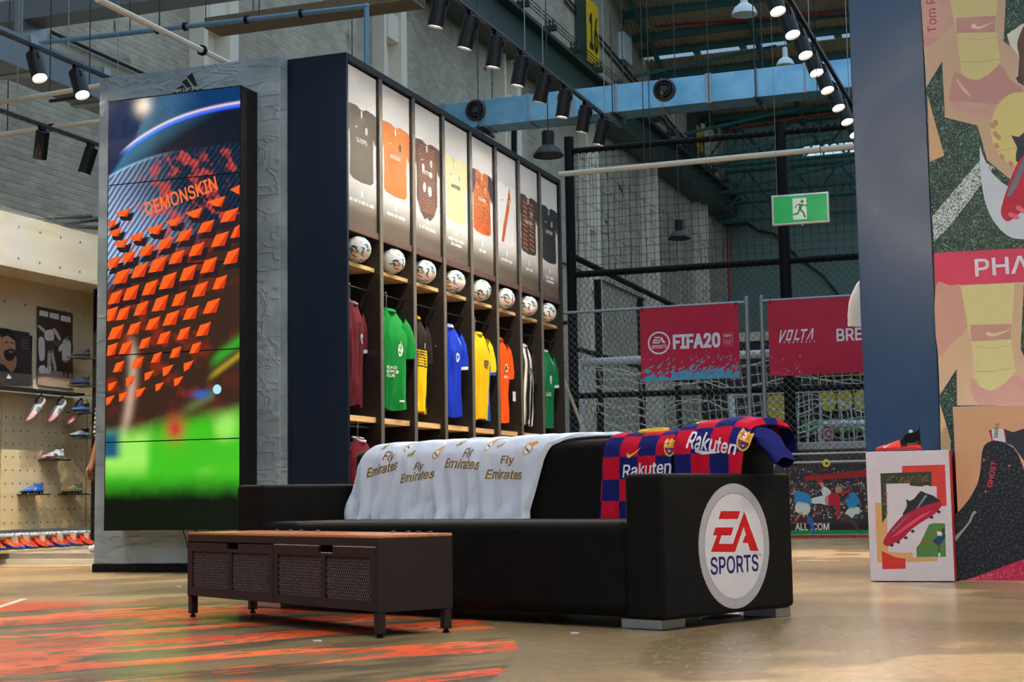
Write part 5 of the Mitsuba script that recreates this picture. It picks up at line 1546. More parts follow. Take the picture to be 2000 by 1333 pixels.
# turf side of the collage: white line and the white swoosh-shaped cut-out with a boot
p.poly(curve([(-0.496, 2.827), (-0.475, 2.767), (-0.425, 2.652), (-0.333, 2.554), (-0.23, 2.522), (-0.118, 2.548), (-0.112, 2.192), (-0.246, 2.192), (-0.349, 2.225), (-0.439, 2.344), (-0.489, 2.529)], 4), '#c3cad0').up()
p.poly(curve([(-0.293, 2.891), (-0.246, 2.874), (-0.146, 2.947), (-0.078, 2.876), (-0.159, 2.679), (-0.271, 2.715), (-0.259, 2.804)], 2), '#1f2733').up()
p.poly(curve([(-0.078, 2.876), (-0.234, 2.738), (-0.293, 2.64), (-0.347, 2.504), (-0.382, 2.391), (-0.362, 2.332), (-0.32, 2.325), (-0.195, 2.427), (-0.07, 2.556)], 3), '#a81f38').up()
p.poly([(-0.216, 2.749), (-0.309, 2.565), (-0.34, 2.488), (-0.319, 2.478), (-0.28, 2.536), (-0.206, 2.696)], '#5d6570')
for (x, z) in [(-0.318, 2.36), (-0.289, 2.345), (-0.268, 2.401), (-0.245, 2.38)]:
    p.poly(ell(x, z, 0.022, 0.016, 12, rot=-30), '#d46a74')
p.up()
p.poly([(-0.819, 2.142), (0.014, 2.133), (0.003, 1.908), (-0.82, 1.918)], '#cb3f5b').up()
hx0, hz0 = (-0.562, 1.969)
p.text('PH\u039bNTOM', hx0, hz0, 0.110, '#d8d2d8', True, w=0.86, rot=0.012)
# lower half
p.poly([(-0.82, 1.918), (-0.26, 1.911), (-0.302, 1.471), (-0.283, 1.425), (-0.023, 1.38), (-0.037, 1.102), (-0.715, 1.12), (-0.707, 1.362), (-0.822, 1.193)], '#ccab88')
p.poly([(-0.824, 1.142), (-0.765, 0.895), (-0.768, 0.828), (-0.83, 0.829)], '#cfae80').up()
p.poly(curve([(-0.82, 1.916), (-0.718, 1.912), (-0.658, 1.902), (-0.626, 1.642), (-0.724, 1.538), (-0.82, 1.457)], 3), '#c79684')
p.poly(curve([(-0.62, 1.299), (-0.563, 1.24), (-0.488, 1.209), (-0.345, 1.299), (-0.293, 1.257), (-0.289, 1.117), (-0.439, 1.119), (-0.578, 1.127), (-0.619, 1.202)], 3), '#c9988a')
p.up().poly([(-0.658, 1.91), (-0.318, 1.908), (-0.332, 1.779), (-0.348, 1.638), (-0.358, 1.531), (-0.34, 1.327), (-0.411, 1.256), (-0.455, 1.224), (-0.499, 1.209), (-0.563, 1.236), (-0.598, 1.304), (-0.601, 1.475), (-0.609, 1.544), (-0.63, 1.682)], '#d3c68a').up()
p.poly([(-0.609, 1.647), (-0.35, 1.641), (-0.359, 1.54), (-0.607, 1.538)], '#bd8d80')
p.poly(stroke([(-0.591, 1.338), (-0.482, 1.335), (-0.353, 1.352)], 0.005), '#b9ab70').poly(stroke([(-0.605, 1.511), (-0.486, 1.486), (-0.362, 1.499)], 0.005), '#bfb077')
p.up().poly(curve([(-0.514, 1.582), (-0.488, 1.566), (-0.439, 1.569), (-0.351, 1.608), (-0.417, 1.591), (-0.471, 1.584), (-0.492, 1.597)], 4), '#d8c596')
p.build('collage_poster__print', (0, 10.40, 0), (1, 0, 0), (0, 0, 1), (0, -1, 0))
q = Print(); q.k = 0
q.poly([(-0.82, 2.388), (-0.752, 2.467), (-0.494, 2.746), (-0.411, 2.69), (-0.58, 2.472), (-0.722, 2.302), (-0.815, 2.221)], '#ffffff')
add('collage_poster__turf_line', on_plane(plain(q), (0, 10.4012, 0), (1, 0, 0), (0, 0, 1), (0, -1, 0)), 'turf_line_print')
q = Print()
q.text('Tom Rogic', 0, 0, 0.060, '#b9315c', False)
tx = (-0.735, 3.645)
q.build('collage_poster__lettering', (tx[0], 10.398, tx[1]), (0, 0, 1), (-1, 0, 0), (0, -1, 0))
tag('collage_poster', 'tall turf poster wall with sock collage, boot and red PHANTOM banner', 'poster wall')

# white plinth with the boot collage
BXF = 9.88
add('display_plinth__body', box(-1.252, -0.742, BXF, 10.38, 0.006, 0.818, 0.002), 'box_white')
add('display_plinth__red_side', box(-0.742, -0.739, BXF + 0.002, 10.38, 0.01, 0.815, 0), 'red_pipe')
p = Print()
C = lambda *a: a
p.poly([(-1.03, 0.724), (-0.769, 0.727), (-0.769, 0.47), (-0.809, 0.469), (-0.826, 0.517), (-0.825, 0.593), (-0.855, 0.594), (-0.854, 0.682), (-1.031, 0.681)], '#cb3a34')
p.poly([(-1.206, 0.495), (-1.134, 0.496), (-1.137, 0.191), (-1.083, 0.183), (-0.989, 0.183), (-0.986, 0.152), (-0.836, 0.152), (-0.839, 0.13), (-1.029, 0.122), (-1.1, 0.137), (-1.174, 0.122), (-1.206, 0.122)], '#c99a68')
p.up().poly([(-1.165, 0.68), (-0.852, 0.685), (-0.855, 0.592), (-0.885, 0.602), (-0.916, 0.593), (-0.987, 0.6), (-0.988, 0.615), (-1.132, 0.614), (-1.135, 0.414), (-1.166, 0.368)], '#2c3a2a').up()
rb = np.random.default_rng(3)
TU = [(-1.154, 0.668), (-0.864, 0.674), (-1.156, 0.618), (-1.152, 0.421)]
for k in range(70):
    a, b = (rb.uniform(0.02, 0.98), rb.uniform(0, 1))
    if k < 46:
        x, z = TU[0][0] + a * (TU[1][0] - TU[0][0]), TU[2][1] + b * (TU[0][1] - TU[2][1])
    else:
        x, z = TU[2][0] + 0.028 * a, TU[3][1] + b * (TU[2][1] - TU[3][1])
    p.quad(x, z, 0.020, 0.003, ['#b5403a', '#54654a'][k % 3 == 0], rot=rb.uniform(-1.4, 1.4))
p.up().poly([(-1.177, 0.195), (-1.147, 0.18), (-1.099, 0.156), (-1.033, 0.145), (-1.034, 0.084), (-1.176, 0.08)], '#c5302c')
p.poly([(-0.881, 0.357), (-0.851, 0.365), (-0.784, 0.363), (-0.788, 0.157), (-0.964, 0.155), (-0.963, 0.213), (-0.938, 0.244), (-0.914, 0.289)], '#4c7a3e').up()
p.poly(curve([(-0.924, 0.563), (-0.895, 0.552), (-0.851, 0.536), (-0.826, 0.517), (-0.81, 0.497), (-0.913, 0.471), (-1.035, 0.416), (-1.017, 0.458), (-1.009, 0.481), (-1.013, 0.515), (-0.994, 0.505), (-0.964, 0.519)], 3), '#20262c')
p.poly(curve([(-1.035, 0.416), (-0.974, 0.446), (-0.913, 0.471), (-0.811, 0.497), (-0.805, 0.463), (-0.849, 0.418), (-0.891, 0.392), (-0.979, 0.335), (-1.049, 0.267), (-1.088, 0.248), (-1.13, 0.225), (-1.161, 0.233), (-1.161, 0.26), (-1.134, 0.306), (-1.091, 0.359)], 3), '#a81d3a')
for (x, z) in [(-0.818, 0.434), (-0.863, 0.401), (-0.981, 0.316), (-1.025, 0.275), (-1.072, 0.248), (-1.112, 0.229)]:
    p.poly(ell(x, z, 0.011, 0.009, 12), '#252026')
p.poly(curve([(-0.802, 0.328), (-0.792, 0.334), (-0.785, 0.319), (-0.794, 0.304), (-0.808, 0.307)], 3), '#50301f')
p.poly([(-0.894, 0.313), (-0.824, 0.31), (-0.824, 0.302), (-0.891, 0.306)], '#8a5a42').poly([(-0.838, 0.314), (-0.807, 0.311), (-0.804, 0.284), (-0.831, 0.287)], '#d8d3cf')
p.poly([(-0.828, 0.287), (-0.787, 0.299), (-0.785, 0.279), (-0.816, 0.234), (-0.838, 0.229), (-0.865, 0.255)], '#1f3a66')
p.poly([(-0.939, 0.242), (-0.93, 0.247), (-0.861, 0.261), (-0.856, 0.252), (-0.927, 0.233)], '#8a5a42').poly([(-0.834, 0.232), (-0.823, 0.231), (-0.823, 0.179), (-0.831, 0.178)], '#5d3c2c').poly([(-0.834, 0.179), (-0.821, 0.179), (-0.82, 0.16), (-0.832, 0.16)], '#e0dcd6')
p.up().poly([(-1.002, 0.418), (-0.994, 0.417), (-1.104, 0.309), (-1.114, 0.312)], '#5c6a72').poly([(-0.895, 0.541), (-0.882, 0.536), (-0.944, 0.457), (-0.955, 0.456)], '#75828a')
p.poly([(-1.117, 0.275), (-1.046, 0.336), (-0.923, 0.419), (-0.847, 0.448), (-0.939, 0.388), (-1.055, 0.305)], '#c94a63')
p.build('display_plinth__print', (0, BXF - 0.0005, 0), (1, 0, 0), (0, 0, 1), (0, -1, 0))
tag('display_plinth', 'white plinth printed with a red boot collage, standing before the dark blue partition', 'plinth')
boot('football_boot', rotz(180 + 7, (-0.925, 10.06, 0.818)), lambda v: np.where(((v[:, 0] < 0.13) & (v[:, 2] > 0.040 + 0.05 * np.clip(v[:, 0] - 0.02, 0, 1)))[:, None], hx('#15100f'), hx('#ee3a20')), '#161011', None, 'bright red boot with a black sock collar standing on the white plinth', sole='red_pipe', hi=True)
p = Print()
p.poly(swoosh(0, 0, 0.062, 0.1), '#e9d6d4')
M0 = rotz(180 + 7, (-0.925, 10.06, 0.818))
for sgn in (1, -1):
    v = np.vstack(p.v)
    w = np.stack([0.235 - v[:, 0] * 1.0, np.full(len(v), sgn * 0.046), 0.030 + v[:, 1]], 1)
    w[:, 1] = sgn * np.interp(w[:, 0], [0.15, 0.19, 0.225, 0.26], [0.041, 0.0462, 0.0455, 0.036])
    add('football_boot__tick' + ('' if sgn > 0 else '_001'), xf(trimesh.Trimesh(w, np.vstack([np.vstack(p.f), np.vstack(p.f)[:, ::-1]]), process=False), M0), 'print', False, color=np.vstack(p.c))
add('football_boot__price_card', xf(box(-0.012, 0.012, 0, 0.001, 0, 0.03, 0), mat4((-0.978, 10.05, 0.928), (0.94, -0.1, 0.3), (0.1, 0.99, 0), (-0.3, 0, 0.95))), 'paper')
add('football_boot__strap', xf(cat(*[box(0.088 + 0.010 * k, 0.095 + 0.010 * k, -0.037, 0.037, 0.03, 0.071 - 0.001 * k, 0.002) for k in range(4)]), M0), 'black_plastic')

# big box with the close-up of a boot's knit
B2 = 10.05
add('display_box__body', box(-0.718, 0.9, B2, 10.385, 0.0, 1.094, 0.002), 'box_white')
p = Print()
p.quad(0.09, 0.547, 1.612, 1.09, '#c39673').up()
p.poly([(-0.507, 0.942), (-0.407, 0.947), (-0.404, 0.854), (-0.492, 0.872)], '#a9253f')
p.poly([(-0.411, 0.943), (-0.361, 0.922), (-0.295, 0.943), (-0.035, 0.852), (-0.046, 0.625), (-0.305, 0.744), (-0.368, 0.838), (-0.411, 0.858)], '#262d38').up()
p.poly([(-0.49, 0.945), (-0.418, 0.947), (-0.408, 0.858), (-0.486, 0.878)], '#c9c6cb').up()
tg = (-0.456, 0.887)
p.text('SMALL', tg[0], tg[1], 0.022, '#454a55', True, rot=1.45)
x0_, z0_ = (-0.694, 0.006)
p.poly([(-0.694, 0.004), (-0.507, 0.07), (-0.334, 0.137), (0.006, 0.263), (-0.007, 0.002)], '#b3264a').up()
for k in range(160):
    a, b = rb.uniform(0, 1), rb.uniform(0, 1)
    x = x0_ + 0.03 + a * 0.62
    z = 0.012 + b * (x - x0_ - 0.05) * 0.36
    if z > 0.01:
        p.poly(ell(x, z, 0.0042, 0.0026, 6, rot=20), '#d8808f')
p.build('display_box__print', (0, B2 - 0.0005, 0), (1, 0, 0), (0, 0, 1), (0, -1, 0))
q = Print(); q.k = 4
q.poly([(-0.74, 0.403), (-0.693, 0.452), (-0.65, 0.502), (-0.618, 0.551), (-0.593, 0.597), (-0.578, 0.643), (-0.568, 0.689), (-0.561, 0.743), (-0.555, 0.789), (-0.548, 0.82), (-0.538, 0.843), (-0.518, 0.861), (-0.492, 0.872), (-0.455, 0.871), (-0.419, 0.862), (-0.387, 0.842), (-0.362, 0.822), (-0.346, 0.799), (-0.335, 0.776), (-0.319, 0.729), (-0.308, 0.683), (-0.205, 0.613), (0.017, 0.473), (0.006, 0.262), (-0.334, 0.135), (-0.507, 0.069), (-0.694, 0.004), (-0.754, 0.004), (-0.746, 0.252)], '#ffffff')
add('display_box__knit', on_plane(plain(q), (0, B2 - 0.0005, 0), (1, 0, 0), (0, 0, 1), (0, -1, 0)), 'boot_textile_print')
q = Print(); q.k = 6
q.poly(stroke([(-0.744, 0.256), (-0.688, 0.317), (-0.648, 0.367), (-0.628, 0.413), (-0.608, 0.432)], [0.024, 0.014, 0.012, 0.016, 0.018]), '#8d949a')
gx = [(-0.505, 0.58), (-0.467, 0.739)]
q.text('GHOST', gx[0][0], gx[0][1], 0.030, '#d3304f', True, w=math.hypot(gx[1][0] - gx[0][0], gx[1][1] - gx[0][1]), rot=math.atan2(gx[1][1] - gx[0][1], gx[1][0] - gx[0][0]))
for (x, z) in [(-0.54, 0.556), (-0.393, 0.714), (-0.542, 0.752)]:
    q.poly([(x - 0.008, z + 0.009), (x + 0.009, z), (x - 0.006, z - 0.010)], '#d84a62')
for k in range(90):
    a, b = rb.uniform(-0.62, 0.75), rb.uniform(0.05, 0.72)
    if b > 0.1 + 0.36 * (a + 0.56) and b < 0.5 + 0.9 * (a + 0.66):
        q.quad(a, b, rb.uniform(0.004, 0.010), 0.0025, '#7f8a94', rot=rb.uniform(-0.5, 0.5))
q.build('display_box__marks', (0, B2 - 0.0005, 0), (1, 0, 0), (0, 0, 1), (0, -1, 0))
tag('display_box', 'large box printed with a close-up of black boot knit reading GHOST', 'display box')

# the white jersey hanging beyond the partition
hang_jersey('hanging_jersey_009', (-1.205, 11.72, 1.30), 2, 8.8, flat('#dcd7d0'), '#dcd7d0', '#dcd7d0', None, 'white jersey hanging behind the dark blue partition, only its sleeve showing', 0.98, None, 'clothes_hanger_009')
tag('clothes_hanger_009', 'hanger hidden behind the dark blue partition', 'hanger')
add('hanging_rack', cat(bar((-1.205, 11.32, 2.42), (-1.205, 11.9, 2.42), 0.012, 8), bar((-0.9, 11.6, 0), (-0.9, 11.6, 2.42), 0.012, 8), bar((-0.9, 11.6, 2.42), (-1.21, 11.6, 2.42), 0.012, 8)), 'black_metal')
tag('hanging_rack', 'black garment rail behind the partition', 'rail')


# ------------------------------------------------------------------ wire fence with the two game signs
FY = 19.97
post = lathe([(0, 0), (0.03, 0), (0.03, 3.16), (0.026, 3.19), (0, 3.19)], 16)


def lattice(u0, u1, v0, v1, step, place, r, skew=1.0):
    """Crossing slanted wires clipped to a rectangle; place(u, v) gives the point in the hall."""
    out = []
    h = v1 - v0
    for sg in (1, -1):
        for c in np.arange(u0 - h, u1 + h, step):
            a, b = (c, v0), (c + sg * h * skew, v1)
            lo, hi = 0.0, 1.0
            d = b[0] - a[0]
            for lim, up in ((u0, 1), (u1, -1)):
                f0, f1 = up * (a[0] - lim), up * (b[0] - lim)
                if f0 < 0 and f1 < 0:
                    hi = -1
                elif f0 < 0:
                    lo = max(lo, f0 / (f0 - f1))
                elif f1 < 0:
                    hi = min(hi, f0 / (f0 - f1))
            if hi - lo > 0.004:
                out.append(tube([place(a[0] + d * lo, v0 + h * lo), place(a[0] + d * hi, v0 + h * hi)], r, 3))
    return cat(out)


for i, (xa, xb) in enumerate(((-7.0, -4.01), (-3.81, -0.9))):
    key = num('wire_fence', i)
    for k, x in enumerate((xa, xb)):
        add(key + '__post' + ('' if k == 0 else '_001'), xf(post, mat4((x, FY, 0), (1, 0, 0), (0, 1, 0), (0, 0, 1))), 'galvanised_pole', 40)
        add(key + '__foot' + ('' if k == 0 else '_001'), box(x - 0.15, x + 0.15, FY - 0.2, FY + 0.2, 0, 0.05), 'grey_shade')
    add(key + '__top_rail', bar((xa, FY, 3.11), (xb, FY, 3.11), 0.021, 10), 'galvanised_pole', 40)
    add(key + '__bottom_rail', bar((xa, FY, 0.12), (xb, FY, 0.12), 0.021, 10), 'galvanised_pole', 40)
    add(key + '__chain_link', lattice(xa + 0.02, xb - 0.02, 0.13, 3.10, 0.098, lambda u, v: (u, FY + 0.004, v), 0.0022), 'wire_steel')
    labels[key + '__chain_link'] = {'kind': 'stuff'}
    tag(key, 'galvanised wire fence panel carrying the red %s sign' % ('FIFA20' if i == 0 else 'VOLTA FOOTBALL'), 'fence')


def ea_letters(p, cx, cz, s, col):
    for P in (EA1, EA2):
        p.poly([(cx + (a - 0.525) * s, cz + (b - 0.337) * s) for a, b in P], col)


SY = 19.925
WHT = '#dfe3ea'
for i, (x0, x1) in enumerate(((-5.468, -4.113), (-3.72, -1.75))):
    key = num('game_sign', i)
    add(key + '__board', box(x0, x1, SY, SY + 0.006, 2.102, 3.102, 0), 'red_sign')
    add(key + '__ties', cat(*[box(x - 0.006, x + 0.006, SY - 0.004, FY + 0.026, z - 0.03, z + 0.03, 0) for x in (x0 + 0.03, x1 - 0.03) for z in (3.085,)]), 'black_plastic')
    p = Print(); r2 = np.random.default_rng(5 + i)
    n = 420 if i == 0 else 50
    for k in range(n):
        u = r2.uniform(0, 1) if i == 0 else r2.uniform(0, 0.20) ** 1.0
        v = r2.uniform(0, 1) ** (1.9 if i == 0 else 1.3)
        dense = (1 - v) * (0.55 + 0.6 * u if i == 0 else 1)
        if r2.uniform() > dense + 0.12:
            continue
        x, z = x0 + 0.02 + u * (x1 - x0 - 0.04), 2.115 + v * (0.40 if i == 0 else 0.30)
        s = (0.012 + 0.055 * (1 - v) ** 1.5 * r2.uniform(0.3, 1)) if i == 0 else r2.uniform(0.006, 0.02)
        a = r2.uniform(0.3, 0.8)
        pts = [(-s * r2.uniform(0.6, 1.4), -s * 0.25), (-s * 0.2, -s * r2.uniform(0.2, 0.5)), (s * r2.uniform(0.6, 1.5), s * 0.1), (s * 0.3, s * r2.uniform(0.3, 0.5)), (-s * 0.5, s * 0.2)]
        c, d = math.cos(a), math.sin(a)
        P = [(min(max(x + q * c - w * d, x0 + 0.005), x1 - 0.005), min(max(z + q * d + w * c, 2.106), 3.09)) for q, w in pts]
        p.poly(P, ['#17a3c4', '#2fb0cc', '#3d9fc0', '#6a8fc0'][r2.integers(0, 4)] if v < 0.8 else '#8f7fa8')
    p.up()
    if i == 0:
        (cx, cz), (rx, rz), (ax, az), (bx, bz), (hx_, hz_), (ux, uz), (wx, wz) = [(-5.21, 2.62), (-5.049, 2.443), (-5.016, 2.529), (-4.367, 2.534), (-5.011, 2.716), (-4.328, 2.71), (-4.199, 2.537)]
        R = 0.155
        ring = ell(cx, cz, R, R, 64)
        p.poly(ring, WHT, holes=[ell(cx, cz, R * 0.86, R * 0.86, 64)])
        ea_letters(p, cx, cz + 0.008, 0.50, WHT)
        p.text('SPORTS', cx, cz - 0.075, 0.046, WHT, True, w=0.21, anchor='c')
        [p.text('FIFA20', ax + o_, az + q_, hz_ - az - 0.008, WHT, True, w=bx - ax - 0.012) for o_ in (0, 0.012) for q_ in (0, 0.008)]
        p.poly([(ux, wz), (wx, wz), (wx, uz), (ux, uz)], '#d9879c', holes=[[(ux + 0.006, wz + 0.006), (wx - 0.006, wz + 0.006), (wx - 0.006, uz - 0.006), (ux + 0.006, uz - 0.006)]])
        p.text('FIFA', (ux + wx) / 2, uz - 0.055, 0.030, WHT, True, w=0.095, anchor='c')
        for k in range(3):
            p.quad((ux + wx) / 2, uz - 0.110 - 0.016 * k, 0.085, 0.006, '#d9a3b3')
        p.quad((ux + wx) / 2, uz - 0.085, 0.135, 0.004, '#d9879c')
    else:
        (ax, az), (bx, bz), (tx_, tz_), (fx, fz), (gx_, gz_), (rx_, rz_), (sx_, sz_) = [(-3.577, 2.551), (-3.095, 2.565), (-3.091, 2.698), (-3.521, 2.526), (-3.097, 2.522), (-2.836, 2.526), (-2.536, 2.521)]
        h = 0.155
        xs_ = [ax + (bx - ax) * k / 5.0 for k in range(6)]
        w = (bx - ax) / 5.4
        sl = lambda pts, o: [(o + u * w + v * h * 0.18, az + 0.006 + v * h) for u, v in pts]
        p.poly(sl([(0, 0.95), (0.18, 0.95), (0.22, 0.25), (0.72, 0.95), (0.92, 0.95), (0.20, -0.12), (0.05, -0.12)], ax - 0.01), WHT)
        p.poly(sl([(0, 0.05), (0.75, 0.05), (0.95, 0.95), (0.2, 0.95)], ax + w * 0.85), WHT, holes=[sl([(0.22, 0.22), (0.62, 0.22), (0.74, 0.78), (0.34, 0.78)], ax + w * 0.85)])
        p.poly(sl([(0.0, 0.05), (0.8, 0.05), (0.84, 0.22), (0.22, 0.22), (0.36, 0.95), (0.18, 0.95)], ax + w * 2.05), WHT)
        p.poly(sl([(0.0, 0.95), (0.95, 0.95), (0.92, 0.78), (0.55, 0.78), (0.40, 0.05), (0.22, 0.05), (0.37, 0.78), (-0.03, 0.78)], ax + w * 2.95), WHT)
        p.poly(sl([(-0.05, 0.05), (0.14, 0.05), (0.62, 0.72), (0.66, 0.05), (0.84, 0.05), (0.80, 0.98), (0.60, 0.98)], ax + w * 3.95), WHT)
        for k, chh in enumerate('FOOTBALL'):
            p.text(chh, fx + (gx_ - fx) * k / 7.6, fz, 0.026, WHT, True)
        p.text('BREAK', rx_, rz_, 0.155, WHT, True, w=(sx_ - rx_) * 1.95)
    p.build(key + '__print', (0, SY - 0.0005, 0), (1, 0, 0), (0, 0, 1), (0, -1, 0))
tag('game_sign', 'red FIFA20 sign with blue splashes tied to the wire fence', 'sign')
tag('game_sign_001', 'red VOLTA FOOTBALL sign tied to the wire fence, partly behind the partition', 'sign')

# ------------------------------------------------------------------ crowd barrier with a football picture
BY = 19.55
rr = lambda x0, x1, z0, z1, r: tube([(x0, BY, z0), (x0, BY, z1 - r), (x0 + 0.3 * r, BY, z1 - 0.3 * r), (x0 + r, BY, z1), (x1 - r, BY, z1), (x1 - 0.3 * r, BY, z1 - 0.3 * r), (x1, BY, z1 - r), (x1, BY, z0)], 0.018, 8)
add('crowd_barrier__frame', cat(rr(-3.66, -1.3, 0.03, 0.955, 0.10), bar((-3.66, BY, 0.04), (-1.3, BY, 0.04), 0.016, 8)), 'galvanised_pole', 40)
add('crowd_barrier__top_bar', bar((-3.9, BY + 0.06, 1.065), (-1.2, BY + 0.06, 1.065), 0.016, 8), 'galvanised_pole', 40)
add('crowd_barrier__picture_board', box(-3.63, -1.33, BY - 0.012, BY - 0.006, 0.05, 0.925, 0), 'black_plastic')
for k in range(12):
    add('crowd_barrier__red_block' + ('' if k == 0 else '_%03d' % k), box(-3.64 + 0.2 * k, -3.64 + 0.2 * k + (0.185 if k % 3 else 0.15), BY - 0.05, BY + 0.05, 0, 0.022 if k % 5 else 0.03, 0.002), 'red_pipe')
for k, x in enumerate((-3.5, -1.5)):
    add('crowd_barrier__foot' + ('' if k == 0 else '_001'), box(x - 0.03, x + 0.03, BY - 0.02, BY + 0.3, 0.022, 0.034), 'galvanised_pole')
p = Print(); r3 = np.random.default_rng(21)
p.quad(-2.48, 0.49, 2.29, 0.87, '#2c2a30').up()
CRW = ['#4a3d46', '#b8968a', '#7b5f58', '#2c323e', '#b83c3a', '#5d6a7c', '#d4b3a2', '#39404a', '#8a2c33', '#9aa6b4']
for k in range(1500):
    x, z = r3.uniform(-3.62, -1.34), r3.uniform(0.24, 0.91)
    if z > 0.62 and r3.uniform() < 0.45:
        continue
    s = 0.011 + 0.012 * (0.92 - z)
    p.quad(x, z, s * r3.uniform(0.7, 1.4), s * r3.uniform(0.8, 1.6), CRW[r3.integers(0, len(CRW))], rot=r3.uniform(-0.4, 0.4))
p.up().poly([(-3.257, 0.779), (-3.053, 0.795), (-2.478, 0.844), (-1.982, 0.873), (-1.984, 0.811), (-2.481, 0.764), (-2.778, 0.746), (-3.241, 0.726)], '#a3202b').up()
for k in range(240):
    x, z = r3.uniform(-3.62, -1.34), r3.uniform(0.62, 0.74)
    p.quad(x, z - 0.045, 0.014, 0.02, CRW[r3.integers(0, len(CRW))])
p.up().poly([(-3.966, 0.199), (-2.948, 0.183), (-2.011, 0.175), (-2.014, 0.095), (-3.969, 0.099)], '#191c22').poly([(-3.969, 0.099), (-2.014, 0.101), (-2.016, 0.039), (-3.971, 0.035)], '#1f8238').poly([(-3.965, 0.211), (-2.948, 0.189), (-2.949, 0.175), (-3.966, 0.193)], '#b32a2f').up()
ax, az, bx, bz = [-3.391, 0.095, -2.963, 0.097]
p.text('ALL .COM', ax, az + 0.006, 0.082, '#d9dde2', True, w=bx - ax)
P10 = lambda pts, c: p.poly(curve(pts, 3), c)
p.up()
P10([(-3.38, 0.583), (-3.304, 0.588), (-3.223, 0.563), (-3.174, 0.493), (-3.17, 0.435), (-3.205, 0.423), (-3.368, 0.437), (-3.385, 0.438)], '#2f86bd').up
P10([(-3.368, 0.437), (-3.314, 0.46), (-3.205, 0.423), (-3.197, 0.331), (-3.268, 0.291), (-3.32, 0.309), (-3.383, 0.344)], '#cdd5d2')
P10([(-3.273, 0.634), (-3.209, 0.633), (-3.205, 0.586), (-3.247, 0.569), (-3.279, 0.587)], '#4d3a33')
P10([(-3.222, 0.273), (-3.171, 0.249), (-3.147, 0.122), (-3.131, 0.064), (-3.166, 0.064), (-3.203, 0.168), (-3.236, 0.215)], '#1d63b0')
P10([(-3.313, 0.332), (-3.284, 0.32), (-3.351, 0.251), (-3.382, 0.211), (-3.386, 0.24)], '#a9714f')
P10([(-2.753, 0.486), (-2.694, 0.555), (-2.625, 0.559), (-2.572, 0.461), (-2.562, 0.426), (-2.608, 0.415), (-2.621, 0.37), (-2.712, 0.376), (-2.733, 0.429)], '#2f86bd')
P10([(-2.76, 0.302), (-2.701, 0.371), (-2.581, 0.381), (-2.578, 0.3), (-2.636, 0.289), (-2.671, 0.244), (-2.727, 0.29)], '#cdd5d2')
P10([(-2.768, 0.544), (-2.699, 0.555), (-2.696, 0.497), (-2.742, 0.486), (-2.77, 0.51)], '#2a2320')
P10([(-2.819, 0.268), (-2.749, 0.291), (-2.683, 0.244), (-2.617, 0.186), (-2.587, 0.083), (-2.621, 0.089), (-2.652, 0.152), (-2.73, 0.199), (-2.81, 0.211)], '#4a362f')
# a player in red, jumping
P10([(-2.987, 0.536), (-2.911, 0.57), (-2.831, 0.545), (-2.817, 0.476), (-2.83, 0.418), (-2.871, 0.396), (-2.962, 0.42), (-3.002, 0.444)], '#b8202c')
P10([(-2.869, 0.627), (-2.81, 0.649), (-2.783, 0.602), (-2.808, 0.562), (-2.859, 0.569)], '#b98a6e')
P10([(-2.779, 0.579), (-2.681, 0.595), (-2.676, 0.577), (-2.768, 0.544), (-2.809, 0.545)], '#b8202c')
P10([(-2.865, 0.419), (-2.827, 0.43), (-2.822, 0.326), (-2.843, 0.234), (-2.866, 0.234), (-2.865, 0.315)], '#b8202c')
P10([(-3.062, 0.526), (-2.97, 0.536), (-2.974, 0.42), (-3.066, 0.433), (-3.158, 0.434), (-3.174, 0.493)], '#d5d9d8')
P10([(-3.012, 0.652), (-2.922, 0.581), (-2.97, 0.524), (-3.027, 0.537), (-3.036, 0.606)], '#d5d9d8')
P10([(-3.062, 0.7), (-3.033, 0.711), (-3.0, 0.652), (-3.024, 0.618), (-3.052, 0.653)], '#b98a6e')
P10([(-3.101, 0.747), (-3.02, 0.745), (-3.033, 0.693), (-3.091, 0.7)], '#a3202b')
p.up()
bx_, bz_ = (-2.969, 0.942)
p.poly(ell(bx_, bz_, 0.05, 0.05, 24), '#d6cf2e').up().poly(ell(bx_ + 0.004, bz_ - 0.004, 0.018, 0.020, 12), '#3a3d28')
p.build('crowd_barrier__picture', (0, BY - 0.0125, 0), (1, 0, 0), (0, 0, 1), (0, -1, 0))
tag('crowd_barrier', 'steel crowd barrier with a football match picture, at the foot of the wire fence', 'barrier')

# ------------------------------------------------------------------ black court cage with netting
CY, CX = 22.0, -7.1
cp = lambda x, y, h, r=0.07: xf(lathe([(0, 0), (r, 0), (r, h), (0, h)], 14), mat4((x, y, 0), (1, 0, 0), (0, 1, 0), (0, 0, 1)))
k = 0
for (x, y, h, r) in ((CX, CY, 6.1, 0.075), (-3.83, CY, 6.0, 0.085), (-0.5, CY, 6.0, 0.085), (CX, 23.35, 4.05, 0.06), (CX, 25.9, 4.05, 0.06), (CX, 28.5, 4.05, 0.06), (CX, 31.5, 4.05, 0.06)):
    add('court_cage__post' + ('' if k == 0 else '_%03d' % k), cp(x, y, h, r), 'wire_black', 40)
    k += 1
k = 0
for (a, b, r) in (((CX, CY, 5.88), (-0.5, CY, 5.82), 0.045), ((CX, CY, 3.95), (-0.5, CY, 3.93), 0.05), ((CX, CY, 2.09), (-0.5, CY, 2.05), 0.045), ((CX, CY, 4.25), (CX, 33, 4.15), 0.05), ((CX, CY, 2.83), (CX, 33, 2.8), 0.04), ((CX - 0.9, CY, 2.62 + 0.6), (CX, CY, 3.22), 0.03), ((CX, 22, 0.3), (CX, 33, 0.3), 0.04)):
    add('court_cage__rail' + ('' if k == 0 else '_%03d' % k), bar(a, b, r, 8), 'wire_black', 40)
    k += 1
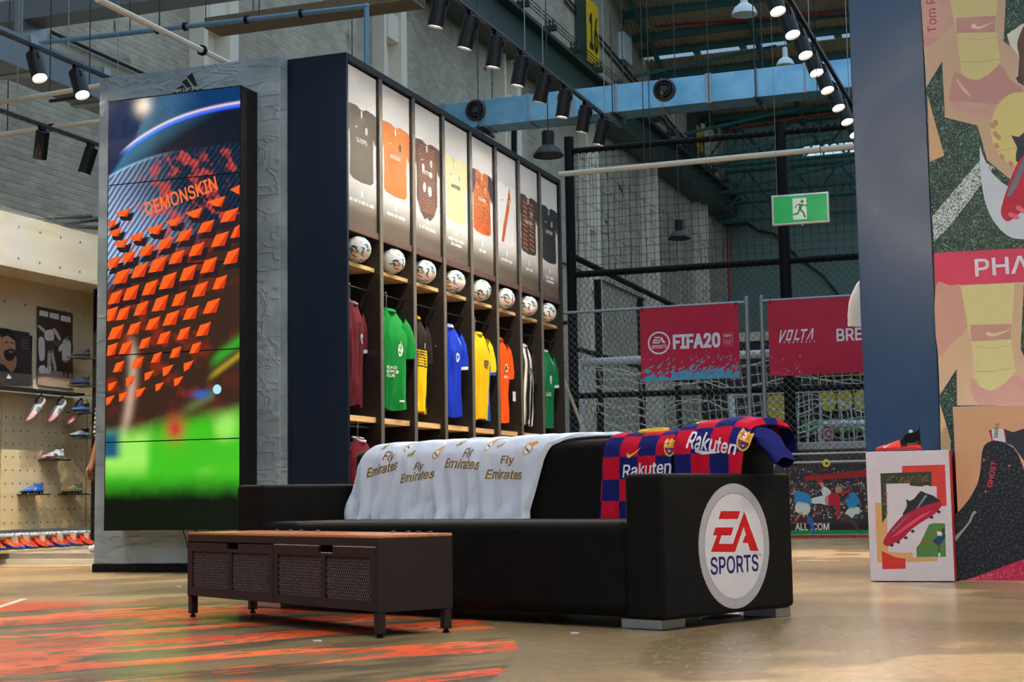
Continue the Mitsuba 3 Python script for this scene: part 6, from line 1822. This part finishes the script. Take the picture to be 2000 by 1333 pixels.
add('court_cage__chain_link', lattice(CX, -0.5, 0.1, 3.95, 0.105, lambda u, v: (u, CY + 0.006, v), 0.0032), 'wire_dark')
add('court_cage__chain_link_001', lattice(CY, 33, 0.1, 4.15, 0.26, lambda u, v: (CX - 0.006, u, v), 0.0032), 'wire_dark')


def netting(u0, u1, v0, v1, step, place, r, seed, amp=0.015, n=24):
    out = []
    nz = lambda a, b: amp * (meshkit.noise(np.array([[a * 3, b * 3, seed]]))[0] - 0.5) * 2
    for u in np.arange(u0, u1 + 1e-6, step):
        out.append(tube([place(u + nz(u, v), v, nz(u + 9, v)) for v in np.linspace(v0, v1, n)], r, 3))
    for v in np.arange(v0, v1 + 1e-6, step):
        out.append(tube([place(u, v + nz(u + 4, v), nz(u + 9, v)) for u in np.linspace(u0, u1, n)], r, 3))
    return cat(out)


add('court_cage__netting', netting(CX, -0.5, 3.97, 5.86, 0.118, lambda u, v, w: (u, CY + 0.02 + w, v), 0.0042, 3), 'wire_black')
add('court_cage__netting_001', netting(CY, 33.0, 4.2, 6.0, 0.34, lambda u, v, w: (CX + w, u, v), 0.0042, 4), 'wire_black')
add('court_cage__lacing', cat(*[tube([(CX + (6.6) * t, CY - 0.05 * math.cos(t * 400), z + 0.05 * math.sin(t * 400)) for t in np.linspace(0, 1, 300)], 0.012, 3) for z in (5.86, 3.94)]), 'wire_black')
for kk in ('chain_link', 'chain_link_001', 'netting', 'netting_001', 'lacing'):
    labels['court_cage__' + kk] = {'kind': 'stuff'}
FRP = [(-8.75, 24.0, 5.357), (-8.724, 24.0, 6.864), (-7.118, 24.0, 6.85)]
tag('court_cage', 'tall black court cage of posts, chain link and netting behind the red signs', 'sports cage')

add('court_cage__frame', cat(bar((-9.6, 24.6, 4.6), (-9.6, 24.6, 6.75), 0.05, 6), bar((-9.6, 24.6, 6.75), (-8.0, 24.6, 6.75), 0.05, 6)) if False else cat(*[bar(a, b, 0.05, 6) for a, b in zip(FRP[:-1], FRP[1:])]), 'wire_black', 40)

# goals inside the cage
GY, GX0, GX1, GH = 22.7, -7.22, -2.1, 2.66
add('football_goal__frame', cat(bar((GX0, GY, 0), (GX0, GY, GH), 0.065, 10), bar((GX0, GY, GH), (GX1, GY, GH), 0.065, 10), bar((GX1, GY, 0), (GX1, GY, GH), 0.055, 10)), 'white_paint', 40)
add('football_goal__back_frame', cat(bar((GX0, GY + 1.1, 0.03), (GX1, GY + 1.1, 0.03), 0.03, 8), bar((GX0, GY, 0.03), (GX0, GY + 1.1, 0.03), 0.03, 8), bar((GX1, GY, 0.03), (GX1, GY + 1.1, 0.03), 0.03, 8)), 'white_paint', 40)
sag = lambda u, v, w: (u, GY + 0.25 + 0.85 * max(1 - v, 0) ** 0.8 + 3 * w, GH - 0.03 - (GH - 0.05) * (1 - v) + 2 * w - 0.12 * math.sin(min(max((u - GX0) / (GX1 - GX0), 0), 1) * PI * 3) ** 2 * v)
add('football_goal__net', netting(GX0, GX1, 0, 1, 0.125, sag, 0.010, 6, 0.03, 20), 'white_cord')
vs = []
for v in np.arange(0, 1, 0.055):
    vs.append(tube([sag(u, v, 0.02 * math.sin(u * 9 + v * 5)) for u in np.linspace(GX0, GX1, 40)], 0.010, 3))
add('football_goal__net_001', cat(vs + [tube([(GX0, GY + d, GH - 0.06 * d), (GX0, GY + 0.2 + d, 0.05)], 0.0055, 3) for d in np.arange(0, 1.0, 0.13)]), 'white_cord')
labels['football_goal__net'] = {'kind': 'stuff'}; labels['football_goal__net_001'] = {'kind': 'stuff'}
tag('football_goal', 'large white goal frame with sagging white net inside the cage', 'goal')
add('small_goal__frame', cat(bar((-5.55, 26, 2.30), (-2.6, 26, 2.33), 0.05, 8), bar((-5.5, 26, 0), (-5.54, 26, 2.30), 0.06, 8), bar((-2.6, 26, 0), (-2.6, 26, 2.33), 0.05, 8)), 'white_paint', 40)
nets = []
for x in np.arange(-4.9, -2.6, 0.17):
    nets.append(tube([(x + 0.12 * math.sin(z * 2 + x * 4) * (2.3 - z) / 2, 26.1 + 0.1 * (2.3 - z), z) for z in np.linspace(0.1, 2.3, 14)], 0.013, 3))
for z in (0.5, 0.9, 1.3, 1.7, 2.0):
    nets.append(tube([(x, 26.15, z + 0.10 * math.sin(x * 5 + z)) for x in np.linspace(-4.9, -2.6, 24)], 0.012, 3))
add('small_goal__net', cat(nets), 'white_cord'); labels['small_goal__net'] = {'kind': 'stuff'}
tag('small_goal', 'second white goal with torn hanging net farther inside the cage', 'goal')
add('target_goal__frame', cat(bar((-3.71, 24, 0.2), (-3.71, 24, 1.63), 0.05, 8), bar((-3.71, 24, 1.63), (-2.0, 24, 1.63), 0.05, 8), bar((-2.0, 24, 0.2), (-2.0, 24, 1.63), 0.05, 8), bar((-3.71, 24.4, 0.05), (-2.0, 24.4, 0.05), 0.04, 8), bar((-3.71, 24, 0.2), (-3.71, 24.4, 0.05), 0.04, 8), bar((-2.0, 24, 0.2), (-2.0, 24.4, 0.05), 0.04, 8)), 'white_paint', 40)
tx_, tz2 = (-3.586, 1.48)
p = Print()
for r_, c_ in ((0.105, '#b5433a'), (0.080, '#d5cfc8'), (0.058, '#b5433a'), (0.035, '#d5cfc8')):
    p.poly(ell(tx_, tz2, r_, r_ * 1.15, 24), c_).up()
p.build('target_goal__target', (0, 23.93, 0), (1, 0, 0), (0, 0, 1), (0, -1, 0))
add('target_goal__target_backing', xf(lathe([(0, 0), (0.105, 0), (0.105, 0.01), (0, 0.01)], 24), mat4((tx_, 23.945, tz2), (1, 0, 0), (0, 0, 1), (0, -1, 0))), 'black_plastic')
tag('target_goal', 'low white training goal with a round red target', 'goal')
add('rebound_board__panel', box(-6.9, -1.0, 22.25, 22.32, 0, 1.19, 0.004), 'board_brown')
add('rebound_board__top_rail', box(-6.9, -1.0, 22.22, 22.34, 1.19, 1.30, 0.01), 'white_paint')
tag('rebound_board', 'brown rebound board with a white top rail along the cage foot', 'board')
add('court_hoarding__panel', box(-7.0, 4, 30, 30.15, 0, 3.6, 0.0), 'hoarding_black')
add('court_hoarding__rail', box(-7.0, 4, 29.97, 30.18, 3.6, 3.78, 0.0), 'cream_paint')
for k in range(5):
    add('court_hoarding__post' + ('' if k == 0 else '_%03d' % k), box(-6.8 + 1.7 * k, -6.68 + 1.7 * k, 29.9, 30, 0, 3.6), 'black_plastic')
tag('court_hoarding', 'black hoarding closing the far end of the cage', 'hoarding')
for i, (x0, x1, z0, z1) in enumerate(((-4.62, -3.0, 1.78, 2.86), (-5.68, -5.2, 1.88, 2.62), (-6.05, -5.75, 1.4, 2.1))):
    key = num('team_poster', i)
    add(key + '__frame', box(x0, x1, 29.86, 29.895, z0, z1, 0.002), 'black_plastic')
    p = Print(); r4 = np.random.default_rng(30 + i)
    p.poly([(x0 + 0.02, z0 + 0.02), (x1 - 0.02, z0 + 0.02), (x1 - 0.02, z1 - 0.02), (x0 + 0.02, z1 - 0.02)], '#c9a92c', holes=[[(x0 + 0.04, z0 + 0.04), (x1 - 0.04, z0 + 0.04), (x1 - 0.04, z1 - 0.04), (x0 + 0.04, z1 - 0.04)]])
    n = 5 if i == 0 else 1
    for k in range(n):
        cx = x0 + (k + 0.5) * (x1 - x0) / n
        sc = min((x1 - x0) / n, 0.45)
        zc = z0 + 0.55 * (z1 - z0)
        p.poly(curve([(cx - 0.42 * sc, zc + 0.3 * sc), (cx, zc + 0.48 * sc), (cx + 0.42 * sc, zc + 0.3 * sc), (cx + 0.34 * sc, zc - 0.6 * sc), (cx - 0.34 * sc, zc - 0.6 * sc)], 3), ['#d2b82e', '#c4b034'][k % 2] if i < 2 else '#7b7466')
        p.poly(ell(cx, zc + 0.66 * sc, 0.16 * sc, 0.2 * sc, 14), '#8d5a3c')
        p.poly(ell(cx + 0.1 * sc, zc - 0.1 * sc, 0.13 * sc, 0.2 * sc, 8), '#7f9a35')
    p.build(key + '__print', (0, 29.858, 0), (1, 0, 0), (0, 0, 1), (0, -1, 0))
tag('team_poster', 'wide poster of players in yellow on the far black hoarding', 'poster')
tag('team_poster_001', 'narrow poster of one figure in yellow green on the far hoarding', 'poster')
tag('team_poster_002', 'small dull framed poster left of the yellow figure on the far hoarding', 'poster')
add('grass_strip', box(-4.95, -1.0, 29.6, 29.85, 1.72, 1.98, 0.01), 'green_strip')
add('grass_strip__leg', cat(box(-4.9, -4.8, 29.65, 29.8, 0, 1.72), box(-1.2, -1.1, 29.65, 29.8, 0, 1.72)), 'black_plastic')
tag('grass_strip', 'bright green strip below the wide yellow poster inside the cage', 'ledge')
add('timber_prop', tube([(-6.904, 20.9, 2.289), (-6.523, 20.9, 1.287), (-6.394, 20.9, 0.861), (-5.62, 20.9, 0.0)], 0.022, 6), 'cream_paint')
tag('timber_prop', 'slanting timber pole just right of the locker unit, behind the fence wire', 'pole')
add('wall_cable_003', tube([(x, 60.9, z) for x, z in [(-12.284, 11.724), (-11.627, 11.229), (-11.006, 11.056), (-10.13, 10.072), (-9.079, 9.191), (-8.504, 8.372)]], 0.05, 5), 'wire_dark')
tag('wall_cable_003', 'black cable sagging down the far end wall behind the exit sign', 'cable')


# ------------------------------------------------------------------ boot display wall at the left
WX = -10.1
add('boot_display__upper_panel', box(WX - 0.06, WX, 10.605, 14.266, 1.755, 2.95, 0.002), 'cream_ply')
add('boot_display__fascia', box(WX - 0.06, -9.679, 10.605, 14.266, 2.891, 3.426, 0.003), 'cream_ply')
for k in range(4):
    y0, y1 = ((10.605, 11.724), (11.733, 12.575), (12.591, 13.989), (14.005, 14.266))[k]
    nm = 'boot_display__pegboard' + ('' if k == 0 else '_%03d' % k)
    add(nm, box(WX - 0.05, WX, y0, y1, 0.324, 1.713, 0.002), 'cream_ply')
    holes = [xf(trimesh.creation.cylinder(0.010, 0.002, sections=8), mat4((WX + 0.0006, y, z), (0, 1, 0), (0, 0, 1), (1, 0, 0))) for y in np.arange(y0 + 0.06, y1 - 0.03, 0.115) for z in np.arange(0.392, 1.57, 0.133)]
    add(nm + '__holes', cat(holes), 'peg_hole'); labels[nm + '__holes'] = {'kind': 'stuff'}
holes = [xf(trimesh.creation.cylinder(0.013, 0.003, sections=8), mat4((-9.679+0.001, y, z), (0, 1, 0), (0, 0, 1), (1, 0, 0))) for y in np.arange(10.942, 14.14, 0.33) for z in (2.992, 3.304)] + [xf(trimesh.creation.cylinder(0.013, 0.003, sections=8), mat4((WX + 0.001, y, 2.631), (0, 1, 0), (0, 0, 1), (1, 0, 0))) for y in np.arange(10.942, 14.14, 0.33)]
add('boot_display__fixing_holes', cat(holes), 'peg_hole'); labels['boot_display__fixing_holes'] = {'kind': 'stuff'}
add('boot_display__ledge', box(WX, WX + 0.18, 10.605, 13.702, 1.726, 1.751, 0.003), 'black_metal')
add('boot_display__return', box(WX - 0.06, -9.679, 14.266, 14.308, 0.1, 3.426, 0.002), 'cream_ply')
tag('boot_display', 'cream plywood and pegboard display wall with boots and photographs at the left edge', 'display wall')
add('dark_display_unit__panel', box(-9.90, -9.78, 13.80, 13.95, 0.1, 3.152, 0.004), 'black_plastic')
for k, z in enumerate((2.125, 1.823, 1.536, 1.267)):
    add('dark_display_unit__bracket' + ('' if k == 0 else '_%03d' % k), box(-10.02, -9.86, 13.52, 13.80, z, z + 0.015, 0.001), 'grey_shade')
tag('dark_display_unit', 'black upright display panel between the boot wall and the concrete tower', 'display panel')
for k, (z, c) in enumerate(((2.125+.015, '#23252b'), (1.823+.015, '#1d2a4a'), (1.536+.015, '#3d69a8'), (1.267+.015, '#8fa3bd'))):
    boot(num('football_boot', 40 + k), rotz(-96, (-9.94, 13.80, z)), flat(c), '#15161a', None, '%s boot on a bracket of the black display panel, %s from the top' % (['black', 'navy', 'blue', 'pale blue'][k], ORD[k]), 'boots on the black display panel')
# fallen bracing on top of the wall
add('roof_brace', cat(tube([(-9.763, 11.783, 3.481), (-9.763, 12.962, 3.455), (-9.763, 13.635, 3.624), (-9.763, 13.845, 3.607), (-9.763, 14.056, 3.447)], 0.03, 5), tube([(-9.763, 13.046, 3.455), (-9.763, 13.719, 3.539)], 0.025, 5), tube([(-9.763, 12.793, 3.497), (-9.763, 13.551, 3.64)], 0.025, 5)), 'wire_dark')
tag('roof_brace', 'dark bent tubes lying on top of the cream display wall', 'tube')

p = Print()
pt = [(12.531, 2.345), (12.977, 2.347), (13.045, 1.804), (12.547, 1.801)]
PX0 = WX + 0.012


def pposter(key, pts, pr, label):
    add(key + '__board', on_plane(plain(pr[0]), (PX0, 0, 0), (0, 1, 0), (0, 0, 1), (1, 0, 0)), 'black_plastic')
    pr[1].build(key + '__print', (PX0 + 0.001, 0, 0), (0, 1, 0), (0, 0, 1), (1, 0, 0))
    add(key + '__backing', box(WX, PX0 - 0.0005, min(q[0] for q in pts) + 0.02, max(q[0] for q in pts) - 0.02, min(q[1] for q in pts) + 0.03, max(q[1] for q in pts) - 0.03, 0), 'black_plastic')
    tag(key, label, 'photograph')


b0 = Print(); b0.k = 0
P1 = [(11.972, 2.347), (12.977, 2.347), (13.045, 1.807), (11.989, 1.807)]
b0.poly(P1, '#000000')
p.poly(P1, '#2b2320').up()
p.poly(curve([(12.27, 2.305), (12.666, 2.351), (12.737, 2.246), (12.695, 2.123), (12.451, 2.073), (12.275, 2.131)], 4), '#15100e').up()
p.poly(curve([(12.475, 2.001), (12.579, 2.084), (12.764, 2.084), (12.767, 1.965), (12.679, 1.884), (12.499, 1.93)], 3), '#a0704f')
p.poly(curve([(12.402, 2.245), (12.511, 2.277), (12.622, 2.295), (12.725, 2.267), (12.757, 2.188), (12.752, 2.12), (12.708, 2.05), (12.63, 2.028), (12.54, 2.051), (12.471, 2.133)], 4), '#b58260').up()
p.poly(curve([(12.582, 2.121), (12.671, 2.151), (12.751, 2.143), (12.746, 2.075), (12.697, 2.034), (12.63, 2.028), (12.588, 2.069)], 3), '#1f1512')
p.poly(curve([(12.533, 2.286), (12.644, 2.334), (12.747, 2.292), (12.737, 2.246), (12.623, 2.283), (12.545, 2.251)], 3), '#15100e').up()
p.poly(stroke([(12.591, 2.203), (12.636, 2.219)], 0.012), '#241713').poly(stroke([(12.674, 2.218), (12.72, 2.212)], 0.012), '#241713')
p.poly(curve([(12.645, 2.119), (12.685, 2.134), (12.727, 2.126), (12.686, 2.107)], 3), '#9a5a4c')
p.poly(curve([(12.111, 1.93), (12.497, 1.989), (12.609, 1.968), (12.712, 1.908), (12.778, 1.98), (12.907, 1.915), (13.003, 1.807), (12.115, 1.787)], 2), '#17171a').up()
tri = [(12.624, 1.847), (12.656, 1.894), (12.702, 1.863), (12.693, 1.849)]
p.poly(tri, '#dcdcd8')
pposter('portrait_photograph', P1, (b0, p), 'dark portrait photograph of a bearded man in a black top on the cream wall ledge')
b1, p = Print(), Print(); b1.k = 0
P2 = [(13.1, 2.635), (13.693, 2.627), (13.722, 1.81), (13.121, 1.811)]
b1.poly(P2, '#000000')
p.poly(P2, '#33241f').up()
p.poly([(13.116, 1.991), (13.718, 1.973), (13.722, 1.81), (13.121, 1.811)], '#8d7a70').poly([(13.108, 2.311), (13.711, 2.288), (13.712, 2.241), (13.109, 2.273)], '#57443c')
for q in ([(13.13, 2.597), (13.277, 2.596), (13.279, 2.54), (13.131, 2.543)], [(13.304, 2.59), (13.457, 2.591), (13.459, 2.531), (13.306, 2.537)], [(13.487, 2.584), (13.659, 2.581), (13.66, 2.521), (13.489, 2.525)]):
    p.poly(q, '#e9e0d6')
p.up()
G = lambda pts, c: p.poly(curve(pts, 3), c)
G([(13.227, 2.383), (13.36, 2.412), (13.375, 2.305), (13.241, 2.3)], '#d8ccc2'); G([(13.236, 2.485), (13.309, 2.5), (13.322, 2.447), (13.254, 2.433)], '#2c1e1a'); G([(13.36, 2.42), (13.409, 2.425), (13.498, 2.332), (13.461, 2.313)], '#c9bab0')
G([(13.105, 2.425), (13.141, 2.437), (13.226, 2.399), (13.227, 2.368)], '#c9bab0'); G([(13.278, 2.28), (13.363, 2.288), (13.382, 2.212), (13.293, 2.158)], '#3b2c27'); G([(13.28, 2.165), (13.329, 2.177), (13.333, 2.007), (13.281, 1.957)], '#b7a79d'); G([(13.353, 2.21), (13.399, 2.105), (13.431, 1.999), (13.395, 1.988), (13.343, 2.116)], '#b7a79d')
G([(13.128, 2.297), (13.204, 2.312), (13.231, 2.214), (13.222, 2.091), (13.143, 2.084)], '#d5c9c0'); G([(13.536, 2.319), (13.649, 2.33), (13.672, 2.237), (13.649, 2.109), (13.528, 2.1)], '#ddd2c8'); G([(13.541, 2.093), (13.579, 2.096), (13.572, 1.947), (13.547, 1.945)], '#3b2a24'); G([(13.604, 2.098), (13.642, 2.101), (13.638, 1.935), (13.608, 1.933)], '#3b2a24'); G([(13.573, 2.362), (13.636, 2.368), (13.637, 2.321), (13.579, 2.316)], '#6a5248')
G([(13.145, 2.008), (13.235, 2.023), (13.242, 1.946), (13.156, 1.94)], '#ded4cb'); G([(13.26, 2.001), (13.345, 2.031), (13.322, 1.952), (13.257, 1.943)], '#e0d6cc'); G([(13.463, 2.235), (13.537, 2.288), (13.513, 2.216), (13.476, 2.189)], '#ded4cb')
p.up()
for k in range(4):
    z = 2.264 - 0.03 * k
    p.quad(12.903, z, 0.11, 0.008, '#6c5a51')
pposter('match_photograph', P2, (b1, p), 'sepia photograph of football players with three bright windows on the cream wall')

# boots on the pegboard
pk = two_tone('#e58a94', '#efe8e4', 0.185, 0.06, 0, -1)
PB = [(12.974, 1.553), (13.321, 1.554), (13.646, 1.549), (13.307, 1.098), (12.976, 0.739), (13.634, 0.739)]
for i in range(3):
    y, z = PB[i]
    M = mat4((WX + 0.10, y + 0.11, z + 0.075), (0.18, -0.76, -0.62), (-0.97, -0.22, 0.0), (-0.14, 0.60, -0.78))
    R = np.array([[0.30, -0.72, -0.62], [0, 0, 0], [0, 0, 0]])
    u = np.array([-0.10, -0.73, -0.67]); u /= np.linalg.norm(u)
    n = np.array([0.10, -0.66, 0.74]); n -= u * (n @ u); n /= np.linalg.norm(n)
    v = np.cross(n, u)
    boot(num('football_boot', 1 + i), mat4((WX + 0.13, y + 0.13, z + 0.075), u * 1.15, v * 1.15, n * 1.15), pk, '#4a4f58', '#17171a', 'white and pink boot tilted nose-down on the pegboard, %s of the row of three' % ('left', 'middle', 'right')[i], 'three tilted pink boots', ck='pink', sole='stud_clear')
    add(num('boot_bracket', 1 + i), bar((WX, y + 0.06, z - 0.02), (WX + 0.14, y + 0.06, z - 0.02), 0.007, 6), 'black_metal')
    tag(num('boot_bracket', 1 + i), 'small black peg holding the %s tilted pink boot' % ('left', 'middle', 'right')[i], 'bracket')
for i, (cf_, st_, nm) in enumerate(((pk, '#17171a', 'white and pink boot level on a bracket below the tilted three'), (flat('#2b63bd'), '#dfe6ee', 'blue boot with white stripes on a pegboard bracket'), (two_tone('#98a079', '#d59a3c', 0.16, 0.07, 0, 1), None, 'green and yellow boot on a pegboard bracket, lowest right'))):
    y, z = PB[3 + i]
    key = num('football_boot', 4 + i)
    boot(key, rotz(-90 - 4, (WX + 0.09, y + 0.155, z - 0.055)) @ np.diag([1.12, 1.12, 1.12, 1]), cf_, ('#c9d6d6', '#2453a5', '#5f6a50')[i], st_, nm, sole=('stud_clear', 'boot_sole', 'boot_sole')[i])
    add(num('boot_bracket', 4 + i), box(WX, WX + 0.20, y - 0.14, y + 0.15, z - 0.068, z - 0.056, 0.001), 'black_metal')
    tag(num('boot_bracket', 4 + i), 'dark bracket under the %s' % ('level pink boot', 'blue boot', 'green and yellow boot')[i], 'bracket')
# the low boot rack with its rope edge
add('boot_rack__base', box(WX - 0.05, WX + 0.30, 10.605, 13.93, 0.105, 0.135, 0.003), 'cream_ply')
add('boot_rack__top', box(WX - 0.05, WX + 0.10, 10.605, 13.93, 0.27, 0.29, 0.003), 'cream_ply')
add('boot_rack__rope', cat(*[tube([(x + 0.012 * math.cos(k * 1.25 + ph), y, z + 0.012 * math.sin(k * 1.25 + ph)) for k, (x, y, z) in enumerate([(WX + 0.125, yy, 0.275) for yy in np.linspace(10.605, 13.887, 240)])], 0.013, 5) for ph in (0, PI)]), 'white_cord', True)
dv = [12.603, 12.786, 13.033, 13.325, 13.55, 13.781, 13.998]
dv = [dv[0] - 0.33] + dv
for k, y in enumerate(dv):
    add('boot_rack__divider' + ('' if k == 0 else '_%03d' % k), box(WX - 0.05, WX + 0.20, y - 0.01, y + 0.01, 0.135, 0.27, 0.001), 'cream_paint')
tag('boot_rack', 'low plywood boot rack with a rope edge at the foot of the pegboard', 'rack')
ob = two_tone('#f04a1c', '#2b48b8', 0.085, 0.025, 2, -1)
ob = lambda v: np.where(((v[:, 2] < 0.034) & (v[:, 0] > 0.10))[:, None], hx('#2844b0'), hx('#f04a1c'))
k = 0
for j in range(len(dv) - 1):
    a, b = dv[j], dv[j + 1]
    for q in range(2):
        y = a + (b - a) * (0.27 + 0.46 * q)
        col = ob if j not in (2, 5) else flat('#e8371a')
        al = math.radians(38)
        u = np.array([math.cos(al), 0.10 * (1 if q else -1), -math.sin(al) * 0.35]); u /= np.linalg.norm(u)
        n = np.array([0.35, 0, 1.0]); n -= u * (n @ u); n /= np.linalg.norm(n)
        boot(num('football_boot', 50 + k), mat4((WX + 0.0, y, 0.20), u, np.cross(n, u), n), col, '#d8d2c6', None, '%s boot lying nose-out in the low rack, %s from the left' % (('orange and blue' if j not in (2, 5) else 'plain orange red'), ['first', 'second', 'third', 'fourth', 'fifth', 'sixth', 'seventh', 'eighth', 'ninth', 'tenth', 'eleventh', 'twelfth', 'thirteenth', 'fourteenth', 'fifteenth', 'sixteenth'][k]), 'boots in the low rack', ck='ob%d' % (j in (2, 5)))
        k += 1
st('floor_platform', box(-13.0, -6.2, 12.36, 19.5, 0.0, 0.105, 0.002), 'platform_grey', label='low grey platform under the boot display')
st('trim_1', box(-13.0, -6.2, 12.33, 12.37, 0.0, 0.05, 0.002), 'strip_white', label='pale edge strip of the low platform')


# ------------------------------------------------------------------ shopper half hidden behind the tower
def limb(points, radii, n=2):
    out = None
    for (a, b, ra, rb_) in zip(points[:-1], points[1:], radii[:-1], radii[1:]):
        sa = manifold3d.Manifold.sphere(ra, 20).translate(list(map(float, a)))
        sb = manifold3d.Manifold.sphere(rb_, 20).translate(list(map(float, b)))
        h = manifold3d.Manifold.batch_hull([sa, sb])
        out = h if out is None else out + h
    return out


def smooth_mesh(m, edge_=0.025, it=8):
    mm = m.refine_to_length(edge_).to_mesh()
    t = trimesh.Trimesh(mm.vert_properties[:, :3], mm.tri_verts, process=True)
    trimesh.smoothing.filter_taubin(t, iterations=it)
    return t


PPOS = (-8.819, 12.637, 0.105)
PM = mat4(PPOS, (0.94, -0.34, 0), (0.34, 0.94, 0), (0, 0, 1))
skin = limb([(0, 0.0, 1.42), (0, 0.01, 1.53)], [0.062, 0.056]) + manifold3d.Manifold.sphere(0.098, 28).scale([0.84, 1.0, 1.22]).translate([0, -0.005, 1.635]) + manifold3d.Manifold.sphere(0.06, 20).scale([0.85, 0.9, 0.9]).translate([0, -0.05, 1.575]) + limb([(0, -0.098, 1.645), (0, -0.118, 1.615)], [0.012, 0.017])
for s in (-1, 1):
    skin += manifold3d.Manifold.sphere(0.03, 14).scale([0.4, 0.8, 1.1]).translate([s * 0.084, 0.01, 1.63])
    sh, el_, wr = (s * 0.19, 0.0, 1.40), (s * 0.245, 0.02, 1.12), (s * 0.25, -0.06, 0.87)
    skin += limb([sh, el_, wr], [0.055, 0.043, 0.029])
    skin += limb([wr, (s * 0.252, -0.085, 0.80)], [0.028, 0.036])
    for q in range(4):
        bx0 = np.array([s * 0.252, -0.105 + 0.019 * q, 0.775]); ln = (0.065, 0.078, 0.074, 0.058)[q]
        skin += limb([bx0, bx0 + [0, -0.004, -ln * 0.55], bx0 + [-s * 0.012, -0.004, -ln]], [0.0095, 0.009, 0.0075])
    skin += limb([(s * 0.245, -0.105, 0.83), (s * 0.235, -0.128, 0.79), (s * 0.232, -0.132, 0.765)], [0.012, 0.010, 0.008])
add('person__body', xf(smooth_mesh(skin, 0.014, 6), PM), 'person_skin', True)
shirt = manifold3d.Manifold.batch_hull([manifold3d.Manifold.sphere(r, 24).scale([1, 0.62, 1]).translate(list(c)) for c, r in (((-0.10, 0, 1.36), 0.10), ((0.10, 0, 1.36), 0.10), ((0, 0, 1.05), 0.165), ((-0.04, 0, 0.92), 0.15), ((0.04, 0, 0.92), 0.15))])
for s in (-1, 1):
    shirt += limb([(s * 0.17, 0, 1.395), (s * 0.235, 0.015, 1.17)], [0.075, 0.066])
shirt = smooth_mesh(shirt, 0.012, 6)
zz = np.asarray(shirt.vertices)[:, 2]
add('person__striped_shirt', xf(shirt, PM), 'cloth', True, color=np.where((np.floor(zz / 0.022) % 2 == 0)[:, None], hx('#1b1c20'), hx('#c9c6bf')))
tr = limb([(-0.06, 0, 0.92), (0.06, 0, 0.92)], [0.135, 0.135])
for s in (-1, 1):
    tr += limb([(s * 0.09, 0, 0.88), (s * 0.10, -0.01, 0.48), (s * 0.105, 0.01, 0.12)], [0.108, 0.078, 0.066])
add('person__trousers', xf(smooth_mesh(tr, 0.02, 6), PM), 'black_cloth', True)
for s in (-1, 1):
    shoe = manifold3d.Manifold.batch_hull([manifold3d.Manifold.sphere(r, 20).translate([s * 0.11, y, z]) for y, z, r in ((0.06, 0.045, 0.044), (-0.06, 0.042, 0.041), (-0.15, 0.034, 0.033), (0.045, 0.09, 0.045))]).trim_by_plane([0, 0, 1], 0.0)
    add('person__shoe' + ('' if s < 0 else '_001'), xf(smooth_mesh(shoe, 0.014, 4), PM), 'white_paint', True)
hair = manifold3d.Manifold.sphere(0.107, 28).scale([0.86, 1.0, 1.15]).translate([0, 0.012, 1.655]) - manifold3d.Manifold.cube([0.4, 0.12, 0.2], True).translate([0, -0.09, 1.58])
add('person__hair', xf(smooth_mesh(hair, 0.02, 4), PM), 'black_cloth', True)
tag('person', 'shopper in striped shirt, black trousers and white shoes behind the concrete tower', 'person')
mat('black_cloth', '#131316', 0.8)
mat('peg_hole', '#6b5d45', 0.8)
